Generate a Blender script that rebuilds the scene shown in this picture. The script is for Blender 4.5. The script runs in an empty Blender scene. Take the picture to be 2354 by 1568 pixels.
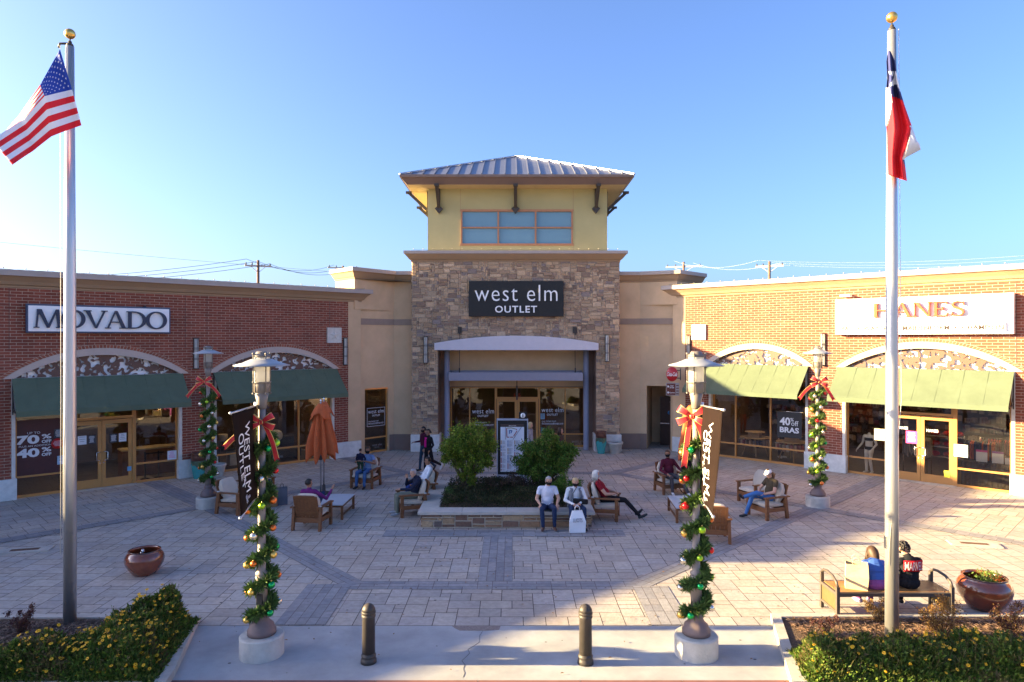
import bpy, bmesh, math, random
import numpy as np
from mathutils import Vector, Matrix
R = math.radians
SC = bpy.context.scene
COL = SC.collection

# ---------------------------------------------------------------- camera, world, sun, exposure
cam_d = bpy.data.cameras.new('camera'); cam = bpy.data.objects.new('camera', cam_d); COL.objects.link(cam)
cam.location = (0, 0, 5.0); cam.rotation_euler = (R(90), 0, 0)
cam_d.lens = 24.0; cam_d.sensor_width = 36.0; cam_d.shift_y = -0.0012; cam_d.clip_end = 3000
SC.camera = cam
SUN_EL = 13.8
w = bpy.data.worlds.new("World"); SC.world = w; w.use_nodes = True
nt = w.node_tree; bg = nt.nodes['Background']
sky = nt.nodes.new('ShaderNodeTexSky'); sky.sky_type = 'NISHITA'; sky.sun_disc = False
sky.sun_elevation = R(SUN_EL); sky.sun_rotation = R(-90); sky.air_density = 0.75; sky.dust_density = 2.8; sky.ozone_density = 4.6
wb = nt.nodes.new('ShaderNodeMix'); wb.data_type = 'RGBA'; wb.blend_type = 'MULTIPLY'; wb.inputs[0].default_value = 1; wb.inputs[7].default_value = (1.03, .93, .96, 1)
nt.links.new(sky.outputs[0], wb.inputs[6]); nt.links.new(wb.outputs[2], bg.inputs[0]); bg.inputs[1].default_value = 0.07
sl = bpy.data.lights.new('sun', 'SUN'); sl.energy = 5.0; sl.angle = R(0.55); sl.color = (1.0, 0.76, 0.38)
so = bpy.data.objects.new('sun', sl); COL.objects.link(so)
so.rotation_euler = Vector((math.cos(R(SUN_EL)), 0.0, -math.sin(R(SUN_EL)))).to_track_quat('-Z', 'Y').to_euler()
so.location = (-60, 0, 30)
SC.view_settings.view_transform = 'Standard'; SC.view_settings.look = 'None'
SC.view_settings.exposure = 2.82; SC.view_settings.gamma = 1.0

# ---------------------------------------------------------------- picture measures -> real places
F = 1569.0; CX = 1176.5; CY = 781.0
def gp(px, py, z=0.0):            # a point on the level z
    Y = (5.0 - z) * F / (py - CY); return Vector(((px - CX) / F * Y, Y, z))
def dp(px, py, Y):                # a point at distance Y
    return Vector(((px - CX) / F * Y, Y, 5.0 - (py - CY) / F * Y))

class Wall:                       # a straight wall: local x along it, y into it, z up
    def __init__(s, x, y, ux, uy):
        l = math.hypot(ux, uy); s.o = Vector((x, y, 0)); s.U = Vector((ux / l, uy / l, 0)); s.N = Vector((s.U.y, -s.U.x, 0))
    def u(s, px, out=0.0):
        t = (px - CX) / F; p = s.o + s.N * out
        return (t * p.y - p.x) / (s.U.x - t * s.U.y)
    def Y(s, px, out=0.0): return (s.o + s.N * out + s.U * s.u(px, out)).y
    def z(s, px, py, out=0.0): return 5.0 - (py - CY) / F * s.Y(px, out)
    @property
    def rot(s): return math.atan2(s.U.y, s.U.x)
    def w(s, u, out=0, z=0): return s.o + s.U * u + s.N * out + Vector((0, 0, z))

# ---------------------------------------------------------------- materials
MATS = {}
def mat(name, col, rough=.6, metal=0., amt=.12, ns=6., bump=0., bs=None, usecol=False, spec=.4, coat=0., emit=0., trans=0., sheen=0., stretch=None, big=0., bigs=.35):
    if name in MATS: return MATS[name]
    m = bpy.data.materials.new(name); m.use_nodes = True; n = m.node_tree; L = n.links.new
    b = n.nodes['Principled BSDF']; b.inputs['Roughness'].default_value = rough; b.inputs['Metallic'].default_value = metal
    b.inputs['Specular IOR Level'].default_value = spec
    if coat: b.inputs['Coat Weight'].default_value = coat; b.inputs['Coat Roughness'].default_value = .08
    if trans: b.inputs['Transmission Weight'].default_value = trans
    if sheen: b.inputs['Sheen Weight'].default_value = sheen
    tc = n.nodes.new('ShaderNodeTexCoord')
    vec = tc.outputs['Object']
    if stretch:
        mp = n.nodes.new('ShaderNodeMapping'); mp.inputs['Scale'].default_value = stretch; L(vec, mp.inputs[0]); vec = mp.outputs[0]
    no = n.nodes.new('ShaderNodeTexNoise'); no.inputs['Scale'].default_value = ns; no.inputs['Detail'].default_value = 6; no.inputs['Roughness'].default_value = .62
    L(vec, no.inputs['Vector'])
    mr = n.nodes.new('ShaderNodeMapRange'); mr.inputs['From Min'].default_value = .28; mr.inputs['From Max'].default_value = .72
    mr.inputs['To Min'].default_value = 1 - amt; mr.inputs['To Max'].default_value = 1 + amt; L(no.outputs['Fac'], mr.inputs['Value'])
    mx = n.nodes.new('ShaderNodeMix'); mx.data_type = 'RGBA'; mx.blend_type = 'MULTIPLY'; mx.inputs[0].default_value = 1
    if big:
        nb = n.nodes.new('ShaderNodeTexNoise'); nb.inputs['Scale'].default_value = bigs; nb.inputs['Detail'].default_value = 9; nb.inputs['Roughness'].default_value = .7; nb.inputs['Distortion'].default_value = .4; L(tc.outputs['Object'], nb.inputs['Vector'])
        mb_ = n.nodes.new('ShaderNodeMapRange'); mb_.inputs['From Min'].default_value = .3; mb_.inputs['From Max'].default_value = .7; mb_.inputs['To Min'].default_value = 1 - big; mb_.inputs['To Max'].default_value = 1 + big * .6; L(nb.outputs['Fac'], mb_.inputs['Value'])
        mm = n.nodes.new('ShaderNodeMath'); mm.operation = 'MULTIPLY'; L(mr.outputs[0], mm.inputs[0]); L(mb_.outputs[0], mm.inputs[1]); L(mm.outputs[0], mx.inputs[7])
    else: L(mr.outputs[0], mx.inputs[7])
    if usecol:
        at = n.nodes.new('ShaderNodeAttribute'); at.attribute_name = 'Col'
        m2 = n.nodes.new('ShaderNodeMix'); m2.data_type = 'RGBA'; m2.blend_type = 'MULTIPLY'; m2.inputs[0].default_value = 1
        m2.inputs[6].default_value = (*col, 1); L(at.outputs['Color'], m2.inputs[7]); L(m2.outputs[2], mx.inputs[6])
    else: mx.inputs[6].default_value = (*col, 1)
    L(mx.outputs[2], b.inputs['Base Color'])
    if emit:
        b.inputs['Emission Color'].default_value = (*col, 1); b.inputs['Emission Strength'].default_value = emit
    if bump:
        n2 = n.nodes.new('ShaderNodeTexNoise'); n2.inputs['Scale'].default_value = bs or 60; n2.inputs['Detail'].default_value = 4; L(vec, n2.inputs['Vector'])
        bp = n.nodes.new('ShaderNodeBump'); bp.inputs['Strength'].default_value = bump; bp.inputs['Distance'].default_value = .02
        L(n2.outputs['Fac'], bp.inputs['Height']); L(bp.outputs[0], b.inputs['Normal'])
    MATS[name] = m; return m

def brick_mat(name='red brick', vertical=False):
    m = bpy.data.materials.new(name); m.use_nodes = True; n = m.node_tree; L = n.links.new; b = n.nodes['Principled BSDF']
    b.inputs['Roughness'].default_value = .85; b.inputs['Specular IOR Level'].default_value = .25
    tc = n.nodes.new('ShaderNodeTexCoord'); sp = n.nodes.new('ShaderNodeSeparateXYZ'); cb = n.nodes.new('ShaderNodeCombineXYZ')
    L(tc.outputs['Object'], sp.inputs[0]); L(sp.outputs[0], cb.inputs[0]); L(sp.outputs[2], cb.inputs[1])
    bt = n.nodes.new('ShaderNodeTexBrick'); bt.inputs['Scale'].default_value = 1; bt.inputs['Brick Width'].default_value = .305
    bt.inputs['Row Height'].default_value = .0945; bt.inputs['Mortar Size'].default_value = .0072; bt.inputs['Mortar Smooth'].default_value = .1
    bt.inputs['Color1'].default_value = (.27, .075, .045, 1); bt.inputs['Color2'].default_value = (.18, .050, .032, 1)
    bt.inputs['Mortar'].default_value = (.43, .32, .235, 1); bt.inputs['Bias'].default_value = -.1
    L(cb.outputs[0], bt.inputs['Vector'])
    no = n.nodes.new('ShaderNodeTexNoise'); no.inputs['Scale'].default_value = 1.3; no.inputs['Detail'].default_value = 8; L(tc.outputs['Object'], no.inputs['Vector'])
    mr = n.nodes.new('ShaderNodeMapRange'); mr.inputs['To Min'].default_value = .72; mr.inputs['To Max'].default_value = 1.28; L(no.outputs['Fac'], mr.inputs['Value'])
    n3 = n.nodes.new('ShaderNodeTexNoise'); n3.inputs['Scale'].default_value = 30; n3.inputs['Detail'].default_value = 3; L(tc.outputs['Object'], n3.inputs['Vector'])
    mr3 = n.nodes.new('ShaderNodeMapRange'); mr3.inputs['To Min'].default_value = .7; mr3.inputs['To Max'].default_value = 1.3; L(n3.outputs['Fac'], mr3.inputs['Value'])
    ml = n.nodes.new('ShaderNodeMath'); ml.operation = 'MULTIPLY'; L(mr.outputs[0], ml.inputs[0]); L(mr3.outputs[0], ml.inputs[1])
    mx = n.nodes.new('ShaderNodeMix'); mx.data_type = 'RGBA'; mx.blend_type = 'MULTIPLY'; mx.inputs[0].default_value = 1
    L(bt.outputs['Color'], mx.inputs[6]); L(ml.outputs[0], mx.inputs[7]); L(mx.outputs[2], b.inputs['Base Color'])
    bp = n.nodes.new('ShaderNodeBump'); bp.inputs['Strength'].default_value = .6; bp.inputs['Distance'].default_value = .012; bp.invert = True
    L(bt.outputs['Fac'], bp.inputs['Height']); L(bp.outputs[0], b.inputs['Normal'])
    MATS[name] = m; return m

def glass_mat(name='window glass', tint=(.74, .70, .62), base=.05, rough=0.0):
    m = bpy.data.materials.new(name); m.use_nodes = True; n = m.node_tree; L = n.links.new
    n.nodes.remove(n.nodes['Principled BSDF']); out = n.nodes['Material Output']
    tr = n.nodes.new('ShaderNodeBsdfTransparent'); tr.inputs[0].default_value = (*tint, 1)
    gl = n.nodes.new('ShaderNodeBsdfGlossy'); gl.inputs['Roughness'].default_value = rough; gl.inputs['Color'].default_value = (1, .97, .9, 1)
    tc = n.nodes.new('ShaderNodeTexCoord'); no = n.nodes.new('ShaderNodeTexNoise'); no.inputs['Scale'].default_value = 1.2; no.inputs['Detail'].default_value = 1
    L(tc.outputs['Object'], no.inputs['Vector']); bp = n.nodes.new('ShaderNodeBump'); bp.inputs['Strength'].default_value = .12; bp.inputs['Distance'].default_value = .02
    L(no.outputs['Fac'], bp.inputs['Height']); L(bp.outputs[0], gl.inputs['Normal'])
    fr = n.nodes.new('ShaderNodeFresnel'); fr.inputs[0].default_value = 1.5
    ad = n.nodes.new('ShaderNodeMath'); ad.operation = 'MULTIPLY_ADD'; ad.inputs[1].default_value = 1.1; ad.inputs[2].default_value = base; L(fr.outputs[0], ad.inputs[0])
    ms = n.nodes.new('ShaderNodeMixShader'); L(ad.outputs[0], ms.inputs[0]); L(tr.outputs[0], ms.inputs[1]); L(gl.outputs[0], ms.inputs[2]); L(ms.outputs[0], out.inputs[0])
    MATS[name] = m; return m

def screen_mat(name, col):         # metal sheet with leaf-shaped holes cut through it
    m = bpy.data.materials.new(name); m.use_nodes = True; n = m.node_tree; L = n.links.new; b = n.nodes['Principled BSDF']
    b.inputs['Base Color'].default_value = (*col, 1); b.inputs['Roughness'].default_value = .6; out = n.nodes['Material Output']
    tc = n.nodes.new('ShaderNodeTexCoord'); mp = n.nodes.new('ShaderNodeMapping'); mp.inputs['Scale'].default_value = (1, 0, 1); L(tc.outputs['Object'], mp.inputs[0])
    no = n.nodes.new('ShaderNodeTexNoise'); no.inputs['Scale'].default_value = 5.5; no.inputs['Detail'].default_value = 0.5; no.inputs['Distortion'].default_value = 1.2
    L(mp.outputs[0], no.inputs['Vector'])
    gt = n.nodes.new('ShaderNodeMath'); gt.operation = 'GREATER_THAN'; gt.inputs[1].default_value = .555; L(no.outputs['Fac'], gt.inputs[0])
    tr = n.nodes.new('ShaderNodeBsdfTransparent'); ms = n.nodes.new('ShaderNodeMixShader')
    L(gt.outputs[0], ms.inputs[0]); L(b.outputs[0], ms.inputs[1]); L(tr.outputs[0], ms.inputs[2]); L(ms.outputs[0], out.inputs[0])
    MATS[name] = m; return m

M_brick = brick_mat()
M_glass = glass_mat()
M_screen = screen_mat('pierced metal screen', (.13, .065, .045))
stone_ = lambda nm, c, **k: mat(nm, c, rough=.85, **k)
M_stuc = mat('tan stucco', (.62, .43, .26), .9, big=.10, bigs=.8, amt=.08, ns=1.2, bump=.35, bs=90, spec=.2)
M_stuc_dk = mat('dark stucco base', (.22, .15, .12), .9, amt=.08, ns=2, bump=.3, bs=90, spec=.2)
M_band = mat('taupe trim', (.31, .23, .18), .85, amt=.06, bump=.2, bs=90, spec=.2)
M_corn = mat('brown cornice', (.36, .24, .145), .85, amt=.06, ns=1.5, bump=.15, bs=70, spec=.2)
M_cap = mat('parapet cap', (.40, .33, .29), .6, amt=.08, ns=2)
M_olive = mat('olive stucco', (.45, .405, .205), .9, amt=.06, ns=1.2, bump=.3, bs=80, spec=.2)
M_plinth = mat('pale concrete block', (.62, .61, .58), .85, amt=.16, ns=5, bump=.2, bs=40)
M_trim = mat('arch trim', (.50, .40, .34), .85, amt=.06, bump=.15, bs=80, spec=.2)
M_frame = mat('bronze gold frame', (.48, .225, .06), .45, amt=.08, ns=3, spec=.5)
M_awn = mat('green awning canvas', (.115, .145, .095), .9, big=.14, bigs=.9, amt=.05, ns=2, bump=.1, bs=200, spec=.15)
M_jamb = mat('white jamb', (.62, .58, .52), .8)
M_lav = mat('grey violet metal', (.26, .25, .30), .55, amt=.05, spec=.4)
M_lavp = mat('pale violet fascia', (.60, .56, .60), .6, amt=.04)
M_dark = mat('dark metal', (.045, .038, .034), .5)
M_black = mat('black panel', (.012, .012, .013), .45)
M_white = mat('white paint', (.86, .86, .86), .5, amt=.03)
def opal_mat():
    m = bpy.data.materials.new('opal lamp glass'); m.use_nodes = True; n = m.node_tree; b = n.nodes['Principled BSDF']; b.inputs['Base Color'].default_value = (.85, .85, .82, 1); b.inputs['Roughness'].default_value = .3
    tl = n.nodes.new('ShaderNodeBsdfTranslucent'); tl.inputs[0].default_value = (.9, .88, .82, 1); ms = n.nodes.new('ShaderNodeMixShader'); ms.inputs[0].default_value = .55
    n.links.new(b.outputs[0], ms.inputs[1]); n.links.new(tl.outputs[0], ms.inputs[2]); n.links.new(ms.outputs[0], n.nodes['Material Output'].inputs[0]); return m
M_opal = opal_mat()
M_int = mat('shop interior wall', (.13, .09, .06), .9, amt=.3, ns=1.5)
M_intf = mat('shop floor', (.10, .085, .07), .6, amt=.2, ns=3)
M_chrome = mat('steel', (.62, .62, .62), .25, 1.0, amt=.05)
M_navy = mat('navy letters', (.025, .035, .07), .45)
M_orange = mat('orange letters', (.36, .075, .02), .5, amt=.04)

# ---------------------------------------------------------------- mesh builder
class MB:
    def __init__(s): s.v = []; s.f = []; s.mi = []; s.c = []; s.m = 0; s.col = (1, 1, 1); s.T = None; s.sm = []; s.smooth = False
    def add(s, vs, fs):
        o = len(s.v)
        if s.T is not None: vs = [s.T @ Vector(v) for v in vs]
        s.v.extend([tuple(v) for v in vs])
        for f in fs: s.f.append([o + i for i in f]); s.mi.append(s.m); s.c.append(s.col); s.sm.append(s.smooth)
        return s
    def box(s, x0, x1, y0, y1, z0, z1):
        return s.add([(x0, y0, z0), (x1, y0, z0), (x1, y1, z0), (x0, y1, z0), (x0, y0, z1), (x1, y0, z1), (x1, y1, z1), (x0, y1, z1)],
                     [(0, 3, 2, 1), (4, 5, 6, 7), (0, 1, 5, 4), (1, 2, 6, 5), (2, 3, 7, 6), (3, 0, 4, 7)])
    def quad(s, *p): return s.add(p, [tuple(range(len(p)))])
    def beam(s, a, b, w, h, up=(0, 0, 1)):   # bar from a to b, width w, height h
        a = Vector(a); b = Vector(b); d = (b - a).normalized(); up = Vector(up); x = d.cross(up)
        if x.length < 1e-4: x = d.cross(Vector((1, 0, 0)))
        x.normalize(); z = x.cross(d); vs = []
        for p in (a, b):
            for i, j in ((-1, -1), (1, -1), (1, 1), (-1, 1)): vs.append(p + x * (w / 2 * i) + z * (h / 2 * j))
        return s.add(vs, [(0, 1, 2, 3), (7, 6, 5, 4), (0, 4, 5, 1), (1, 5, 6, 2), (2, 6, 7, 3), (3, 7, 4, 0)])
    def prism(s, poly, a, b, ax='z'):
        n = len(poly)
        P = (lambda p, h: (p[0], p[1], h)) if ax == 'z' else (lambda p, h: (p[0], h, p[1])) if ax == 'y' else (lambda p, h: (h, p[0], p[1]))
        vs = [P(p, a) for p in poly] + [P(p, b) for p in poly]
        return s.add(vs, [tuple(range(n))[::-1], tuple(range(n, 2 * n))] + [(i, (i + 1) % n, n + (i + 1) % n, n + i) for i in range(n)])
    def tube(s, pts, rs, n=10, cap=True, flat=1.0):
        pts = [Vector(p) for p in pts]
        if not hasattr(rs, '__len__'): rs = [rs] * len(pts)
        vs = []; fs = []; x = None
        for i, p in enumerate(pts):
            d = (pts[min(i + 1, len(pts) - 1)] - pts[max(i - 1, 0)]).normalized()
            if x is None: x = d.cross(Vector((0, 0, 1))); x = x if x.length > 1e-3 else Vector((1, 0, 0))
            x = (x - d * x.dot(d)).normalized(); y = d.cross(x)
            for k in range(n):
                a = 2 * math.pi * k / n; vs.append(p + x * math.cos(a) * rs[i] + y * math.sin(a) * rs[i] * flat)
        for i in range(len(pts) - 1):
            for k in range(n): fs.append((i * n + k, i * n + (k + 1) % n, (i + 1) * n + (k + 1) % n, (i + 1) * n + k))
        sm = s.smooth; s.smooth = True; s.add(vs, fs); s.smooth = sm
        if cap: s.add([], []); o = len(s.v) - len(vs); s.f += [[o + k for k in range(n)][::-1], [o + (len(pts) - 1) * n + k for k in range(n)]]; s.mi += [s.m] * 2; s.c += [s.col] * 2; s.sm += [False] * 2
        return s
    def lathe(s, prof, n=24, c=(0, 0, 0), smooth=True, sx=1., sy=1., caps=True):
        vs = []; fs = []
        for r, z in prof:
            for k in range(n): a = 2 * math.pi * k / n; vs.append((c[0] + r * math.cos(a) * sx, c[1] + r * math.sin(a) * sy, c[2] + z))
        for i in range(len(prof) - 1):
            for k in range(n): fs.append((i * n + k, i * n + (k + 1) % n, (i + 1) * n + (k + 1) % n, (i + 1) * n + k))
        sm = s.smooth; s.smooth = smooth; s.add(vs, fs); s.smooth = False
        if caps and prof[0][0] > 1e-4: o = len(s.v) - len(vs); s.f.append([o + k for k in range(n)][::-1]); s.mi.append(s.m); s.c.append(s.col); s.sm.append(False)
        if caps and prof[-1][0] > 1e-4: o = len(s.v) - len(vs) + (len(prof) - 1) * n; s.f.append([o + k for k in range(n)]); s.mi.append(s.m); s.c.append(s.col); s.sm.append(False)
        s.smooth = sm; return s
    def ball(s, c, r, n=12, m=8, sc=(1, 1, 1)):
        prof = [(math.sin(math.pi * i / m), -math.cos(math.pi * i / m)) for i in range(m + 1)]
        vs = []; fs = []
        for a, z in prof:
            for k in range(n): t = 2 * math.pi * k / n; vs.append((c[0] + r * a * math.cos(t) * sc[0], c[1] + r * a * math.sin(t) * sc[1], c[2] + r * z * sc[2]))
        for i in range(m):
            for k in range(n): fs.append((i * n + k, i * n + (k + 1) % n, (i + 1) * n + (k + 1) % n, (i + 1) * n + k))
        sm = s.smooth; s.smooth = True; s.add(vs, fs); s.smooth = sm; return s
    def weld(s):
        seen = {}; nv = []; mp = []
        for v in s.v:
            k = (round(v[0], 4), round(v[1], 4), round(v[2], 4))
            if k not in seen: seen[k] = len(nv); nv.append(v)
            mp.append(seen[k])
        s.v = nv; F_ = []; keep = []
        for i, f in enumerate(s.f):
            g_ = []
            for j in f:
                if not g_ or g_[-1] != mp[j]: g_.append(mp[j])
            if len(g_) > 1 and g_[0] == g_[-1]: g_.pop()
            if len(g_) > 2: F_.append(g_); keep.append(i)
        s.f = F_; s.mi = [s.mi[i] for i in keep]; s.c = [s.c[i] for i in keep]; s.sm = [s.sm[i] for i in keep]
    def build(s, name, mats, parent=None, bevel=0., loc=None, rotz=0., solid=0.):
        if solid: s.weld()
        me = bpy.data.meshes.new(name); me.from_pydata(s.v, [], s.f)
        if not isinstance(mats, (list, tuple)): mats = [mats]
        for m in mats: me.materials.append(m)
        me.polygons.foreach_set('material_index', s.mi); me.polygons.foreach_set('use_smooth', s.sm)
        if any(c != (1, 1, 1) for c in s.c):
            ca = me.color_attributes.new('Col', 'FLOAT_COLOR', 'CORNER'); arr = []
            for f, c in zip(s.f, s.c): arr.extend([c[0], c[1], c[2], 1.0] * len(f))
            ca.data.foreach_set('color', arr)
        me.update(); o = bpy.data.objects.new(name, me); COL.objects.link(o)
        if parent is not None: o.parent = parent
        if loc is not None: o.location = loc
        o.rotation_euler.z = rotz
        if bevel:
            b = o.modifiers.new('bevel', 'BEVEL'); b.width = bevel; b.segments = 2; b.limit_method = 'ANGLE'
        if solid:
            b = o.modifiers.new('solid', 'SOLIDIFY'); b.thickness = solid; b.offset = 0
        return o

def tag(o, label=None, cat=None, group=None, kind=None):
    if label: o['label'] = label
    if cat: o['category'] = cat
    if group: o['group'] = group
    if kind: o['kind'] = kind
    return o
def thing(name, label, cat, loc=(0, 0, 0), rotz=0., group=None):
    o = bpy.data.objects.new(name, None); COL.objects.link(o); o.location = loc; o.rotation_euler.z = rotz; o.empty_display_size = .2
    return tag(o, label, cat, group)
def kids(o): return [c for c in COL.objects if c.parent == o]
def dup(root, loc, rotz, label, group=None):
    def cp(o, par):
        c = o.copy(); COL.objects.link(c); c.parent = par
        for k in kids(o): cp(k, c)
        return c
    r = cp(root, None); r.location = loc; r.rotation_euler.z = rotz; r['label'] = label
    if group: r['group'] = group
    return r
DG = bpy.context.evaluated_depsgraph_get
def text_mesh(body, w=None, h=None, ext=.004, bold=0., shear=0., space=1., align='CENTER'):
    cu = bpy.data.curves.new('t', 'FONT'); cu.body = body; cu.align_x = align; cu.align_y = 'CENTER'; cu.extrude = ext; cu.offset = bold; cu.shear = shear
    cu.space_character = space; cu.resolution_u = 3; cu.space_line = .85
    o = bpy.data.objects.new('t', cu); COL.objects.link(o); bpy.context.view_layer.update()
    me = bpy.data.meshes.new_from_object(o.evaluated_get(DG())); bpy.data.objects.remove(o); bpy.data.curves.remove(cu)
    co = np.empty(len(me.vertices) * 3); me.vertices.foreach_get('co', co); co = co.reshape(-1, 3)
    mn = co.min(0); mx = co.max(0); c = (mn + mx) / 2; sz = mx - mn
    sx = (w / sz[0]) if w else None; sy = (h / sz[1]) if h else None
    sx = sx or sy; sy = sy or sx; co[:, 0] = (co[:, 0] - c[0]) * sx; co[:, 1] = (co[:, 1] - c[1]) * sy
    out = np.stack([co[:, 0], -co[:, 2], co[:, 1]], 1)          # stands upright, faces -y
    me.vertices.foreach_set('co', out.ravel()); me.update(); return me
def text(name, body, m, parent, x, y, z, w=None, h=None, ext=.004, roll=0., **k):
    me = text_mesh(body, w, h, ext, **k); me.materials.append(m)
    o = bpy.data.objects.new(name, me); COL.objects.link(o); o.parent = parent; o.location = (x, y, z); o.rotation_euler = (0, roll, 0)
    return o

def ashlar(W, H, uw, uh, sizes, rnd):
    nx = int(W / uw); ny = int(H / uh); g = [[0] * nx for _ in range(ny)]; out = []
    for j in range(ny):
        for i in range(nx):
            if g[j][i]: continue
            cand = list(sizes); rnd.shuffle(cand)
            for a, b in cand + [(1, 1)]:
                a = min(a, nx - i); b = min(b, ny - j)
                if all(not g[j + q][i + p] for q in range(b) for p in range(a)): break
            for q in range(b):
                for p in range(a): g[j + q][i + p] = 1
            out.append((i * uw, j * uh, (i + a) * uw, (j + b) * uh))
    return out
def clip(poly, region):           # convex clip, region counter-clockwise
    out = poly
    for i in range(len(region)):
        ax, ay = region[i]; bx, by = region[(i + 1) % len(region)]; inp = out; out = []
        if not inp: break
        sd = lambda p: (bx - ax) * (p[1] - ay) - (by - ay) * (p[0] - ax)
        for k in range(len(inp)):
            p = inp[k - 1]; q = inp[k]; sp = sd(p); sq = sd(q)
            if (sp >= 0) != (sq >= 0):
                t = sp / (sp - sq); out.append((p[0] + (q[0] - p[0]) * t, p[1] + (q[1] - p[1]) * t))
            if sq >= 0: out.append(q)
    return out
# ================================================================ GROUND
rnd = random.Random(7)
M_ground = mat('parking lot concrete', (.26, .245, .22), .9, amt=.2, ns=2, bump=.3, bs=80)
M_grout = mat('joint sand', (.075, .055, .048), .95, amt=.25, ns=8)
M_pave = mat('paving slab', (.43, .38, .33), .8, big=.17, bigs=.45, amt=.17, ns=9, bump=.3, bs=24, usecol=True, spec=.3)
M_conc = mat('brushed concrete', (.36, .36, .36), .9, big=.16, bigs=1.1, amt=.2, ns=.8, bump=.45, bs=130)
M_curb = mat('curb concrete', (.42, .38, .33), .85, amt=.2, ns=4, bump=.3, bs=60)
M_redp = mat('red brick kerb', (.22, .09, .07), .8, amt=.2, ns=6)
g = MB(); g.quad((-600, -400, -.16), (600, -400, -.16), (600, 900, -.16), (-600, 900, -.16)); tag(g.build('ground', M_ground), kind='structure')
YF = 11.94
b = MB(); b.quad((-60, YF, -.008), (60, YF, -.008), (60, 60, -.008), (-60, 60, -.008)); tag(b.build('paving_bed', M_grout), kind='structure')
YC = 10.03
b = MB(); b.box(-60, 60, YC, YF - .004, -.3, -.001); tag(b.build('pavement', M_conc), kind='structure')
b = MB(); x = -8.0
while x < 8: b.box(x + .006, x + 1.5 - .006, YC - .19, YC - .006, -.3, .0); x += 1.5
tag(b.build('kerb', M_redp), kind='structure')

Lv = (-9.15, 20.5); Rv = (9.0, 20.3); Fm = (-3.2, 13.9); Fp = (2.55, 13.9); Bp = (3.8, 25.6); Bm = (-3.9, 25.6)
def rect_slabs(mb, region, ang, uw, uh, sizes, gap, z, cols, seed):
    r = random.Random(seed); c, s = math.cos(ang), math.sin(ang)
    loc = [(x * c + y * s, -x * s + y * c) for x, y in region]
    x0 = min(p[0] for p in loc); x1 = max(p[0] for p in loc); y0 = min(p[1] for p in loc); y1 = max(p[1] for p in loc)
    for a, b_, a2, b2 in ashlar(x1 - x0 + uw, y1 - y0 + uh, uw, uh, sizes, r):
        j = gap / 2
        poly = clip([(x0 + a + j, y0 + b_ + j), (x0 + a2 - j, y0 + b_ + j), (x0 + a2 - j, y0 + b2 - j), (x0 + a + j, y0 + b2 - j)], loc)
        if len(poly) < 3: continue
        k = r.uniform(.9, 1.06); t = r.choice(cols); mb.col = (t[0] * k, t[1] * k, t[2] * k); dz = r.uniform(-.0006, .0006)
        mb.add([(x * c - y * s, x * s + y * c, z + dz) for x, y in poly], [tuple(range(len(poly)))])
BEIGE = [(1.0, 1, 1), (.96, .95, .97), (1.03, .98, .94), (.97, .94, .92), (.92, .93, .96), (1.05, 1.03, 1.0)]
SZ = [(3, 2), (3, 2), (2, 2), (2, 2), (3, 2), (2, 1), (2, 3)]
p = MB(); far = lambda v, dx, dy: (v[0] + dx, v[1] + dy)
regs = [([Fm, Fp, Rv, Bp, Bm, Lv], 0), ([Fm, (-3.2, YF), (2.55, YF), Fp], 0),
        ([Lv, far(Lv, -8.56, -8.56), (-3.2, YF), Fm], 0), ([Fp, (2.55, YF), far(Rv, 8.36, -8.36), Rv], 0),
        ([Bm, Bp, far(Bp, 8, 8), far(Bm, -8, 8)], 0)]
for i, (rg, an) in enumerate(regs): rect_slabs(p, rg, 0, .2, .19, SZ, .013, 0, BEIGE, 11 + i)
for i, rg in enumerate([[Bp, Rv, far(Rv, 10, 10), far(Bp, 10, 10)], [Rv, far(Rv, 14, -14), far(Rv, 24, 0), far(Rv, 10, 10)],
                        [Lv, Bm, far(Bm, -10, 10), far(Lv, -10, 10)], [Lv, far(Lv, -10, 10), far(Lv, -24, 0), far(Lv, -14, -14)]]):
    rect_slabs(p, rg, R(45), .2, .19, SZ, .012, 0, BEIGE, 31 + i)
tag(p.build('plaza_paving', M_pave), kind='structure')
GREY = [(.62, .68, .80), (.68, .74, .85), (.56, .62, .75), (.66, .70, .80)]
bd = MB()
def band(a, b_, w, z, seed, uw=.30, uh=.15):
    a = Vector((a[0], a[1])); b_ = Vector((b_[0], b_[1])); d = (b_ - a).normalized(); n_ = Vector((-d.y, d.x)) * (w / 2)
    rg = [tuple(a - n_), tuple(b_ - n_), tuple(b_ + n_), tuple(a + n_)]
    bd.col = (.3, .25, .25); bd.add([(x, y, z - .002) for x, y in rg], [(0, 1, 2, 3)])
    rect_slabs(bd, rg, math.atan2(d.y, d.x), uw, uh, [(1, 1), (1, 1), (2, 1)], .010, z, GREY, seed)
hb = .46
band(far(Fm, -.2, 0), far(Fp, .2, 0), hb, .005, 1); band(Fm, Lv, hb, .0065, 2); band(Fp, Rv, hb, .0065, 3)
band(Rv, Bp, hb, .008, 4); band(Lv, Bm, hb, .008, 5); band(Bm, Bp, hb, .0095, 6)
band(Bp, far(Bp, 6, 6), hb, .011, 7); band(Bm, far(Bm, -6, 6), hb, .011, 8)
band(Rv, far(Rv, 5, 5), .6, .011, 9); band(Lv, far(Lv, -5, 5), .6, .011, 10)
band(Rv, far(Rv, 9, -9), hb, .0125, 11); band(Lv, far(Lv, -8.3, -8.3), hb, .0125, 12)
band((-3.72, YF + .02), (-3.72, 13.95), .9, .008, 13, .3, .18); band((2.8, YF + .02), (2.8, 13.85), .72, .008, 14, .3, .18)
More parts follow.
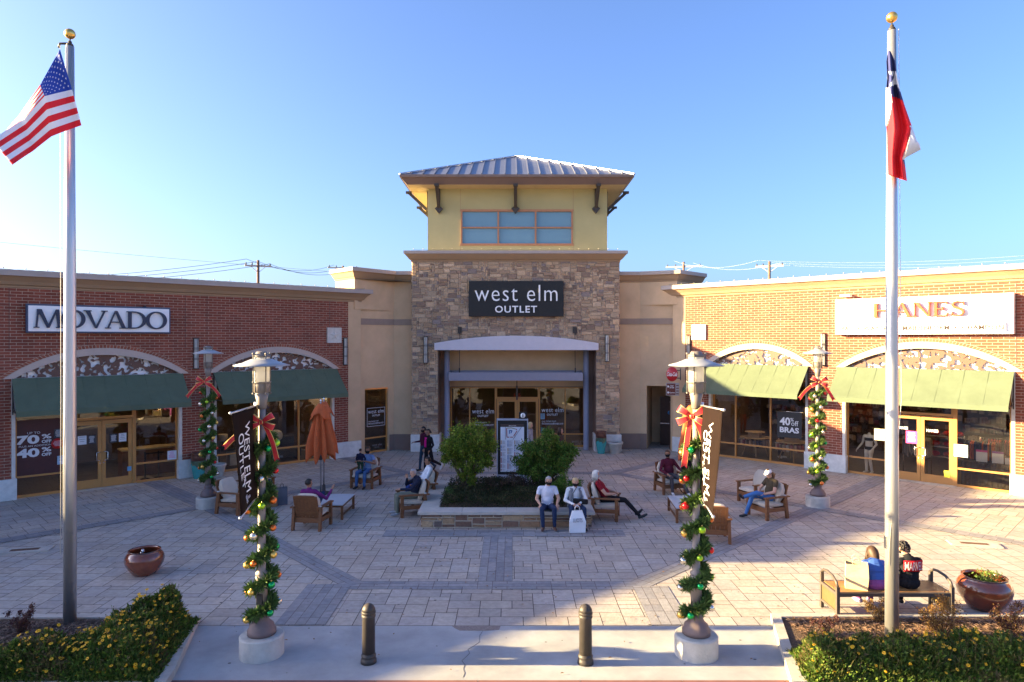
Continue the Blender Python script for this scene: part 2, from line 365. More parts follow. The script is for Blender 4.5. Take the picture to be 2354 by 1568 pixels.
band((-.35, 14.12), (-.35, 17.7), .72, .008, 15, .3, .18); band((-3.3, 17.62), (2.9, 17.62), .6, .0095, 16)
tag(bd.build('grey_paving_bands', M_pave), kind='structure')
# cracks and a worn patch in the front pavement
cr = MB(); r2 = random.Random(3)
def crack(pts, wd):
    for (a, b_) in zip(pts, pts[1:]):
        cr.beam((a[0], a[1], .0), (b_[0], b_[1], .0), wd, .006)
pt = [(-.45, 11.93)]
for i in range(14): pt.append((pt[-1][0] + r2.uniform(-.09, .06), pt[-1][1] - .13))
crack(pt, .0035); tag(cr.build('pavement_cracks', M_grout), kind='structure')
pc = MB(); pc.prism([(-1.05, 11.93), (-.2, 11.93), (-.22, 11.78), (-.45, 11.73), (-.9, 11.74), (-1.0, 11.85)][::-1], -.01, .004); tag(pc.build('pavement_patch', mat('mortar patch', (.24, .19, .165), .9, amt=.3, ns=20)), kind='structure')

# trench drains in the paving
M_rust = mat('rusty grate', (.12, .06, .035), .8, amt=.4, ns=30)
def drain(px, py, an, label):
    t = thing('floor_drain', label, 'drain', gp(px, py), an, 'floor drains in the plaza')
    q = MB(); q.box(-.55, .55, -.2, .2, .0, .0305); q.build('concrete_surround', M_curb, t)
    q = MB(); q.box(-.3, .3, -.075, .075, .028, .036)
    q.build('grate', M_rust, t)
drain(57, 1266, R(15), 'rusty drain grate set in the shaded paving by the left edge')
drain(2239, 1252, R(-15), 'rusty drain grate set in the sunlit paving before the outlet on the right')

# ================================================================ BUILDINGS
def tower_pt(px, py, Y): return dp(px, py, Y)
WL = Wall(-15.51, 21.36, 1723, 1569)
WR = Wall((1647 - CX) / F * 29.2, 29.2, 1626, -1569)

def arc(u0, u1, zf, zt, n=24):    # segmental arch points from foot to foot
    h = zt - zf; c = (u0 + u1) / 2; a = (u1 - u0) / 2; r = (a * a + h * h) / (2 * h); zc = zt - r; t0 = math.asin(a / r)
    return [(c + r * math.sin(-t0 + 2 * t0 * i / n), zc + r * math.cos(-t0 + 2 * t0 * i / n)) for i in range(n + 1)]
def arch_band(mb, u0, u1, zf, zt, th, y0, y1, n=24):
    o_ = arc(u0, u1, zf, zt, n); i_ = arc(u0 + th * 1.2, u1 - th * 1.2, zf, zt - th, n)
    for k in range(n):
        q = [o_[k], o_[k + 1], i_[k + 1], i_[k]]
        vs = [(a, y0, b_) for a, b_ in q] + [(a, y1, b_) for a, b_ in q]
        mb.add(vs, [(3, 2, 1, 0), (4, 5, 6, 7), (0, 1, 5, 4), (2, 3, 7, 6)] + ([(3, 0, 4, 7)] if k == 0 else []) + ([(1, 2, 6, 5)] if k == n - 1 else []))

def brick_front(mb, u0, u1, top, bays, depth=.4):
    """front face with arched openings: bays = (a, b, spring, crown)"""
    cur = u0
    for a, b_, zs, zc in bays:
        mb.quad((cur, 0, 0), (a, 0, 0), (a, 0, top), (cur, 0, top))
        pts = arc(a, b_, zs, zc, 24)
        for (x0, z0), (x1, z1) in zip(pts, pts[1:]):
            mb.quad((x0, 0, z0), (x1, 0, z1), (x1, 0, top), (x0, 0, top))
            mb.quad((x0, 0, z0), (x0, depth, z0), (x1, depth, z1), (x1, 0, z1))
        mb.quad((a, 0, 0), (a, 0, zs), (a, depth, zs), (a, depth, 0)); mb.quad((b_, 0, zs), (b_, 0, 0), (b_, depth, 0), (b_, depth, zs))
        cur = b_
    mb.quad((cur, 0, 0), (u1, 0, 0), (u1, 0, top), (cur, 0, top))

def cornice(mb, a, b_, z0, prof, e0=0., e1=0.):
    """prof = (out, dz) pairs; extended past the ends by out*e"""
    for (o0, d0), (o1, d1) in zip(prof, prof[1:]):
        mb.quad((a - o0 * e0, -o0, z0 + d0), (b_ + o0 * e1, -o0, z0 + d0), (b_ + o1 * e1, -o1, z0 + d1), (a - o1 * e0, -o1, z0 + d1))

def window_set(root, a, b_, z1, muls, sill, y, name='window', z0=.0, glass=None, headz=None, fw=.055):
    """frame with mullions, glass behind"""
    f = MB(); w2 = fw
    f.box(a, b_, y - .045, y + .045, z0, z0 + .08); f.box(a, a + w2, y - .05, y + .05, z0 + .08, z1 - .06); f.box(b_ - w2, b_, y - .05, y + .05, z0 + .08, z1 - .06)
    f.box(a, b_, y - .045, y + .045, z1 - .06, z1)
    for m_ in muls: f.box(m_ - w2 / 2, m_ + w2 / 2, y - .042, y + .042, z0 + .08, z1 - .06)
    if sill: f.box(a + w2, b_ - w2, y - .038, y + .038, sill - .03, sill + .03)
    o = f.build(name, M_frame, root)
    gl = MB(); gl.quad((a + .01, y, z0 + .03), (b_ - .01, y, z0 + .03), (b_ - .01, y, z1 - .01), (a + .01, y, z1 - .01)); gl.build('pane', glass or M_glass, o)
    return o

def door_leaf(root, a, b_, z1, y, side):
    d = MB(); st = .11
    d.box(a, a + st, y - .028, y + .028, .02, z1); d.box(b_ - st, b_, y - .028, y + .028, .02, z1); d.box(a + st, b_ - st, y - .028, y + .028, z1 - .13, z1)
    d.box(a + st, b_ - st, y - .028, y + .028, .02, .30)
    o = d.build('door', M_frame, root)
    q = MB(); q.quad((a + st, y, .3), (b_ - st, y, .3), (b_ - st, y, z1 - .13), (a + st, y, z1 - .13)); q.build('pane', M_glass, o)
    h = MB(); hx = (b_ - .05) if side > 0 else (a + .05); dx = -.11 * side
    h.tube([(hx, y - .03, .93), (hx, y - .085, .93), (hx + dx * .3, y - .1, .93), (hx + dx, y - .1, .95), (hx + dx, y - .1, 1.20), (hx + dx * .3, y - .1, 1.22), (hx, y - .085, 1.22), (hx, y - .03, 1.22)], .013, 6)
    h.build('handle', M_chrome, o)
    k = MB(); k.T = Matrix.Translation((hx, y - .035, .84)) @ Matrix.Rotation(R(90), 4, 'X'); k.lathe([(0.001, -.01), (.02, -.01), (.02, .01), (.001, .01)], 10); k.build('lock', M_chrome, o)
    return o

def awning(root, a, b_, zt, zb, out, end0=True, end1=True):
    w_ = MB(); val = .16; zv = zb + val; n = 12; r3 = random.Random(int(a * 100))
    pts = []
    for i in range(n + 1):
        u = a + (b_ - a) * i / n; pts.append((u, 0))
    for i in range(n):
        u0, u1 = pts[i][0], pts[i + 1][0]
        for k in range(5):
            t0, t1 = k / 5, (k + 1) / 5; sag = lambda t: -.025 * math.sin(math.pi * t)
            P = lambda u, t: (u, -.03 - (out - .03) * t, zt + (zv - zt) * t + sag(t) )
            w_.smooth = False; w_.quad(P(u0, t0)[:3], P(u0, t1), P(u1, t1), P(u1, t0))
        w_.quad((u0, -out, zv), (u0, -out - .012, zb), (u1, -out - .012, zb), (u1, -out, zv))
    for u, on in ((a, end0), (b_, end1)):
        pass
    o = w_.build('awning', M_awn, root, solid=.01)
    fr = MB()
    for u in [a + .02, b_ - .02] + [a + (b_ - a) * k / 4 for k in (1, 2, 3)]:
        fr.beam((u, -.03, zt - .04), (u, -out + .03, zv - .02), .03, .03); fr.beam((u, -.02, zv - .04), (u, -out + .03, zv - .04), .03, .03); fr.beam((u, -.03, zv + .35), (u, -.45, zv - .04), .025, .025)
        fr.beam((u, -.03, zt), (u, -.03, zb), .04, .03)
    fr.beam((a, -out + .03, zv - .03), (b_, -out + .03, zv - .03), .03, .03)
    fr.build('awning_frame', M_dark, o)
    s_ = MB()                                            # seams: narrow raised strips of the same canvas
    for i in range(1, 8):
        u = a + (b_ - a) * i / 8
        s_.beam((u, -.035, zt + .012), (u, -out * .5, (zt + zv) / 2 - .008), .02, .006); s_.beam((u, -out * .5, (zt + zv) / 2 - .008), (u, -out, zv + .008), .02, .006)
    s_.build('seam', M_awn, o)
    return o

PRW = [(0, 0), (.03, .02), (.03, .07), (.10, .10), (.16, .2), (.30, .34), (.34, .36), (.38, .36), (.38, .54), (0.35, .54), (-.5, .5)]

M_mortar = mat('brick mortar', (.43, .32, .235), .9)
def sconce(wall, px, py0, py1, label, out=0.0):
    z1 = wall.z(px, py0, .1); z0 = wall.z(px, py1, .1); u = wall.u(px, .1)
    t = thing('wall_sconce', label, 'wall lamp', wall.w(u, out, z0), wall.rot, 'tall wall sconces on the shop fronts')
    h = z1 - z0
    q = MB(); q.prism([(.075 * math.cos(a), -.02 - .12 * math.sin(a)) for a in [math.pi * k / 10 for k in range(11)]][::-1], .03, h - .03); q.smooth = False; q.build('diffuser', M_opal, t)
    q = MB()
    for zz in (0, h - .035): q.prism([(.09 * math.cos(a), -.015 - .14 * math.sin(a)) for a in [math.pi * k / 10 for k in range(11)]][::-1], zz, zz + .035)
    for zz in (h * .33, h * .66):
        for d in (-.02, .02): q.prism([(.083 * math.cos(a), -.02 - .13 * math.sin(a)) for a in [math.pi * k / 10 for k in range(11)]][::-1], zz + d - .006, zz + d + .006)
    q.box(-.092, -.076, -.06, 0, 0, h); q.box(.076, .092, -.06, 0, 0, h); q.box(-.006, .006, -.16, -.145, 0, h); q.box(-.092, .092, -.015, .0, 0, h)
    q.build('cage', M_dark, t)

def star_tile(root, wall, px, z0, z1):
    u = wall.u(px); s_ = (z1 - z0) / 2; q = MB(); zc = (z0 + z1) / 2
    q.box(u - s_, u + s_, -.06, .0, z0, z1); fr = .035
    for a in ((u - s_, u + s_, z1 - fr, z1), (u - s_, u + s_, z0, z0 + fr), (u - s_, u - s_ + fr, z0 + fr, z1 - fr), (u + s_ - fr, u + s_, z0 + fr, z1 - fr)): q.box(a[0], a[1], -.075, -.06, a[2], a[3])
    o = q.build('star_tile', M_jamb, root)
    st = MB(); R1 = s_ * .82; pts = []
    for k in range(10):
        a = math.pi / 2 + k * math.pi / 5; rr = R1 if k % 2 == 0 else R1 * .39
        pts.append((u + rr * math.cos(a), -.062, zc + rr * math.sin(a)))
    for k in range(10): st.add([pts[k], pts[(k + 1) % 10], (u, -.115, zc)], [(1, 0, 2)])
    st.build('star', M_jamb, o)

def wing(W, root, u0, u1, ub, top, bays, zaw, prof, e1, e0, panels):
    """bays: dict(a,b opening, zs,zc arch, aw=(a,b,zt,zb,out))"""
    br = MB(); brick_front(br, ub[0], ub[1], top, [(x['a'], x['b'], x['zs'], x['zc']) for x in bays]); br.build('brick_wall', M_brick, root)
    for x in bays:
        a, b_, zs, zc = x['a'], x['b'], x['zs'], x['zc']
        vo = MB(); n = int((b_ - a) / .085)                      # soldier course round the arch
        o_ = arc(a - .34, b_ + .34, zs, zc + .34, n); i_ = arc(a - .22, b_ + .22, zs, zc + .235, n)
        rr = random.Random(5)
        for k in range(n):
            k_ = rr.uniform(.8, 1.2); vo.col = (k_, k_ * .98, k_ * .95); t = .10
            L_ = lambda p_, q_, s_: (p_[0] + (q_[0] - p_[0]) * s_, p_[1] + (q_[1] - p_[1]) * s_)
            q = [L_(o_[k], o_[k + 1], t), L_(o_[k + 1], o_[k], t), L_(i_[k + 1], i_[k], t), L_(i_[k], i_[k + 1], t)]
            vo.add([(c_[0], -.012, c_[1]) for c_ in q] + [(c_[0], .002, c_[1]) for c_ in q], [(3, 2, 1, 0), (0, 1, 5, 4), (1, 2, 6, 5), (2, 3, 7, 6), (3, 0, 4, 7)])
        vo.build('soldier_course', mat('soldier brick', (.29, .088, .05), .85, usecol=True, amt=.15, ns=20), root)
        am = MB(); arch_band(am, a - .35, b_ + .35, zs, zc + .35, .14, -.006, .001, 40); am.build('arch_mortar', M_mortar, root)
        tr = MB(); arch_band(tr, a - .22, b_ + .22, zs - .02, zc + .235, .235, -.05, .10, 30); at = tr.build('arch_trim', M_trim, root)
        sp = MB(); pts = arc(a, b_, zs, zc, 24); sp.prism([(q[0], q[1]) for q in pts], .10, .104, 'y'); sp.build('pierced_screen', M_screen, root)
        sb = MB(); sb.prism([(q[0], q[1] + .05) for q in [(a - .05, zs - .3)] + pts + [(b_ + .05, zs - .3)]], .17, .20, 'y'); sb.build('screen_backing', M_white, root)
        awning(root, *x['aw'])
        for j0 in (a, b_ - .1): jb = MB(); jb.box(j0, j0 + .1, -.015, .18, .64, zs); jb.build('jamb_trim', M_jamb, root)
    cur = u0
    for x in bays + [None]:
        nx = x['a'] + .14 if x else u1
        n_ = max(1, round((nx - cur) / 1.3)); pl = MB()
        for i in range(n_):
            a = cur + (nx - cur) * i / n_; b_ = cur + (nx - cur) * (i + 1) / n_
            pl.box(a + .004, b_ - .004, -.07, .2, 0, .655)
        pl.build('plinth', M_plinth, root, bevel=.012)
        if x: cur = x['b'] - .14
    cn = MB(); cornice(cn, u0, u1, top, PRW[:8], e0, e1); cn.build('cornice', M_corn, root)
    cp = MB(); cornice(cp, u0, u1, top, PRW[7:], e0, e1)
    for e, uu, sg in ((e0, u0, -1), (e1, u1, 1)):
        if e: cp.quad((uu + sg * .38, -.38, top + .36), (uu + sg * .38, .5, top + .36), (uu + sg * .35, .5, top + .54), (uu + sg * .35, -.35, top + .54))
    cp.build('parapet_cap', M_cap, root)
    if e1 or e0:
        en = MB()
        for e, uu, sg in ((e0, u0, -1), (e1, u1, 1)):
            if not e: continue
            for (o0, d0), (o1, d1) in zip(PRW[:7], PRW[1:8]): en.quad((uu + sg * o0, -o0, top + d0), (uu + sg * o0, .5, top + d0), (uu + sg * o1, .5, top + d1), (uu + sg * o1, -o1, top + d1))
        en.build('cornice_return', M_corn, root)
    rf = MB(); rf.box(u0, u1, .41, .5, 0.02, top + .45) if False else None
    rf = MB(); rf.box(u0 + .05, u1 - .05, .5, 9, top - .1, top + .2); rf.build('roof', M_cap, root)

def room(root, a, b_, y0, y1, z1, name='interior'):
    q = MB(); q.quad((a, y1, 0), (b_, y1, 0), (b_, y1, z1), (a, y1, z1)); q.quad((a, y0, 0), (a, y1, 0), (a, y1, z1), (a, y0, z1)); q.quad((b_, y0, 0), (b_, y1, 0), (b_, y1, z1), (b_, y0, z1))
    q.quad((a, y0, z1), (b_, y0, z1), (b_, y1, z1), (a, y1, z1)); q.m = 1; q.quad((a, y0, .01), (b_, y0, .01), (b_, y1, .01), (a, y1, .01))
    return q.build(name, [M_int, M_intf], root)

# ---- left wing
left = thing('brick_store_building', 'long dark red brick shop row in the shade on the left', 'building', WL.o, WL.rot)
TL = 6.62
def U(px, o=0): return WL.u(px, o)
bL = [dict(a=U(26), b=U(418), zs=3.80, zc=4.49, aw=(U(27, .03), U(420, .03), 3.79, 2.66, 1.0)),
      dict(a=U(491), b=U(768), zs=3.80, zc=4.49, aw=(U(490, .03), U(774, .03), 3.79, 2.66, 1.0))]
uend = U(829)
wing(WL, left, -5.0, uend, (-5.0, U(800)), TL, bL, 0, PRW, 1., 0., None)
q = MB(); q.box(U(800), uend, -.004, .4, .0, TL + .01); q.build('stucco_pier', M_stuc, left)
q = MB(); q.box(U(200), U(200) + .012, -.003, .01, 4.75, 5.2)
for px in (20, 425): q.box(U(px), U(px) + .012, -.004, .002, 4.7, TL)
for px in (475, 757): q.box(U(px), U(px) + .012, -.004, .002, 4.7, TL)
q.build('expansion_joint', M_dark, left)
star_tile(left, WL, 767, 4.87, 5.51)
# bay 1: window, double door, window
a1, b1 = bL[0]['a'] + .1, bL[0]['b'] - .1; dc = U(236.6); dr = U(309); dl = 2 * dc - dr - .02; Yw = .2; ztop = 3.35
window_set(left, a1, dl - .09, ztop, [], .66, Yw); window_set(left, dr + .03, b1, ztop, [], .67, Yw)
window_set(left, dl - .03, dr + .03, ztop, [], None, Yw, 'transom', z0=2.30)
for d0 in (dl - .09, dr - .03): q = MB(); q.box(d0, d0 + .06, Yw - .055, Yw + .055, 0, ztop); q.build('door_post', M_frame, left)
door_leaf(left, dl - .02, dc - .005, 2.27, Yw, 1); door_leaf(left, dc + .005, dr - .04, 2.27, Yw, -1)
q = MB(); q.box(dl - .1, dr + .1, -.1, .2, 0, .022); q.build('threshold', M_curb, left)
# bay 2
a2, b2 = bL[1]['a'] + .1, bL[1]['b'] - .1
window_set(left, a2, b2, ztop, [U(577, -.2), U(686, -.2)], .66, Yw)
# left block carrying on towards the camera's left, out of the picture: the same row, it throws the big shadow
lx = MB(); lx.box(-9.0, -5.0, 0, 9, 0, 7.05); lx.build('row_extension', M_brick, left)
lx = MB(); lx.box(-34, -9.0, 0, 9, 0, 6.45); lx.build('lower_row_extension', M_brick, left)

# ---- right wing
right = thing('sunlit_brick_store_building', 'long brick shop row lit orange by the low sun on the right', 'building', WR.o, WR.rot)
TR = 6.88
V = lambda px, o=0: WR.u(px, o)
ap = V(1737); r_ = V(1857); l_ = 2 * ap - r_
a4, b4 = V(1936), V(2333)
bR = [dict(a=l_, b=r_, zs=3.99, zc=4.62, aw=(V(1568, 1.15), V(1858, .03), 3.98, 2.76, 1.15)),
      dict(a=a4, b=b4, zs=3.99, zc=4.70, aw=(V(1925, .03), V(2331, .03), 3.98, 2.76, 1.15))]
ustart = V(1546)
wing(WR, right, ustart, V(2353) + 12, (V(1575), V(2353) + 12), TR, bR, 0, PRW, 0., 1., None)
q = MB(); q.box(ustart, V(1575), -.004, .4, .0, TR + .01); q.build('stucco_pier', M_stuc, right)
q = MB()
for px in (1598, 1906, 1950, 2336): q.box(V(px), V(px) + .012, -.004, .002, 4.2, TR)
q.build('expansion_joint', M_dark, right)
star_tile(right, WR, 1607, 4.99, 5.66)
a3 = l_ + .1; b3 = r_ - .1
window_set(right, a3, b3, 3.4, [V(1691, -.2), V(1771, -.2)], .62, Yw)
dc2 = V(2116, -.2); dr2 = V(2191, -.2); dl2 = 2 * dc2 - dr2
window_set(right, a4 + .1, dl2 - .06, 3.4, [], .62, Yw); window_set(right, dr2 + .06, b4 - .1, 3.4, [], .62, Yw)
window_set(right, dl2, dr2, 3.4, [], None, Yw, 'transom', z0=2.36)
for d0 in (dl2 - .06, dr2): q = MB(); q.box(d0, d0 + .06, Yw - .055, Yw + .055, 0, 3.4); q.build('door_post', M_frame, right)
door_leaf(right, dl2 + .01, dc2 - .005, 2.33, Yw, 1); door_leaf(right, dc2 + .005, dr2 - .01, 2.33, Yw, -1)
q = MB(); q.box(dl2 - .1, dr2 + .1, -.1, .2, 0, .022); q.build('threshold', M_curb, right)
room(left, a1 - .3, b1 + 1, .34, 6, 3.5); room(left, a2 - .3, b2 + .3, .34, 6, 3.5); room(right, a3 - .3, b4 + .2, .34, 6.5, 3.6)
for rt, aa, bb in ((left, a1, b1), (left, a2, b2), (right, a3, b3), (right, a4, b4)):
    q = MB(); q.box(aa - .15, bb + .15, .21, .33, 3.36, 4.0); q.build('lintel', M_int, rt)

# ---- corner links between the wings and the tower
PRC = [(0, 0), (.04, .02), (.04, .06), (.09, .10), (.2, .26), (.26, .31), (.30, .31), (.30, .47), (.27, .47), (-.4, .44)]
def shell(mb, P, z0, z1, thick=None):
    for (a, b_) in zip(P, P[1:]): mb.quad((a[0], a[1], z0), (b_[0], b_[1], z0), (b_[0], b_[1], z1), (a[0], a[1], z1))
def poly_cornice(mb, P, z, prof):
    n = len(P); off = []
    for i in range(n):
        ns = []
        for a, b_ in ((i - 1, i), (i, i + 1)):
            if 0 <= a and b_ < n:
                d = Vector((P[b_][0] - P[a][0], P[b_][1] - P[a][1])).normalized(); ns.append(Vector((d.y, -d.x)))
        v = sum(ns, Vector((0, 0))); v = v.normalized() / max(.3, v.normalized().dot(ns[0])); off.append(v)
    for (o0, d0), (o1, d1) in zip(prof, prof[1:]):
        for i in range(n - 1):
            a = lambda k, o, d: (P[k][0] + off[k].x * o, P[k][1] + off[k].y * o, z + d)
            mb.quad(a(i, o0, d0), a(i + 1, o0, d0), a(i + 1, o1, d1), a(i, o1, d1))
ZC = 7.62
TX0, TX1, TY = -4.47, 4.80, 30.6
cl = thing('corner_link_building', 'tan stucco corner between the red brick row and the stone tower, with a narrow window', 'building', (0, 0, 0))
C0 = WL.w(U(829) - .002, -.12); C1 = dp(905, 781, 30.95); C1 = Vector((C1.x, 30.98, 0)); C2 = Vector((TX0 + .02, 30.98, 0))
back = WL.N * -1.0
c0t = WL.w(U(813) , .06)
PL = [(c0t + back * 1.7)[:2], c0t[:2], C1[:2], C2[:2]]
q = MB()
Wc = Wall(C0.x, C0.y, C1.x - C0.x, C1.y - C0.y)
wa, wb = Wc.u(838), Wc.u(892); wl = (C1 - C0).length; zt = Wc.z(865, 892)
def loc2(W, u): p_ = W.w(u); return (p_.x, p_.y)
for a, b_, z0, z1 in ((0, wa, 0, ZC), (wb, wl, 0, ZC), (wa, wb, zt, ZC)):
    A, B = loc2(Wc, a), loc2(Wc, b_); q.quad((*A, z0), (*B, z0), (*B, z1), (*A, z1))
for u in (wa, wb):
    A = Wc.w(u); B = Wc.w(u, -.2); q.quad((A.x, A.y, 0), (B.x, B.y, 0), (B.x, B.y, zt), (A.x, A.y, zt))
q.quad((C1.x, C1.y, 0), (C2.x, C2.y, 0), (C2.x, C2.y, ZC), (C1.x, C1.y, ZC))
q.build('stucco_wall', M_stuc, cl)
q = MB(); shell(q, PL[:3], TL - .3, ZC); q.quad(*[(x, y, ZC) for x, y in PL]); q.build('upper_wall', M_stuc, cl)
q = MB(); poly_cornice(q, PL, ZC, PRC[:6]); q.build('cornice', M_corn, cl)
q = MB(); poly_cornice(q, PL, ZC, PRC[5:]); q.build('parapet_cap', M_cap, cl)
q = MB()
def strip(P, z0, z1, o, m):
    s_ = MB(); poly_cornice(s_, P, 0, [(0, z0), (o, z0), (o, z1), (0, z1)]); return s_.build(m[0], m[1], cl if P[0][0] < 0 else cr_)
PB = [C0[:2], C1[:2], C2[:2]]
zb0, zb1 = 5.66, 5.93
strip(PB, zb0, zb1, .035, ('belt_course', M_band))
strip([loc2(Wc, wb + .05), C1[:2], C2[:2]], 0, .72, .02, ('dark_base', M_stuc_dk))
wr = bpy.data.objects.new('window', None)
wh = thing('wh', None, None); wh.location = Wc.o; wh.rotation_euler.z = Wc.rot
wo = window_set(None, wa, wb, zt, [], .66, .12); wo.parent = cl; wo.location = Wc.o; wo.rotation_euler.z = Wc.rot
bpy.data.objects.remove(wh); bpy.data.objects.remove(wr)
rm = room(None, wa - .3, wb + .3, .22, 2.2, 3.0); rm.parent = cl; rm.location = Wc.o; rm.rotation_euler.z = Wc.rot

cr_ = thing('corner_link_building', 'tan stucco corner between the stone tower and the sunlit brick row, with an open passage', 'building', (0, 0, 0))
D0 = Vector((TX1 - .02, 31.2, 0)); D1 = Vector(((1471 - CX) / F * 31.2, 31.2, 0)); D2 = WR.w(V(1547), -.12)
Wd = Wall(D1.x, D1.y, D2.x - D1.x, D2.y - D1.y); wl2 = (D2 - D1).length
pa, pb = Wd.u(1486), Wd.u(1541); pz = Wd.z(1510, 887)
q = MB(); q.quad((D0.x, D0.y, 0), (D1.x, D1.y, 0), (D1.x, D1.y, ZC), (D0.x, D0.y, ZC))
for a, b_, z0, z1 in ((0, pa, 0, ZC), (pb, wl2, 0, ZC), (pa, pb, pz, ZC)):
    A, B = loc2(Wd, a), loc2(Wd, b_); q.quad((*A, z0), (*B, z0), (*B, z1), (*A, z1))
for u in (pa, pb):
    A = Wd.w(u); B = Wd.w(u, -2.4); q.quad((A.x, A.y, 0), (B.x, B.y, 0), (B.x, B.y, pz), (A.x, A.y, pz))
A, B, C_, D_ = Wd.w(pa), Wd.w(pb), Wd.w(pb, -2.4), Wd.w(pa, -2.4)
q.quad(*[(v.x, v.y, pz) for v in (A, B, C_, D_)]); q.quad((D_.x, D_.y, 0), (C_.x, C_.y, 0), (C_.x, C_.y, pz), (D_.x, D_.y, pz))
q.build('stucco_wall', M_stuc, cr_)
d0t = WR.w(V(1556), .02)
PR_ = [D0[:2], D1[:2], d0t[:2], (d0t - WR.N * 2.2)[:2]]
q = MB(); shell(q, PR_[1:], TR - .3, ZC); q.quad(*[(x, y, ZC) for x, y in PR_]); q.build('upper_wall', M_stuc, cr_)
q = MB(); poly_cornice(q, PR_, ZC, PRC[:6]); q.build('cornice', M_corn, cr_)
q = MB(); poly_cornice(q, PR_, ZC, PRC[5:]); q.build('parapet_cap', M_cap, cr_)
strip([D0[:2], D1[:2], D2[:2]], 5.70, 5.97, .035, ('belt_course', M_band))
strip([D0[:2], D1[:2], loc2(Wd, pa)], 0, .72, .02, ('dark_base', M_stuc_dk))
# passage door on its right-hand wall
A = Wd.w(pb - .01, -.35); dd = -Wd.N
q = MB(); q.T = Matrix.Translation(A) @ Matrix.Rotation(math.atan2(dd.y, dd.x), 4, 'Z'); q.box(0, 1.0, .02, .07, 0, 2.15); o = q.build('door', mat('brown door', (.07, .03, .018), .5), cr_)
q = MB(); A2 = Wd.w(pa + .05, -1.6); q.T = Matrix.Translation(A2) @ Matrix.Rotation(Wd.rot, 4, 'Z')
q.box(.42, 1.32, -.05, 0, 0, 2.3); q.build('passage_door', mat('brown door', (.07, .03, .018), .5), cr_)
q = MB(); q.T = Matrix.Translation(A2) @ Matrix.Rotation(Wd.rot, 4, 'Z'); q.box(.42, 1.32, -.075, -.05, 1.02, 1.06); q.build('push_bar', M_chrome, cr_)
q = MB(); q.T = Matrix.Translation(A2) @ Matrix.Rotation(Wd.rot, 4, 'Z') @ Matrix.Translation((.86, -.056, 1.55)) @ Matrix.Rotation(R(90), 4, 'X')
q.lathe([(.001, 0), (.09, 0), (.09, .004), (.001, .004)], 16); q.build('blue_sticker', mat('blue sticker', (.05, .22, .45), .5), cr_)
# ================================================================ STONE TOWER
tower = thing('stone_tower', 'stone faced entrance tower with olive upper storey and hipped metal roof in the middle', 'tower', (0, 0, 0))
M_stone = mat('ledge stone', (.95, .88, .80), .9, amt=.22, ns=14, bump=.7, bs=22, usecol=True, spec=.2)
M_mort = mat('stone mortar', (.50, .41, .32), .95, amt=.15, ns=20)
STC = [(.52, .385, .265), (.46, .34, .235), (.37, .27, .20), (.28, .20, .155), (.56, .43, .31), (.27, .225, .215), (.42, .305, .215), (.33, .245, .19), (.50, .385, .28), (.46, .35, .25), (.44, .32, .22)]
def stone_face(mb, x0, x1, z0, z1, place, seed, uw=.10, uh=.078, sizes=((3, 2), (4, 2), (5, 2), (2, 1), (3, 1), (4, 1), (2, 2), (2, 2), (4, 3), (3, 2), (1, 2), (5, 2)), gap=.015, skip=None, cols=STC):
    r = random.Random(seed); W_ = x1 - x0; H_ = z1 - z0; uw = W_ / round(W_ / uw); uh = H_ / round(H_ / uh)
    for a, b_, a2, b2 in ashlar(W_ + 1e-6, H_ + 1e-6, uw, uh, sizes, r):
        A, B, C, D = x0 + a + gap / 2, x0 + a2 - gap / 2, z0 + b_ + gap / 2, z0 + b2 - gap / 2
        if skip and skip((A + B) / 2, (C + D) / 2): continue
        d = r.uniform(.018, .05); i = .011; c = r.choice(cols); k = r.uniform(.82, 1.15); mb.col = (c[0] * k, c[1] * k, c[2] * k)
        j = lambda: r.uniform(-.006, .006)
        P = [place(A + j(), C + j(), 0), place(B + j(), C + j(), 0), place(B + j(), D + j(), 0), place(A + j(), D + j(), 0)]
        Q = [place(A + i + j(), C + i + j(), d + j() * .8), place(B - i + j(), C + i + j(), d + j() * .8), place(B - i + j(), D - i + j(), d + j() * .8), place(A + i + j(), D - i + j(), d + j() * .8)]
        mb.add(P + Q, [(4, 5, 6, 7), (0, 1, 5, 4), (1, 2, 6, 5), (2, 3, 7, 6), (3, 0, 4, 7)])
ZS = 8.50; OX0, OX1, OZ = -3.31, 3.76, 4.75
q = MB(); fr_ = lambda x, z, d: (x, TY - d, z)
inop = lambda x, z: OX0 < x < OX1 and z < OZ
# three fields so no stone crosses the opening
stone_face(q, TX0, TX1, OZ, ZS, fr_, 1); stone_face(q, TX0, OX0, .72, OZ, fr_, 2); stone_face(q, OX1, TX1, .72, OZ, fr_, 3)
stone_face(q, 0, 1.4, .72, ZS, lambda x, z, d: (TX0 - d, TY + 1.4 - x, z), 4); stone_face(q, 0, 1.4, .72, ZS, lambda x, z, d: (TX1 + d, TY + x, z), 5)
q.build('stone_facing', M_stone, tower)
q = MB()
q.box(TX0, TX1, TY, TY + .5, OZ, ZS); q.box(TX0, OX0, TY, TY + .75, 0, OZ); q.box(OX1, TX1, TY, TY + .75, 0, OZ)
q.box(TX0, TX1, TY + .75, TY + 8, 5.0, ZS); q.build('wall_core', M_mort, tower)
for a, b_ in ((TX0 - .06, OX0 + .07), (OX1 - .07, TX1 + .09)): q = MB(); q.box(a, b_, TY - .13, TY + .8, 0, .76); q.build('plinth', M_plinth, tower, bevel=.015)
PT = [(TX0, TY + 6), (TX0, TY), (TX1, TY), (TX1, TY + 6)]
PRT = [(0.0, 0), (.05, .0), (.05, .05), (.12, .10), (.24, .24), (.30, .32), (.34, .33), (.34, .46), (-1.2, .46)]
q = MB(); poly_cornice(q, PT, ZS, PRT[:6]); q.build('cornice', M_corn, tower)
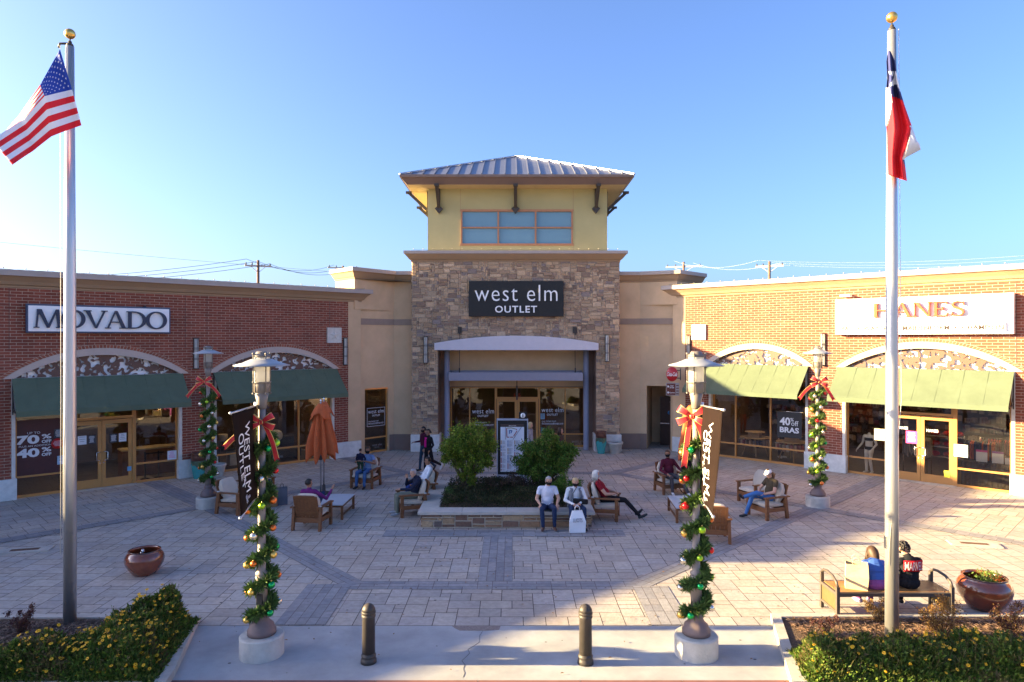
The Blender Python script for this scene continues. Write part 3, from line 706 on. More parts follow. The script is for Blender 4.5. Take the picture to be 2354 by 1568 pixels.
q = MB(); poly_cornice(q, PT, ZS, PRT[5:]); q.build('parapet_cap', M_cap, tower)
# recess
BY = 31.75
q = MB()
q.quad((OX0, BY, 2.82), (OX1, BY, 2.82), (OX1, BY, 4.8), (OX0, BY, 4.8)); q.build('recess_wall', M_stuc, tower)
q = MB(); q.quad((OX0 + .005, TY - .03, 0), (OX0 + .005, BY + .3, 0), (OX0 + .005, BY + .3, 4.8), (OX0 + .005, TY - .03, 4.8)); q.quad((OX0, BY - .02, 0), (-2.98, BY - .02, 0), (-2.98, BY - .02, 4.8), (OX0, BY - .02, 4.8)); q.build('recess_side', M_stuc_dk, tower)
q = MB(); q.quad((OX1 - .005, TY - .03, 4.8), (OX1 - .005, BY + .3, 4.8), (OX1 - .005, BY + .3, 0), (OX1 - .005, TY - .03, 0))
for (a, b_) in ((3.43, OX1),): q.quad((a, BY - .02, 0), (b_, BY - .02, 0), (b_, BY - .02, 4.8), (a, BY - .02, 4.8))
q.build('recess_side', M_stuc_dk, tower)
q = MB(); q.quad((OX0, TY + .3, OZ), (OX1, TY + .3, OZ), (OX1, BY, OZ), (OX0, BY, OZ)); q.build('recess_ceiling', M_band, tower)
for x in (-2.95, 3.36):
    q = MB(); q.lathe([(.14, 0), (.14, .05), (.125, .06), (.125, 4.6)], 20, (x, 31.0, 0)); q.build('column', M_lav, tower)
# arched fascia
q = MB(); AX0 = (998 - CX) / F * 30.25; AX1 = (1375.5 - CX) / F * 30.25
top = arc(AX0, AX1, 4.85, 5.18, 24); poly = [(AX0, 4.54)] + top + [(AX1, 4.54)]
q.prism(poly[::-1], 30.25, TY + .02, 'y'); q.build('arched_fascia', M_lavp, tower, bevel=.01)
q = MB(); x0, x1 = -2.80, 3.14; y0, y1 = 30.2, 31.6; z0, z1 = 3.19, 3.55
q.box(x0, x1, y0, y0 + .05, z0, z1); q.box(x0, x0 + .05, y0 + .05, y1, z0, z1); q.box(x1 - .05, x1, y0 + .05, y1, z0, z1); q.box(x0 + .05, x1 - .05, y0 + .05, y1, z0 + .05, z0 + .1); q.box(x0 - .08, x1 + .08, BY - .15, BY - .01, z0 + .02, z1 + .03)
q.build('door_canopy', M_lav, tower)
for px in (1055.5, 1322):
    x = (px - CX) / F * 30.3; q = MB(); q.tube([(x, 30.33, 3.5), (x, TY - .06, 5.5)], .012, 6); q.tube([(x, 30.33, 3.5), (x, 30.33, 3.75)], .03, 6)
    q.box(x - .09, x + .09, TY - .09, TY - .03, 5.28, 5.58); q.box(x - .02, x + .02, TY - .14, TY - .09, 5.36, 5.52); q.build('hanger_rod', M_dark, tower)
# shop front of the tower
fx = lambda px: (px - CX) / F * BY
q0 = window_set(tower, -2.84, 3.43, 2.81, [], None, BY + .12, 'window', z0=2.22); 
bpy.data.objects.remove(kids(q0)[0]); bpy.data.objects.remove(q0)
m1, dL, dM, dR, m2 = fx(1079), fx(1139.5), fx(1188.6), fx(1238.5), fx(1299)
xl, xr = -2.86, 3.40; zt2 = 2.80; yy = BY + .12
window_set(tower, xl, dL, zt2, [m1], .60, yy); window_set(tower, dR, xr, zt2, [m2], .60, yy)
window_set(tower, dL, dR, zt2, [], None, yy, 'transom', z0=2.25)
door_leaf(tower, dL + .03, dM - .005, 2.24, yy, 1); door_leaf(tower, dM + .005, dR - .03, 2.24, yy, -1)
room(tower, xl - .3, xr + .3, yy + .15, yy + 6, 3.0)
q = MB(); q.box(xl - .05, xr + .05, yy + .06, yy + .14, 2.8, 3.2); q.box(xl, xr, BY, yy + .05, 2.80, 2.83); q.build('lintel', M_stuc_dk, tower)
q = MB(); q.tube([(dM - .02, BY - .5, 3.2), (dM - .02, BY - .5, 2.85)], .02, 6); q.box(dM - .06, dM + .02, BY - .53, BY - .47, 2.25, 2.9); q.build('hanging_blade', M_dark, tower)
text('street_number', '165', mat('red number', (.45, .05, .02), .5), tower, dM, yy - .02, 2.42, h=.17)
# upper storey
UX0, UX1, UY = -3.83, 4.33, 31.05; EZ = 11.90
WXa, WXb, WZa, WZb = -2.33, 2.77, 9.33, 10.88
q = MB()
def holed(mb, x0, x1, z0, z1, a, b_, c, d, y):
    mb.quad((x0, y, z0), (a, y, z0), (a, y, z1), (x0, y, z1)); mb.quad((b_, y, z0), (x1, y, z0), (x1, y, z1), (b_, y, z1))
    mb.quad((a, y, z0), (b_, y, z0), (b_, y, c), (a, y, c)); mb.quad((a, y, d), (b_, y, d), (b_, y, z1), (a, y, z1))
    for p in (((a, c), (b_, c)), ((b_, c), (b_, d)), ((b_, d), (a, d)), ((a, d), (a, c))):
        mb.quad((p[0][0], y, p[0][1]), (p[1][0], y, p[1][1]), (p[1][0], y + .2, p[1][1]), (p[0][0], y + .2, p[0][1]))
holed(q, UX0, UX1, 8.9, EZ + .05, WXa, WXb, WZa, WZb, UY)
q.quad((UX0, UY + 8, 8.9), (UX0, UY, 8.9), (UX0, UY, EZ + .05), (UX0, UY + 8, EZ + .05)); q.quad((UX1, UY, 8.9), (UX1, UY + 8, 8.9), (UX1, UY + 8, EZ + .05), (UX1, UY, EZ + .05))
q.quad((UX1, UY + 8, 8.9), (UX0, UY + 8, 8.9), (UX0, UY + 8, EZ), (UX1, UY + 8, EZ))
q.build('olive_wall', M_olive, tower)
q = MB()
for x in (WXa - .02, WXb + .01): q.box(x, x + .014, UY - .003, UY + .01, 8.95, WZa); q.box(x, x + .014, UY - .003, UY + .01, WZb, EZ)
q.build('wall_joint', M_corn, tower)
M_frost = mat('blue grey spandrel glass', (.15, .29, .38), .2, amt=.04, ns=1, spec=.6)
f = MB(); fw = .07
f.box(WXa - .03, WXb + .03, UY - .03, UY + .1, WZa - .05, WZa + .05); f.box(WXa - .03, WXb + .03, UY - .03, UY + .1, WZb - .05, WZb + .05)
xs = [WXa, WXa + (WXb - WXa) / 3 - .03, WXa + (WXb - WXa) * 2 / 3 - .03, WXb - fw]
for x in xs: f.box(x, x + fw, UY - .025, UY + .09, WZa + .05, WZb - .05)
f.box(WXa + fw, WXb - fw, UY - .02, UY + .085, (WZa + WZb) / 2 - .03, (WZa + WZb) / 2 + .03)
wf = f.build('window_frame', mat('copper frame', (.42, .20, .10), .4), tower)
q = MB(); q.quad((WXa, UY + .06, WZa), (WXb, UY + .06, WZa), (WXb, UY + .06, WZb), (WXa, UY + .06, WZb)); q.build('pane', M_frost, wf)
# eaves and roof
EY = 29.9; ex0, ex1 = -4.93, 5.36; ey1 = EY + (ex1 - ex0)
M_fasc = mat('brown fascia metal', (.17, .115, .095), .55, amt=.05, ns=1)
M_sof = mat('tan soffit', (.5, .39, .22), .85, amt=.05)
q = MB(); zf0, zf1 = 11.86, 12.12
ins = .28
E0 = [(ex0 + ins, EY + ins), (ex1 - ins, EY + ins), (ex1 - ins, ey1 - ins), (ex0 + ins, ey1 - ins)]
E1 = [(ex0 + .06, EY + .06), (ex1 - .06, EY + .06), (ex1 - .06, ey1 - .06), (ex0 + .06, ey1 - .06)]
E2 = [(ex0, EY), (ex1, EY), (ex1, ey1), (ex0, ey1)]
for i in range(4):
    j = (i + 1) % 4; q.quad((*E0[i], zf0), (*E0[j], zf0), (*E1[j], zf1 + .02), (*E1[i], zf1 + .02))
q.build('fascia', M_fasc, tower)
q = MB()
for i in range(4):
    j = (i + 1) % 4; q.quad((*E1[i], zf1 + .02), (*E1[j], zf1 + .02), (*E2[j], zf1 + .02), (*E2[i], zf1 + .02)); q.quad((*E2[i], zf1 + .02), (*E2[j], zf1 + .02), (*E2[j], zf1 + .13), (*E2[i], zf1 + .13))
q.build('gutter', mat('gutter metal', (.20, .14, .11), .45), tower)
q = MB(); q.quad((*E0[3], zf0 + .01), (*E0[2], zf0 + .01), (*E0[1], zf0 + .01), (*E0[0], zf0 + .01)); q.build('soffit', M_sof, tower)
M_roof = mat('standing seam metal', (.20, .21, .26), .34, .6, amt=.08, ns=2.5, spec=.5)
pk = ((ex0 + ex1) / 2, EY + (ex1 - ex0) / 2, 14.42); zr = zf1 + .13
q = MB()
for i in range(4): q.quad((*E2[i], zr), (*E2[(i + 1) % 4], zr), pk)
roof = q.build('roof', M_roof, tower)
q = MB(); half = (ex1 - ex0) / 2; npan = 20
for side in range(4):
    a = Vector((*E2[side], zr)); b_ = Vector((*E2[(side + 1) % 4], zr)); P_ = Vector(pk); mid = (a + b_) / 2; nrm = (b_ - a).cross(P_ - a).normalized()
    for k in range(1, npan):
        t = k / npan; s_ = a.lerp(b_, t); run = 1 - abs(2 * t - 1); e = s_ + (P_ - mid) * run
        q.beam(s_ + nrm * .025, e + nrm * .025, .03, .06, up=nrm)
    q.beam(a + nrm * .02, P_ + nrm * .02, .12, .06)
q.build('seam', M_roof, roof)
# eave brackets
def bracket(x, y, nx, ny):
    t = MB(); n_ = Vector((nx, ny, 0)); s_ = Vector((-ny, nx, 0)); w_ = Vector((x, y, 0))
    lo = w_ + n_ * .06 + Vector((0, 0, 10.98)); hi = w_ + n_ * .98 + Vector((0, 0, 11.84))
    t.beam(lo, hi, .14, .13, up=n_); t.beam(w_ + n_ * .05 + Vector((0, 0, 10.95)), w_ + n_ * .05 + Vector((0, 0, 11.86)), .12, .10, up=n_)
    d = .23; c = w_ + n_ * .0 + Vector((0, 0, 10.95)); c2 = n_ * .14
    Pn = [c + Vector((0, 0, -d)), c + s_ * d * .8, c + Vector((0, 0, d * .7)), c - s_ * d * .8]
    t.add(Pn + [p_ + c2 for p_ in Pn], [(0, 1, 2, 3), (7, 6, 5, 4), (0, 4, 5, 1), (1, 5, 6, 2), (2, 6, 7, 3), (3, 7, 4, 0)])
    t.beam(hi + Vector((0, 0, -.02)) - n_ * .16, hi + Vector((0, 0, -.02)) + n_ * .1, .2, .1); t.build('eave_bracket', M_dark, tower)
for px in (1008.5, 1184.5, 1369.5): bracket((px - CX) / F * 31.0, UY, 0, -1)
for yy_ in (UY + .6, UY + 4.2): bracket(UX0, yy_, -1, 0); bracket(UX1, yy_, 1, 0)
# strings of little bulbs along the parapets
M_bulb = mat('string bulb', (.42, .36, .27), .4)
def bulbs(pts, parent, step=.42):
    q = MB()
    for a, b_ in zip(pts, pts[1:]):
        a = Vector(a); b_ = Vector(b_); n = max(1, int((b_ - a).length / step)); prev = a
        for i in range(n + 1):
            p_ = a.lerp(b_, i / n); q.m = 0; q.ball(p_ + Vector((0, 0, .035)), .022, 6, 4); q.m = 1
            if i: q.tube([prev, (prev + p_) / 2 - Vector((0, 0, .015)), p_], .005, 4, cap=False)
            prev = p_
    q.build('bulb_string', [M_bulb, M_dark], parent)
bulbs([(TX0 + .1, TY - .3, ZS + .50), (TX1 - .1, TY - .3, ZS + .50)], tower)
bulbs([(-4.9, -.3, TL + .56), (uend, -.3, TL + .56)], left, .55); bulbs([(ustart, -.3, TR + .56), (V(2353) + 2, -.3, TR + .56)], right, .6)

# ================================================================ SIGNS ON THE FRONTS
def glyph(mb, ch, x, z, w_, h, y, k):
    """serif capital drawn with thick and thin strokes; k keeps overlapping strokes off one plane"""
    T = .17 * w_ if ch not in 'SO' else .15 * w_; t = .07 * h; sr = .055 * h; n = [0]
    def poly(p):
        n[0] += 1; dy = .0012 * n[0]
        mb.prism([(x + a * w_, z + b_ * h) for a, b_ in p], y - k - dy, y, 'y')
    tw = T / w_; th = .07; ss = .05
    def stem(a, wd): poly([(a, 0), (a + wd, 0), (a + wd, 1), (a, 1)]); poly([(a - .07, 0), (a + wd + .07, 0), (a + wd + .07, ss), (a - .07, ss)]); poly([(a - .07, 1 - ss), (a + wd + .07, 1 - ss), (a + wd + .07, 1), (a - .07, 1)])
    def ring(cx, rx, ry, tx, tz, a0=0, a1=360, m=28):
        for i in range(m):
            p0 = R(a0 + (a1 - a0) * i / m); p1 = R(a0 + (a1 - a0) * (i + 1) / m)
            mb.prism([(x + (cx + rx * math.cos(q_) - 0 * rx) * w_, z + (.5 + ry * math.sin(q_)) * h) for q_ in (p0, p1)] +
                     [(x + (cx + (rx - tx) * math.cos(q_)) * w_, z + (.5 + (ry - tz) * math.sin(q_)) * h) for q_ in (p1, p0)], y - k, y, 'y')
    if ch == 'H': stem(.08, tw); stem(.92 - tw, tw); poly([(.08 + tw, .46), (.92 - tw, .46), (.92 - tw, .54), (.08 + tw, .54)])
    elif ch == 'M': poly([(.06, 0), (.12, 0), (.2, 1), (.12, 1)]); poly([(.12, 1), (.28, 1), (.56, .08), (.47, 0)]); poly([(.47, 0), (.56, .0), (.86, 1), (.79, 1)]); poly([(.79, 1), (.91, 1), (.99, 0), (.86, 0)]); poly([(0, 0), (.2, 0), (.2, ss), (0, ss)]); poly([(.8, 0), (1.05, 0), (1.05, ss), (.8, ss)])
    elif ch == 'O': ring(.5, .5, .52, .17, .075)
    elif ch == 'V': poly([(.02, 1), (.22, 1), (.56, .0), (.47, 0)]); poly([(.47, 0), (.56, 0), (.97, 1), (.88, 1)]); poly([(-.05, 1), (.3, 1), (.3, 1 - ss), (-.05, 1 - ss)]); poly([(.77, 1), (1.05, 1), (1.05, 1 - ss), (.77, 1 - ss)])
    elif ch == 'A': poly([(.05, 0), (.13, 0), (.5, 1), (.43, 1)]); poly([(.43, 1), (.55, 1), (.97, 0), (.77, 0)]); poly([(.22, .33), (.75, .33), (.72, .39), (.24, .39)]); poly([(-.03, 0), (.24, 0), (.24, ss), (-.03, ss)]); poly([(.66, 0), (1.05, 0), (1.05, ss), (.66, ss)])
    elif ch == 'N': poly([(.1, 0), (.16, 0), (.16, 1), (.1, 1)]); poly([(.1, 1), (.3, 1), (.92, 0), (.8, 0)]); poly([(.84, 0), (.92, 0), (.92, 1), (.84, 1)]); poly([(.0, 0), (.26, 0), (.26, ss), (0, ss)]); poly([(.0, 1), (.2, 1), (.2, 1 - ss), (0, 1 - ss)]); poly([(.74, 1), (1.02, 1), (1.02, 1 - ss), (.74, 1 - ss)])
    elif ch == 'E': stem(.12, tw); poly([(.12, 0), (.86, 0), (.92, .22), (.86, .22), (.8, .07), (.12, .07)]); poly([(.12, 1), (.85, 1), (.88, .8), (.82, .8), (.78, .93), (.12, .93)]); poly([(.12 + tw, .47), (.6, .47), (.6, .54), (.12 + tw, .54)]); poly([(.58, .38), (.64, .38), (.64, .64), (.58, .64)])
    elif ch == 'D': stem(.1, tw); ring(.42, .58, .5, .17, .07, -90, 90, 18); poly([(.1, 0), (.42, 0), (.42, .07), (.1, .07)]); poly([(.1, .93), (.42, .93), (.42, 1), (.1, 1)])
    elif ch == 'S':
        P_ = [(.87, .78), (.74, .93), (.5, .97), (.25, .9), (.15, .74), (.25, .6), (.5, .51), (.76, .41), (.88, .26), (.77, .09), (.5, .025), (.24, .07), (.11, .24)]
        W2 = [.03, .05, .05, .09, .13, .14, .14, .14, .12, .08, .05, .05, .03]
        for i in range(len(P_) - 1):
            a, b_ = Vector(P_[i]), Vector(P_[i + 1]); d = (b_ - a).normalized(); n_ = Vector((-d.y, d.x)); dy = .001 * i
            e = d * .02
            mb.prism([(x + p_.x * w_, z + p_.y * h) for p_ in (a - e - n_ * W2[i] / 1.6, b_ + e - n_ * W2[i + 1] / 1.6, b_ + e + n_ * W2[i + 1] / 1.6, a - e + n_ * W2[i] / 1.6)], y - k - dy, y, 'y')
        poly([(.85, .7), (.92, .7), (.92, .98), (.87, .98)]); poly([(.08, .02), (.13, .02), (.13, .32), (.07, .32)])
def serif_word(parent, word, widths, x0, x1, z0, z1, y, k, m, gap=.06):
    tot = sum(widths) + gap * (len(word) - 1); sc = (x1 - x0) / tot; x = x0
    for ch, wd in zip(word, widths):
        q = MB(); glyph(q, ch, x, z0, wd * sc, z1 - z0, y, k); q.build('letter', m, parent); x += (wd + gap) * sc

s1 = thing('store_sign', 'white store sign with navy serif letters and dark rim on the dark red brick wall', 'sign', WL.w(0, .01, 0), WL.rot)
ua, ub_ = U(60, .2), U(391.5, .2)
q = MB(); q.box(ua, ub_, -.2, .0, 5.22, 6.13); q.build('sign_box', mat('navy rim', (.05, .07, .13), .5), s1, bevel=.01)
q = MB(); q.box(ua + .05, ub_ - .05, -.215, -.2, 5.27, 6.08); q.build('sign_face', M_white, s1)
serif_word(s1, 'MOVADO', [1.25, 1.15, 1.05, 1.05, 1.05, 1.15], U(77, .25), U(383, .25), 5.38, 5.97, -.222, .07, M_navy, gap=-.03)
for px in (146, 331):
    q = MB(); q.box(U(px) - .03, U(px) + .03, -.15, .0, 6.13, 6.19); q.build('sign_bracket', M_dark, s1)

s2 = thing('store_sign', 'big white store sign with orange serif letters over a line of small grey lettering', 'sign', WR.w(0, .01, 0), WR.rot)
ua, ub_ = V(1919.5, .3), V(2329.5, .3)
q = MB(); q.box(ua, ub_, -.3, 0, 5.19, 6.50); q.build('sign_box', M_white, s2, bevel=.01)
q = MB(); q.box(V(1930, .42), V(2311, .42), -.38, -.3, 5.27, 5.57); q.build('lower_panel', M_white, s2, bevel=.005)
serif_word(s2, 'HANES', [1.2, 1.1, 1.1, .95, .8], V(2006, .35), V(2219, .35), 5.80, 6.30, -.32, .10, M_orange, gap=.05)
text('small_lettering', 'BALI  \u2022  PLAYTEX  \u2022  MAIDENFORM  \u2022  CHAMPION', mat('grey brown letters', (.04, .025, .02), .5), s2, (V(1933, .42) + V(2306, .42)) / 2, -.388, 5.41, w=V(2306, .42) - V(1933, .42), h=.16, space=1.06, bold=.016)
q = MB(); q.box(V(1936), V(1936) + .35, -.28, 0, 6.60, 6.68); q.build('junction_box', M_white, s2, bevel=.01)

s3 = thing('store_sign', 'black store sign with white lowercase lettering on the stone tower', 'sign', (0, TY - .06, 0))
q = MB(); xa, xb = (1076.7 - CX) / F * 30.4, (1295.4 - CX) / F * 30.4
q.box(xa, xb, -.14, 0, 6.04, 7.62); q.build('sign_box', M_black, s3, bevel=.008)
tx = lambda px: (px - CX) / F * 30.4
text('letters', 'west elm', M_white, s3, (tx(1091) + tx(1281)) / 2, -.17, 7.08, w=tx(1281) - tx(1091), h=.72, ext=.03, bold=-.008, space=1.12)
text('letters', 'OUTLET', M_white, s3, (tx(1137.5) + tx(1234)) / 2, -.17, 6.36, w=tx(1234) - tx(1137.5), h=.31, ext=.03, bold=.018, space=1.15)

for W_, px, a, b_, l in ((WL, 452, 776.5, 848.5, 'slim dark caged wall sconce between the two dark green awnings'),
                        (WL, 795.5, 776, 839.5, 'slim wall sconce at the tower end of the shaded red brick row'),
                        (WR, 1580.5, 770.5, 834.5, 'slim wall sconce at the tower end of the sunlit brick row, below the star tile'),
                        (WR, 1890, 766, 841, 'slim sunlit wall sconce between the two yellow green awnings')): sconce(W_, px, a, b_, l)
WT = Wall(0, TY - .05, 1, 0)
sconce(WT, 977.5, 773, 835.5, 'slim wall sconce on the left stone pier of the tower'); sconce(WT, 1395.8, 769, 832, 'slim wall sconce on the right stone pier of the tower')

# round red sign and brown directional sign on the passage corner
cs = thing('drink_sign', 'round red drink sign with white script, fixed edge-on beside the passage', 'sign', dp(1544.5, 860, 30.0) * 1)
cs.location.z = 0; zc = dp(0, 860, 30.0).z; cs.rotation_euler.z = R(-18)
q = MB(); q.T = Matrix.Translation((0, 0, zc)) @ Matrix.Rotation(R(90), 4, 'X'); q.lathe([(.001, -.05), (.30, -.05), (.32, -.03), (.32, .03), (.30, .05), (.001, .05)], 32, sx=.78)
q.build('disc', mat('drink red', (.45, .008, .012), .35, coat=.4, amt=.02), cs)
q = MB(); q.box(.34, .38, -.04, .05, zc - .26, zc + .26); q.box(.2, .36, -.02, .02, zc + .15, zc + .19); q.box(.2, .36, -.02, .02, zc - .19, zc - .15); q.build('bracket', M_dark, cs)
text('script', 'Coca-Cola', M_white, cs, 0, -.055, zc, w=.44, h=.17, shear=.35, bold=.004, space=.85)
bs_ = thing('directional_sign', 'brown guest services and restrooms sign in a grey frame below the round red sign', 'sign', (dp(1545, 895, 29.9).x, 29.9, 0), R(-12))
z1, z0 = dp(0, 880, 29.9).z, dp(0, 909, 29.9).z
q = MB(); q.box(-.27, .29, -.03, .03, z0, z1); q.box(.17, .27, .03, .05, z0 + .02, z1 - .02); q.build('frame', mat('sign grey', (.35, .31, .30), .5), bs_, bevel=.006)
q = MB(); q.box(-.24, .13, -.04, -.03, z0 + .03, z1 - .03); q.build('panel', mat('sign brown', (.14, .035, .022), .5), bs_)
text('wording', 'Guest\nServices', M_white, bs_, -.02, -.045, z1 - .16, w=.19, h=.14, bold=.01); text('wording', 'Restrooms', M_white, bs_, -.01, -.045, z0 + .13, w=.22, h=.06, bold=.01)
for zz in (z1 - .16, z0 + .13):
    q = MB(); q.T = Matrix.Translation((-.18, -.041, zz)) @ Matrix.Rotation(R(90), 4, 'X'); q.lathe([(.032, 0), (.032, .004), (.043, .004), (.043, 0)], 16); q.build('round_symbol', M_white, bs_)
q = MB()
for i in range(4): q.box(.16, .27, -.036, -.03, z0 + .06 + i * .12, z0 + .10 + i * .12)
q.build('side_tiles', mat('sign brown', (.14, .035, .022), .5), bs_)
# ================================================================ STREET FURNITURE
M_lampm = mat('lamp grey metal', (.17, .145, .125), .45, amt=.06, spec=.5)
M_shade = mat('lamp shade metal', (.30, .31, .33), .4, amt=.05)
M_pole = mat('taupe pole', (.27, .225, .20), .55, amt=.1, ns=3)
M_mauve = mat('mauve cast base', (.165, .12, .115), .6, amt=.12, ns=6)
M_cbase = mat('stained concrete', (.46, .44, .40), .9, amt=.22, ns=3.2, bump=.5, bs=30)
M_alu = mat('brushed aluminium', (.50, .50, .51), .38, .75, amt=.10, ns=1.2, stretch=(6, 6, .5))
M_gold = mat('gold ball', (.80, .50, .14), .28, .9, amt=.08)
M_needle = mat('garland needles', (.085, .14, .04), .7, amt=.4, ns=20, usecol=True)
M_rib = mat('red ribbon', (.50, .012, .02), .5, amt=.06, ns=10, sheen=.3)
M_ribg = mat('gold ribbon edge', (.75, .50, .16), .3, .6, amt=.05)
ORN = [mat('ornament ' + n_, c, .12 if g_ else .35, .85, amt=.03, coat=.6) for n_, c, g_ in
       (('red', (.62, .01, .012), 0), ('gold', (.85, .52, .10), 0), ('green', (.0, .38, .08), 1), ('lime', (.35, .62, .02), 0), ('copper', (.75, .17, .02), 0), ('silver', (.75, .66, .55), 1))]

def make_lamp():
    t = thing('street_lamp', 'x', 'street lamp', (0, 0, 0), 0, 'garlanded street lamps round the plaza')
    q = MB(); q.lathe([(.34, -.02), (.34, .305)], 48, caps=False); q.lathe([(.34, .305), (.322, .325)], 48, caps=False); q.lathe([(.322, .325), (.001, .327)], 48, caps=False); q.build('concrete_base', M_cbase, t)
    q = MB(); q.lathe([(.22, .335), (.222, .40), (.19, .45), (.185, .48), (.13, .53), (.105, .58), (.115, .60), (.115, .625), (.09, .64), (.09, .68), (.001, .68)], 28); q.build('cast_base', M_mauve, t)
    q = MB(); q.lathe([(.085, .66), (.085, 1.2), (.098, 1.21), (.098, 1.24), (.09, 1.25), (.09, 1.27), (.098, 1.28), (.098, 1.30), (.062, 1.33), (.058, 2.5), (.055, 3.96)], 18); q.build('pole', M_pole, t)
    q = MB(); q.lathe([(.062, 3.90), (.075, 3.92), (.078, 4.0), (.105, 4.14), (.085, 4.15), (.12, 4.17), (.125, 4.29), (.12, 4.31), (.14, 4.32), (.14, 4.335), (.001, 4.335)], 24)
    q.build('lamp_housing', M_lampm, t)
    q = MB(); q.lathe([(.118, 4.335), (.12, 4.60), (.12, 4.73)], 24); q.build('lamp_glass', M_opal, t)
    q = MB(); q.lathe([(.43, 4.59), (.432, 4.597), (.30, 4.635), (.17, 4.69), (.135, 4.70), (.135, 4.69), (.29, 4.625), (.43, 4.585)], 40, caps=False); q.build('lamp_shade', M_shade, t)
    q = MB(); q.lathe([(.125, 4.725), (.13, 4.75), (.10, 4.765), (.09, 4.80), (.075, 4.815), (.001, 4.818)], 24)
    for k in range(4):
        a = math.pi / 2 * k + .785; x, y = .142 * math.cos(a), .142 * math.sin(a)
        q.tube([(x, y, 4.14), (x, y, 4.78)], .010, 8); q.ball((x, y, 4.78), .02, 8, 6); q.ball((x, y, 4.15), .02, 8, 6); q.ball((x, y, 4.33), .018, 8, 6)
        q.beam((x * .7, y * .7, 4.765), (x, y, 4.765), .018, .018)
    q.build('lamp_cap', M_lampm, t)
    return t
def garland(seed, label, loc, z0=.68, z1=3.75, turns=6.2, n_orn=25, ph=0., only=None):
    r = random.Random(seed); t = thing('garland', label, 'garland', loc, 0, 'spiral fir garlands with baubles'); q = MB()
    def at(s_):
        a = ph + 2 * math.pi * turns * s_; z = z0 + (z1 - z0) * s_; rad = .155 if z < 1.3 else .125
        return Vector((rad * math.cos(a), rad * math.sin(a), z)), a
    N = 520
    for i in range(N):
        c, a = at(i / N); rad = Vector((math.cos(a), math.sin(a), 0))
        for k in range(13):
            d = (rad * r.uniform(-.2, 1.1) + Vector((r.gauss(0, .7), r.gauss(0, .7), r.gauss(0, .7)))).normalized(); ln = r.uniform(.06, .15); wd = .012
            s_ = d.cross(Vector((r.random(), r.random(), r.random()))).normalized() * wd; e = r.uniform(.55, 1.7); q.col = (e, e * r.uniform(.95, 1.1), e * .8)
            b_ = c + d * r.uniform(0, .035); tip = b_ + d * ln; n2 = d.cross(s_).normalized() * wd
            q.add([b_ - s_ * .5, b_ + s_ * .5, b_ + d * ln * .5 + s_, tip, b_ + d * ln * .5 - s_], [(0, 1, 2, 3, 4)])
            q.add([b_ - n2 * .5, b_ + n2 * .5, b_ + d * ln * .5 + n2, tip, b_ + d * ln * .5 - n2], [(0, 1, 2, 3, 4)])
    q.build('needles', M_needle, t)
    last = -1
    for i in range(n_orn):
        s_ = (i + .5 + r.uniform(-.2, .2)) / n_orn; c, a = at(s_); rad = Vector((math.cos(a), math.sin(a), 0)); k = r.randrange(6)
        if k == last: k = (k + 1) % 6
        last = k; rr = r.choice((.05, .055, .06)); p_ = c + rad * (.075 + rr * .4) + Vector((0, 0, -.05))
        q = MB(); q.m = 0; q.ball(p_, rr, 16, 12); q.m = 1; q.tube([p_ + Vector((0, 0, rr * .9)), p_ + Vector((0, 0, rr * 1.25))], .012, 8); q.build('bauble', [ORN[k], M_gold], t)
    return t
def ribbon(q, pts, wdir, wd, edge=.012):
    """flat ribbon through pts, width direction wdir (vector or list)"""
    pts = [Vector(p_) for p_ in pts]; n = len(pts); W_ = [Vector(w_).normalized() for w_ in (wdir if isinstance(wdir, list) else [wdir] * n)]
    wds = wd if isinstance(wd, list) else [wd] * n
    for lo, hi, m in ((-.5, -.42, 1), (-.42, .42, 0), (.42, .5, 1)):
        q.m = m
        for i in range(n - 1):
            q.smooth = True
            q.quad(pts[i] + W_[i] * wds[i] * lo, pts[i + 1] + W_[i + 1] * wds[i + 1] * lo, pts[i + 1] + W_[i + 1] * wds[i + 1] * hi, pts[i] + W_[i] * wds[i] * hi)
    q.smooth = False
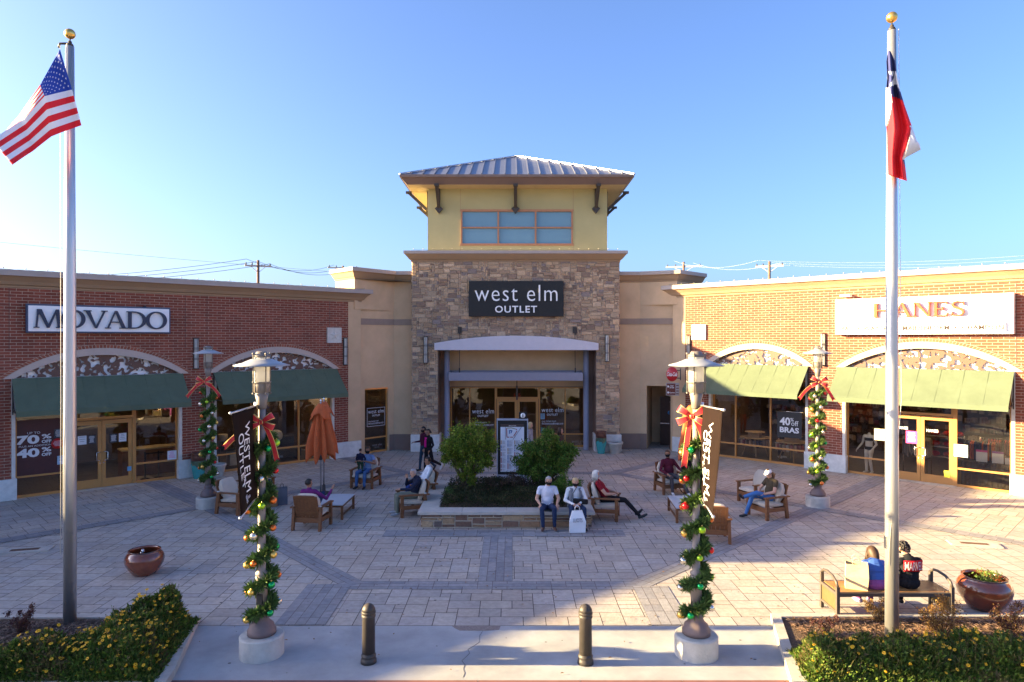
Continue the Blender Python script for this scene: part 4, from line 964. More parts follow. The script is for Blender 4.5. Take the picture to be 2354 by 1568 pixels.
def bow(label, loc, rotz, sc, ltail, rtail, big=False):
    t = thing('ribbon_bow', label, 'bow', loc, rotz, 'gold edged ribbon bows tied on the lamps'); S = Matrix.Scale(sc, 4)
    for sg in (-1, 1):
        q = MB(); q.T = S
        for up in (0, 1):
            h = .02 if up else -.05; tz = .17 if up else -.13; rr = .28 if up else .30
            P = [(0, -.03, 0), (sg * rr * .4, -.10, tz * .45), (sg * rr * .85, -.11, tz * .9), (sg * rr, -.06, tz), (sg * rr * .9, -.01, tz * .95), (sg * rr * .4, -.0, tz * .45), (0, -.01, 0)]
            d = Vector((-tz, 0, sg * rr)).normalized(); d = d if d.z > 0 else -d
            W2 = [d] * 7
            ribbon(q, P, W2, [.06, .12, .17, .175, .16, .11, .06])
        q.build('loop', [M_rib, M_ribg], t, solid=.006)
    for tl in (ltail, rtail):
        q = MB(); q.T = S; P = [Vector((0, -.03, -.02))]; 
        ex, ez = tl; n = 7
        for i in range(1, n): s_ = i / (n - 1); P.append(Vector((ex * (s_ ** .8), -.03 - .03 * math.sin(s_ * 7), ez * s_ ** 1.3)))
        d = (P[-1] - P[0]); wv = Vector((-d.z, 0, d.x)).normalized()
        ribbon(q, P, wv, [.05, .09, .11, .12, .12, .125, .13])
        e = P[-1]; dn = d.normalized(); h_ = wv * .065                       # swallow-tail end
        q.m = 0; q.add([e - h_, e + dn * .05 - h_, e], [(0, 1, 2)]); q.add([e + h_, e + dn * .05 + h_, e], [(2, 1, 0)]); q.build('tail', [M_rib, M_ribg], t, solid=.006)
    q = MB(); q.T = S; q.m = 0; q.ball((0, -.06, 0), .045, 12, 8, (1, .8, 1.2)); q.m = 1
    for x in (-.03, .03): q.ball((x, -.07, 0), .014, 8, 6, (1, 1.4, 3.2))
    q.build('knot', [M_rib, M_ribg], t)
    return t

LP = [Vector((-3.98, 10.86, 0)), Vector((2.93, 10.86, 0)), Vector((-9.08, 20.4, 0)), Vector((9.18, 20.5, 0))]
lab = ['tall garlanded lamp post on a round concrete base in the shaded left foreground', 'tall garlanded lamp post on a sunlit concrete base in the right foreground',
       'lamp post further back on the left, before the pier between the dark green awnings', 'lamp post further back on the right, before the sunlit brick pier between two awnings']
l0 = make_lamp(); l0.location = LP[0]; l0['label'] = lab[0]
for i in (1, 2, 3): dup(l0, LP[i], .3 * i, lab[i])
garland(1, 'fir garland with big baubles winding down the left foreground lamp post', LP[0], ph=2.2, z0=.54, z1=3.55, turns=7, n_orn=34)
garland(2, 'fir garland with big baubles winding down the right foreground lamp post', LP[1], ph=1.1, z0=.54, z1=3.55, turns=7, n_orn=34)
garland(3, 'shaded fir garland winding down the far left lamp post', LP[2], ph=.4, z1=3.5, turns=7.5, n_orn=34)
garland(4, 'fir garland winding down the far right lamp post in front of sunlit brick', LP[3], ph=2.9, z1=3.5, turns=7.5, n_orn=34)
for i, px, py, w_, l in ((0, 603, 1387, .05, ''),):
    q = MB(); q.box(LP[0].x - .045, LP[0].x + .045, LP[0].y - .12, LP[0].y - .08, .83, .98); o = q.build('outlet_box', M_dark, l0); o.matrix_parent_inverse = Matrix.Translation(-LP[0])
bow('red bow with gold edges on the left foreground lamp post, beside the brown banner', LP[0] + Vector((.06, -.16, 3.71)), .1, .64, (-.86, -.58), (.36, -.90))
bow('orange red sunlit bow with a long hanging tail on the right foreground lamp post', LP[1] + Vector((-.1, -.14, 3.80)), -.35, .74, (-.16, -1.05), (.24, -.5))
bow('dark red bow with two spread tails on the far left lamp post', LP[2] + Vector((-.05, -.14, 3.75)), .1, .74, (-.64, -.58), (.60, -.56))
bow('sunlit orange red bow with two spread tails on the far right lamp post', LP[3] + Vector((-.02, -.14, 3.74)), -.2, .78, (-.70, -.62), (.50, -.66))
# the pole of the right front lamp carries an extra orange cloth hanging in the sun
M_cloth = mat('rust umbrella canvas', (.46, .10, .028), .85, amt=.12, ns=5, bump=.15, bs=60)

# banners
M_ban = mat('brown banner cloth', (.013, .0065, .0045), .85, amt=.2, ns=3, spec=.1)
def banner(label, pole, tipt, tipb, zt0, zb0, side):
    """cloth between pole and rod tips"""
    t = thing('hanging_banner', label, 'banner', (pole.x, pole.y, 0), 0, 'brown banners on the front lamp posts'); o = Vector((pole.x, pole.y, 0))
    A = Vector((pole.x + .06 * side, pole.y - .05, zt0)) - o; B = tipt - o; C = Vector((pole.x + .06 * side, pole.y - .05, zb0)) - o; D = tipb - o
    q = MB(); n, m = 10, 18; q.smooth = True
    def P(s_, t_):
        a = A.lerp(B, s_); b_ = C.lerp(D, s_); p_ = a.lerp(b_, t_); nn = (B - A).cross(Vector((0, 0, 1))).normalized()
        return p_ + nn * (.05 * math.sin(s_ * math.pi) * math.sin(t_ * 3.1) + .012 * math.sin(s_ * 9 + t_ * 4))
    for i in range(n):
        for j in range(m): q.quad(P(i / n, j / m), P((i + 1) / n, j / m), P((i + 1) / n, (j + 1) / m), P(i / n, (j + 1) / m))
    q.build('cloth', M_ban, t, solid=.004)
    for e0, e1 in ((A, B), (C, D)):
        q = MB(); d = (e1 - e0).normalized(); q.tube([e0 - d * .08, e1 + d * .05], .014, 8); q.ball(e1 + d * .06, .024, 8, 6); q.tube([e0 - d * .1 + Vector((0, 0, .05)), e0 - d * .1 - Vector((0, 0, .05))], .07, 12); q.build('banner_rod', M_dark if False else M_alu, t)
    def word(body, s0, s1, t0, t1, nm):
        """text reading downwards: text x axis -> t, text up -> s (towards s0)"""
        me = text_mesh(body, 1, 1, .0005, space=1.02); co = np.empty(len(me.vertices) * 3); me.vertices.foreach_get('co', co); co = co.reshape(-1, 3); out = []
        nn = (B - A).cross(Vector((0, 0, 1))).normalized(); nn = nn if nn.dot(Vector((0, 5 - 0, 5)) - (A + o)) < 0 else nn
        tocam = (Vector((0, 0, 4)) - (A + B) / 2 - o); nn = nn if nn.dot(tocam) > 0 else -nn
        for x, y, z in co:
            tt = t0 + (t1 - t0) * (x + .5); ss = s0 + (s1 - s0) * ((.5 - z) if side < 0 else (z + .5))
            out.append(tuple(P(ss, tt) + nn * (.006 if y < 0 else .0045)))
        me.vertices.foreach_set('co', np.array(out).ravel()); me.materials.append(M_white); ob = bpy.data.objects.new(nm, me); COL.objects.link(ob); ob.parent = t
    if side < 0: word('WEST ELM', .30, .50, .14, .86, 'lettering'); word('OUTLET', .52, .72, .24, .80, 'lettering'); word('ALLEN\nPREMIUM OUTLETS', .36, .60, .88, .955, 'small_lettering')
    else: word('WEST ELM', .52, .74, .14, .86, 'lettering'); word('OUTLET', .28, .50, .24, .80, 'lettering'); word('ALLEN\nPREMIUM OUTLETS', .42, .64, .88, .955, 'small_lettering')
banner('brown store banner with white downward lettering on the left foreground lamp post', LP[0], dp(532.5, 949, 9.35), dp(553.5, 1189, 9.35), 3.96, 2.52, -1)
banner('brown store banner lit by the sun on the right foreground lamp post', LP[1], dp(1661, 942, 9.35), dp(1638, 1186, 9.35), 3.96, 2.52, 1)

# bollards
M_boll = mat('brown bollard paint', (.050, .042, .037), .5, amt=.14, ns=8, spec=.4)
t = thing('bollard', 'brown domed bollard standing in shade at the left of the pavement', 'bollard', (0, 0, 0), 0, 'brown bollards on the pavement')
q = MB(); q.lathe([(.10, .14), (.097, .70), (.108, .71), (.108, .735), (.1, .745), (.1, .755), (.11, .765), (.11, .79), (.105, .80)], 28); q.build('post', M_boll, t)
q = MB(); q.lathe([(.106, .795), (.098, .84), (.075, .88), (.04, .905), (.001, .912)], 28); q.build('cap', M_boll, t)
q = MB(); q.lathe([(.125, 0), (.122, .05), (.112, .07), (.108, .09), (.114, .10), (.114, .12), (.106, .13), (.10, .15)], 28); q.build('foot', M_boll, t)
pb1 = gp(847, 1522); pb2 = gp(1345.5, 1524); t.location = pb1
dup(t, pb2, .4, 'brown domed bollard in front of the sunlit patch, right of the middle')

# flagpoles
def flagpole(px, Y, zt, label, arm):
    x = (px - CX) / F * Y
    t = thing('flagpole', label, 'flagpole', (x, Y, 0), 0, 'tall silver flagpoles')
    zp = zt - .22; q = MB(); q.lathe([(.105, -.1), (.102, 3.0), (.09, 6.5), (.066, zp), (.001, zp)], 24); q.build('pole', M_alu, t)
    q = MB(); q.lathe([(.05, zp), (.06, zp + .02), (.045, zp + .05), (.03, zp + .06), (.03, zp + .09), (.012, zp + .10), (.012, zp + .17)], 14)
    if arm: q.tube([(0, 0, zp + .05), (-.16, -.02, zp + .045), (-.18, -.02, zp - .03)], .022, 8)
    q.build('truck', M_dark, t)
    q = MB(); q.ball((0, 0, zt), .088, 24, 16); q.build('finial_ball', M_gold, t)
    q = MB(); q.tube([(-.13 if arm else .08, -.06, zp + .0), (-.09 if arm else .1, -.1, 4), (-.11, -.08, 1.3)], .005, 5); q.build('halyard', M_jamb, t)
    q = MB(); q.box(-.115, -.10, -.03, .03, 1.55, 1.75); q.build('cleat', M_chrome, t)
flagpole(160.5, 11.85, dp(0, 78, 11.85).z, 'tall silver flagpole at the left carrying the stars and stripes', True)
flagpole(2049.5, 11.3, dp(0, 40, 11.3).z, 'tall silver flagpole at the right carrying the limp lone star flag', False)
# US flag
M_fw = mat('flag white', (.80, .78, .80), .8, amt=.05); M_fr = mat('flag red', (.75, .015, .025), .8, amt=.06); M_fb = mat('flag blue', (.02, .055, .34), .8, amt=.06)
def lerp(a, b_, t): return a + (b_ - a) * t
fy = 11.55
SCOL = [0, .40, .62, 1.0]                       # along the fly
TOPR = [(137.5, 113), (92, 194), (45, 262), (-12, 330)]
MIDR = [(165.5, 206), (102.5, 223), (55, 275), (-20, 322)]
BOTR = [(187, 288), (118, 318), (75, 352), (28, 379)]
DEP = [0, -.34, -.50, -.95]
def sm_(a, b_, x): t_ = max(0, min(1, (x - a) / (b_ - a))); return t_ * t_ * (3 - 2 * t_)
def fpt(s_, t_):
    for k in range(3):
        if s_ <= SCOL[k + 1] or k == 2: break
    f = (s_ - SCOL[k]) / (SCOL[k + 1] - SCOL[k])
    g_ = lambda Rr: (lerp(Rr[k][0], Rr[k + 1][0], f), lerp(Rr[k][1], Rr[k + 1][1], f))
    a, m_, b_ = g_(TOPR), g_(MIDR), g_(BOTR)
    tm = 7 / 13
    if t_ < tm: p_ = (lerp(a[0], m_[0], t_ / tm), lerp(a[1], m_[1], t_ / tm))
    else: p_ = (lerp(m_[0], b_[0], (t_ - tm) / (1 - tm)), lerp(m_[1], b_[1], (t_ - tm) / (1 - tm)))
    bow_ = math.sin(math.pi * s_) * (t_ - .2) * -6
    dep = lerp(DEP[k], DEP[k + 1], f * f * (3 - 2 * f)) + .05 * math.sin(s_ * 9 + t_ * 2.5) * (.3 + s_) - .06 * math.exp(-((s_ - .02) / .05) ** 2) + (.55 * (1 - t_ / tm) * sm_(.40, .8, s_) if t_ < tm else 0)
    return dp(p_[0], p_[1] + bow_, fy + dep)
t = thing('flag', 'red, white and blue stars and stripes flag blowing from the left flagpole', 'flag', (0, 0, 0)); q = MB(); ns_, nt_ = 50, 65; q.smooth = True
for i in range(ns_):
    for j in range(nt_):
        s0_, s1_ = i / ns_, (i + 1) / ns_; t0_, t1_ = j / nt_, (j + 1) / nt_; st_ = j // 5
        q.m = 2 if (s0_ < .4 - 1e-6 and st_ < 7) else (1 if st_ % 2 == 0 else 0)
        q.quad(fpt(s0_, t0_), fpt(s1_, t0_), fpt(s1_, t1_), fpt(s0_, t1_))
q.build('cloth', [M_fw, M_fr, M_fb], t, solid=.003)
q = MB()
for rw in range(9):
    for cl_ in range(6 if rw % 2 == 0 else 5):
        sc_ = (.4 / 12) * (1 + 2 * cl_ + (rw % 2)); tc_ = (7 / 13) * (rw + 1) / 10; pts = []
        for k in range(10):
            a = k * math.pi / 5; rr = .019 if k % 2 == 0 else .0075
            pts.append(fpt(min(.399, max(0, sc_ + rr * math.sin(a) * .62)), tc_ - rr * math.cos(a)) + Vector((0, -.012, 0)))
        c = fpt(sc_, tc_) + Vector((0, -.012, 0))
        for k in range(10): q.add([c, pts[k], pts[(k + 1) % 10]], [(0, 1, 2)])
o = q.build('stars', M_fw, t); o['kind'] = 'stuff' if False else 'thing'
# lone star flag hanging almost straight down
t = thing('flag', 'limp red, white and dark blue lone star flag wrapped down the right flagpole', 'flag', (0, 0, 0))
LE = [(2041, 117), (2037, 147), (2038.5, 188), (2036, 205), (2036, 278), (2038.5, 292), (2041, 402)]; RE = [(2048, 117), (2057, 140), (2061.5, 179), (2068, 205), (2090, 278), (2093, 292), (2084, 416)]
RE = [(2046, 117), (2057, 141), (2062, 179), (2069, 210), (2079, 243), (2095, 289), (2096, 300), (2090, 318), (2078, 362), (2084, 416)]
LE = [(2041, 117), (2037, 141), (2039, 179), (2036, 210), (2036, 243), (2036, 285), (2038, 300), (2039, 318), (2040, 362), (2041, 402)]
def inpoly(x, y, P):
    c = False
    for i in range(len(P)):
        x0, y0 = P[i - 1]; x1, y1 = P[i]
        if (y0 > y) != (y1 > y) and x < (x1 - x0) * (y - y0) / (y1 - y0) + x0: c = not c
    return c
cz = lambda L: [(((3300 + x / 1.96)) / 1.7405, y / 1.96 / 1.7405) for x, y in L]
WH = [cz([(470, 683), (505, 690), (525, 775), (516, 880), (484, 990), (465, 990)]), cz([(488, 552), (545, 560), (530, 605)]), cz([(500, 680), (540, 612), (568, 660)]), cz([(665, 985), (690, 985), (760, 1180), (605, 1255), (650, 1110), (686, 1055)]), cz([(540, 612), (550, 555), (580, 600), (600, 740)])]
RD = cz([(520, 755), (580, 770), (660, 830), (700, 1000), (686, 1055), (650, 1110), (605, 1255), (700, 1500), (400, 1500), (470, 990), (484, 985), (516, 880), (526, 800)])
q = MB(); q.smooth = True; NV, NH = 90, 26; fy2 = 11.10
def rowe(E, t_): k = min(len(E) - 2, int(t_ * (len(E) - 1))); f = t_ * (len(E) - 1) - k; return (lerp(E[k][0], E[k + 1][0], f), lerp(E[k][1], E[k + 1][1], f))
def xpt(v, t_):
    a, b_ = rowe(LE, t_), rowe(RE, t_); x = lerp(a[0], b_[0], v); y = lerp(a[1], b_[1], v)
    return x, y, fy2 + .09 * math.sin(v * 11 + t_ * 2) * min(1, t_ * 3) + .1 * abs(v - .5)
for i in range(NH):
    for j in range(NV):
        c4 = [xpt(i / NH, j / NV), xpt((i + 1) / NH, j / NV), xpt((i + 1) / NH, (j + 1) / NV), xpt(i / NH, (j + 1) / NV)]
        mx, my = sum(c[0] for c in c4) / 4, sum(c[1] for c in c4) / 4
        q.m = 0 if any(inpoly(mx, my, P) for P in WH) else (1 if inpoly(mx, my, RD) else 2)
        q.quad(*[dp(*c) for c in c4])
q.m = 0
fl = [(2094, 288), (2100, 303), (2106, 322), (2113, 331), (2116, 344), (2100, 352), (2082, 362), (2076, 368), (2085, 335), (2092, 310)]
q.add([dp(x, y, 11.05 + .05 * math.sin(x)) for x, y in fl], [tuple(range(len(fl)))])
q.build('cloth', [M_fw, M_fr, mat('flag dark blue', (.03, .035, .13), .8)], t, solid=.003)

# utility poles and wires beyond the roofs
M_wood = mat('weathered pole wood', (.16, .10, .075), .9, amt=.2, ns=10, stretch=(3, 3, .3)); M_arm = mat('pale crossarm', (.50, .44, .38), .8)
def upole(px, py, Y, label, arms, rz):
    b_ = dp(px, py, Y); t = thing('utility_pole', label, 'utility pole', (b_.x, b_.y, 0), rz, 'utility poles behind the shops')
    q = MB(); q.tube([(0, 0, 0), (0, 0, b_.z)], [.2, .13], 10); q.build('pole', M_wood, t)
    for dz, wd, full in arms:
        q = MB(); q.box(-wd, wd, -.06, .06, b_.z - dz - .08, b_.z - dz + .08); q.beam((-wd * .6, 0, b_.z - dz), (0, 0, b_.z - dz - .7), .05, .05); q.beam((wd * .6, 0, b_.z - dz), (0, 0, b_.z - dz - .7), .05, .05); q.build('crossarm', M_arm, t)
        for x in (-wd * .9, -wd * .45, wd * .9):
            q = MB(); q.lathe([(.05, 0), (.09, .06), (.04, .12), (.09, .16), (.03, .25)], 8, (x, 0, b_.z - dz + .08)); q.build('insulator', M_dark, t)
    return b_
u1 = upole(593, 598, 70, 'tall wooden utility pole with two crossarms behind the shaded red brick row', [(.6, 1.3, 1), (3.4, 1.5, 1)], .5)
u2 = upole(788, 611, 92, 'short looking utility pole top peeping over the roof left of the tower', [(.3, 2.0, 1)], .4)
u3 = upole(1571, 602, 86, 'utility pole top peeping over the roof right of the tower', [(.6, 2.2, 1)], -.3)
u4 = upole(1768, 601, 72, 'wooden utility pole with two crossarms behind the sunlit brick row', [(.5, 1.4, 1), (3.0, 1.9, 1)], -.5)
u5 = upole(-330, 640, 60, 'utility pole further left out beyond the roof of the red brick row', [(.6, 1.3, 1)], .5)
u6 = upole(2700, 560, 55, 'utility pole further right beyond the roof of the sunlit row', [(.6, 1.3, 1)], -.5)
M_wire = mat('pale wire', (.40, .42, .45), .6)
def wires(a, b_, n, label, sag=1.0, spread=1.2, dz=0., m=M_dark, rad=.022):
    for i in range(n):
        o = (i / max(1, n - 1) - .5) * spread * 2; P = []
        for k in range(17): s_ = k / 16; p_ = a.lerp(b_, s_); P.append((p_.x + o, p_.y, p_.z + dz + .12 - .25 * i - sag * 4 * s_ * (1 - s_)))
        q = MB(); q.tube(P, rad, 4, cap=False); tag(q.build('power_line', m), label, 'wire', 'power lines behind the shops')
wires(u5, u1, 3, 'power line running off left from the tall pole over the red brick roof'); wires(u1, u2, 3, 'power line sagging between the two poles left of the tower'); wires(u3, u4, 2, 'pale power line between the two poles right of the tower', .8, m=M_wire, rad=.009)
wires(u4, u6, 3, 'pale power line running off right above the sunlit roof', .8, m=M_wire, rad=.009); wires(u5, u1, 2, 'lower power line close above the red brick roof', .8, 1.0, -3.4)
wires(dp(0, 560, 60), dp(1130, 650, 90), 1, 'thin single wire crossing the pale sky left of the tower', .3, 0, m=mat('far wire', (.3, .33, .38), .6), rad=.015)
# ================================================================ PLANTER, POTS, FURNITURE
def leaves(q, pts, size, r, cols, norm=None, jit=1.0, asp=.45):
    for c in pts:
        d = Vector((r.gauss(0, 1), r.gauss(0, 1), r.gauss(.3, 1))).normalized(); s_ = d.cross(Vector((r.gauss(0, 1), r.gauss(0, 1), r.gauss(0, 1)))).normalized()
        ln = size * r.uniform(.6, 1.3); w_ = ln * asp; k = r.uniform(.6, 1.5); cc = r.choice(cols); q.col = (cc[0] * k, cc[1] * k, cc[2] * k)
        c = Vector(c); q.add([c, c + d * ln * .5 + s_ * w_ * .5, c + d * ln, c + d * ln * .5 - s_ * w_ * .5], [(0, 1, 2, 3)])
M_leaf = mat('leaf green', (1.15, 1.15, 1.15), .55, amt=.2, ns=5, usecol=True, spec=.3)
def _tl():
    n = M_leaf.node_tree; b = n.nodes['Principled BSDF']; t = n.nodes.new('ShaderNodeBsdfTranslucent'); ms = n.nodes.new('ShaderNodeMixShader'); ms.inputs[0].default_value = .38
    n.links.new(b.inputs['Base Color'].links[0].from_socket, t.inputs[0]); n.links.new(b.outputs[0], ms.inputs[1]); n.links.new(t.outputs[0], ms.inputs[2]); n.links.new(ms.outputs[0], n.nodes['Material Output'].inputs[0])
_tl()
M_twig = mat('twig bark', (.10, .07, .05), .9)
M_capst = mat('planter capstone', (.43, .39, .345), .85, amt=.12, ns=4, bump=.3, bs=50)
M_soil = mat('mulch', (.09, .055, .035), .95, amt=.5, ns=30, bump=1, bs=25)
px0, px1, py0, py1, pz = -2.43, 2.13, 18.12, 22.0, .36
pl = thing('stone_planter', 'low rectangular stone planter with pale cap in the middle of the plaza', 'planter', (0, 0, 0))
q = MB(); q.box(px0 + .04, px1 - .04, py0 + .04, py1 - .04, 0, pz); q.build('core', M_mort, pl)
SC2 = [(.30, .20, .13), (.25, .165, .115), (.36, .26, .17), (.20, .13, .105), (.40, .30, .20), (.17, .14, .14)]
q = MB(); kw = dict(uw=.115, uh=.09, sizes=((3, 2), (4, 2), (5, 2), (3, 1), (2, 2), (4, 1)), gap=.03, cols=SC2)
stone_face(q, px0, px1, .01, pz, lambda x, z, d: (x, py0 + .04 - d, z), 21, **kw); stone_face(q, py0, py1, .01, pz, lambda x, z, d: (px0 + .04 - d, py1 - (x - py0), z), 22, **kw); stone_face(q, py0, py1, .01, pz, lambda x, z, d: (px1 - .04 + d, x, z), 23, **kw)
q.build('stone_facing', M_stone, pl)
cw = .52
for a, b_, c, d, n_ in ((px0 - .07, px1 + .07, py0 - .07, py0 - .07 + cw, 4), (px0 - .07, px1 + .07, py1 + .07 - cw, py1 + .07, 4)):
    for i in range(n_): q = MB(); q.box(a + (b_ - a) * i / n_ + .002, a + (b_ - a) * (i + 1) / n_ - .002, c, d, pz, pz + .085); q.build('capstone', M_capst, pl, bevel=.012)
for a in (px0 - .07, px1 + .07 - cw):
    for i in range(3): y0_, y1_ = py0 - .07 + cw, py1 + .07 - cw; q = MB(); q.box(a, a + cw, y0_ + (y1_ - y0_) * i / 3 + .002, y0_ + (y1_ - y0_) * (i + 1) / 3 - .002, pz, pz + .085); q.build('capstone', M_capst, pl, bevel=.012)
q = MB(); q.box(px0 + cw - .08, px1 - cw + .08, py0 + cw - .08, py1 - cw + .08, pz, pz + .05); q.build('soil', M_soil, pl)
ix0, ix1, iy0, iy1 = px0 + cw - .05, px1 - cw + .05, py0 + cw - .05, py1 - cw + .05
r = random.Random(5)
HED = [(.030, .045, .014), (.022, .035, .012), (.05, .055, .02), (.06, .045, .022), (.018, .028, .01)]
q = MB(); pts = []
for i in range(26000):
    x, y = r.uniform(ix0, ix1), r.uniform(iy0, iy1); h = .16 + .10 * math.sin(x * 3.1) * math.sin(y * 2.3 + 1) + .05 * math.sin(x * 9) * math.sin(y * 8)
    if y < iy0 + .15 or x < ix0 + .15 or x > ix1 - .15: z = pz + .05 + r.random() * (h + .1)
    else: z = pz + .05 + h + r.uniform(-.05, .12)
    pts.append((x, y, z))
leaves(q, pts, .055, r, HED); tag(q.build('low_hedge', M_leaf), 'dark clipped ground hedge filling the stone planter', 'hedge', kind='stuff')
def shrub(name, label, cat, base, blobs, n, leaf, cols, stems, seed, group=None, asp=.45, flowers=None, stemr=.02):
    r = random.Random(seed); t = thing(name, label, cat, base, 0, group); q = MB(); pts = []
    tot = sum(b_[3] ** 2 for b_ in blobs)
    for (x, y, z, rr, sz) in blobs:
        k = int(n * rr * rr / tot); cl = [(Vector((r.gauss(0, 1), r.gauss(0, 1), r.gauss(0, 1))).normalized() * r.uniform(.55, 1.05)) for _ in range(max(6, int(24 * rr / .4)))]
        for i in range(k):
            c = r.choice(cl); d = c + Vector((r.gauss(0, .17), r.gauss(0, .17), r.gauss(0, .17)))
            pts.append((x + d.x * rr, y + d.y * rr, z + d.z * rr * sz))
    leaves(q, pts, leaf, r, cols, asp=asp); q.build('crown', M_leaf, t)
    q = MB()
    for (x, y, z, rr, sz) in blobs:
        for _ in range(stems):
            e = Vector((x + r.gauss(0, rr * .4), y + r.gauss(0, rr * .4), z + r.uniform(-.3, .5) * rr)); m_ = e * .5 + Vector((r.gauss(0, .04), r.gauss(0, .04), 0)); q.tube([(r.gauss(0, .04), r.gauss(0, .04), 0), m_, e], [stemr, stemr * .7, stemr * .35], 6)
    q.build('trunk', M_twig, t)
    if flowers:
        q = MB(); nf, fs, fc = flowers
        for i in range(nf):
            p_ = Vector(r.choice(pts)); q.ball(p_ + Vector((0, -.02, .02)), fs, 6, 4)
        q.build('flowers', fc, t)
    return t
OLG = [(.15, .23, .022), (.09, .16, .02), (.16, .22, .025), (.06, .11, .015), (.17, .17, .03)]
DKG = [(.06, .13, .02), (.08, .17, .025), (.04, .09, .015), (.12, .20, .03), (.13, .14, .03)]
shrub('round_shrub', 'yellow green vase shaped shrub on a thin stem, left one in the stone planter', 'shrub', (-1.36, 20.6, .4),
      [(-.35, 0, 1.45, .45, .95), (.1, 0, 1.6, .5, .95), (.45, .1, 1.35, .42, .9), (-.1, .1, 1.15, .5, .8), (.35, 0, .95, .36, .9), (.05, -.05, .62, .27, 1.0), (-.5, .1, 1.1, .3, .9), (.62, 0, 1.6, .26, .9), (.12, 0, .35, .2, 1.1)], 26000, .075, OLG, 3, 1, 'two bushy shrubs in the stone planter')
shrub('round_shrub', 'dark green bushy shrub on the right of the stone planter, behind the seated couple', 'shrub', (1.0, 20.9, .4),
      [(-.35, 0, .95, .5, .95), (.1, 0, 1.2, .45, 1.0), (.15, 0, 1.6, .27, 1.1), (.45, .05, .95, .45, .95), (-.05, 0, .65, .42, .8), (.7, 0, 1.15, .25, 1.0), (-.6, .1, .7, .25, 1.0)], 24000, .078, DKG, 3, 2, 'two bushy shrubs in the stone planter')
shrub('low_bush', 'fresh bright green low bush at the right end of the stone planter', 'bush', (1.55, 19.9, .4), [(0, 0, .32, .36, .9), (.25, .2, .28, .28, .8), (-.3, .1, .2, .28, .8)], 6000, .045, [(.06, .14, .014), (.09, .17, .02), (.04, .10, .015)], 2, 3)
shrub('low_bush', 'small light green bush at the left end of the stone planter', 'bush', (-1.75, 19.3, .4), [(0, 0, .2, .25, .9), (.25, .1, .15, .2, .8)], 2500, .045, [(.07, .12, .03), (.05, .09, .03)], 2, 4)
shrub('low_bush', 'dark purple brown bush between the two shrubs of the stone planter', 'bush', (.0, 20.2, .4), [(0, 0, .35, .35, .8), (.4, .1, .25, .3, .8), (-.5, 0, .25, .3, .8)], 4500, .05, [(.055, .03, .025), (.04, .028, .02), (.05, .045, .02)], 3, 5)

# directory
dx, dy = (1177.5 - CX) / F * 23.6, 23.6; t = thing('directory_board', 'free standing map directory board with a round letter i on top, behind the planter', 'directory', (dx, dy, 0))
M_dgrey = mat('directory grey', (.30, .33, .40), .5)
q = MB(); q.box(-.54, .54, -.11, .11, .0, .36); q.build('base', M_dgrey, t); q = MB()
q.box(-.54, .54, -.11, .11, 2.22, 2.27); q.box(-.54, -.505, -.11, .11, .36, 2.22); q.box(.505, .54, -.11, .11, .36, 2.22); q.build('frame', M_dgrey, t, bevel=.008)
q = MB(); q.box(-.505, .505, -.10, .10, .36, 2.22); q.build('panel', M_black, t)
q = MB(); q.box(-.41, .40, -.112, -.10, .46, 2.0); ds = q.build('poster_sheet', mat('map paper', (.62, .67, .74), .5, amt=.03), t)
q = MB(); q.box(-.41, .40, -.113, -.1, 2.0, 2.1); q.build('header', mat('header brown', (.06, .04, .035), .5), t)
text('header_text', 'PREMIUM OUTLETS', M_white, t, 0, -.116, 2.04, w=.25, h=.03)
q = MB(); q.box(.22, .50, -.07, .07, 2.28, 2.50); ib = q.build('info_box', M_black, t, bevel=.006)
q = MB(); q.T = Matrix.Translation((.36, -.072, 2.39)) @ Matrix.Rotation(R(90), 4, 'X'); q.lathe([(.001, 0), (.085, 0), (.085, .006), (.001, .006)], 24); q.build('disc', M_white, ib)
text('letter_i', 'i', M_black, ib, .36, -.082, 2.39, h=.13, bold=.03)
q = MB(); mc = [(.30, .05, .03), (.35, .2, .05), (.04, .12, .32), (.16, .17, .05), (.12, .13, .16), (.25, .27, .32)]
q.col = mc[4]; Yp = -.118
def ln(a, b_, w_): q.beam((a[0], Yp, a[1]), (b_[0], Yp, b_[1]), .004, w_, up=(0, 1, 0)) if False else q.beam((a[0], Yp, a[1]), (b_[0], Yp, b_[1]), w_, .004, up=(0, 1, 0))
ln((-.24, 2.0), (-.24, 1.57), .012); ln((.31, 2.0), (.02, 1.57), .014)
q.col = mc[0]
for a, b_ in (((-.2, 1.96), (-.19, 1.66)), ((-.19, 1.65), (-.11, 1.65)), ((-.08, 1.65), (.02, 1.65)), ((.04, 1.68), (.16, 1.87)), ((.15, 1.9), (.11, 1.94))): ln(a, b_, .026)
q.col = mc[3]; ln((-.18, 1.96), (-.04, 1.97), .022); ln((-.04, 1.97), (.1, 1.93), .022)
q.col = mc[2]; ln((-.11, 1.88), (-.02, 1.88), .03); ln((-.10, 1.88), (-.10, 1.77), .03); ln((-.01, 1.88), (-.05, 1.79), .03)
r = random.Random(9)
for cx_ in (-.385, -.155, .08):
    z = 1.54
    while z > .5:
        q.col = r.choice(mc[:3]) if cx_ < .05 or r.random() < .6 else mc[5]; h = r.uniform(.04, .2); q.box(cx_ - .013, cx_ + .013, Yp, Yp + .004, max(.5, z - h), z)
        zz = z - .008; q.col = mc[5]
        while zz > max(.5, z - h): q.box(cx_ + .03, cx_ + .03 + r.uniform(.06, .15), Yp, Yp + .003, zz - .006, zz); zz -= .0165
        z -= h + r.uniform(.005, .05)
q.build('map_print', mat('print ink', (1, 1, 1), .6, usecol=True, amt=.02), t)

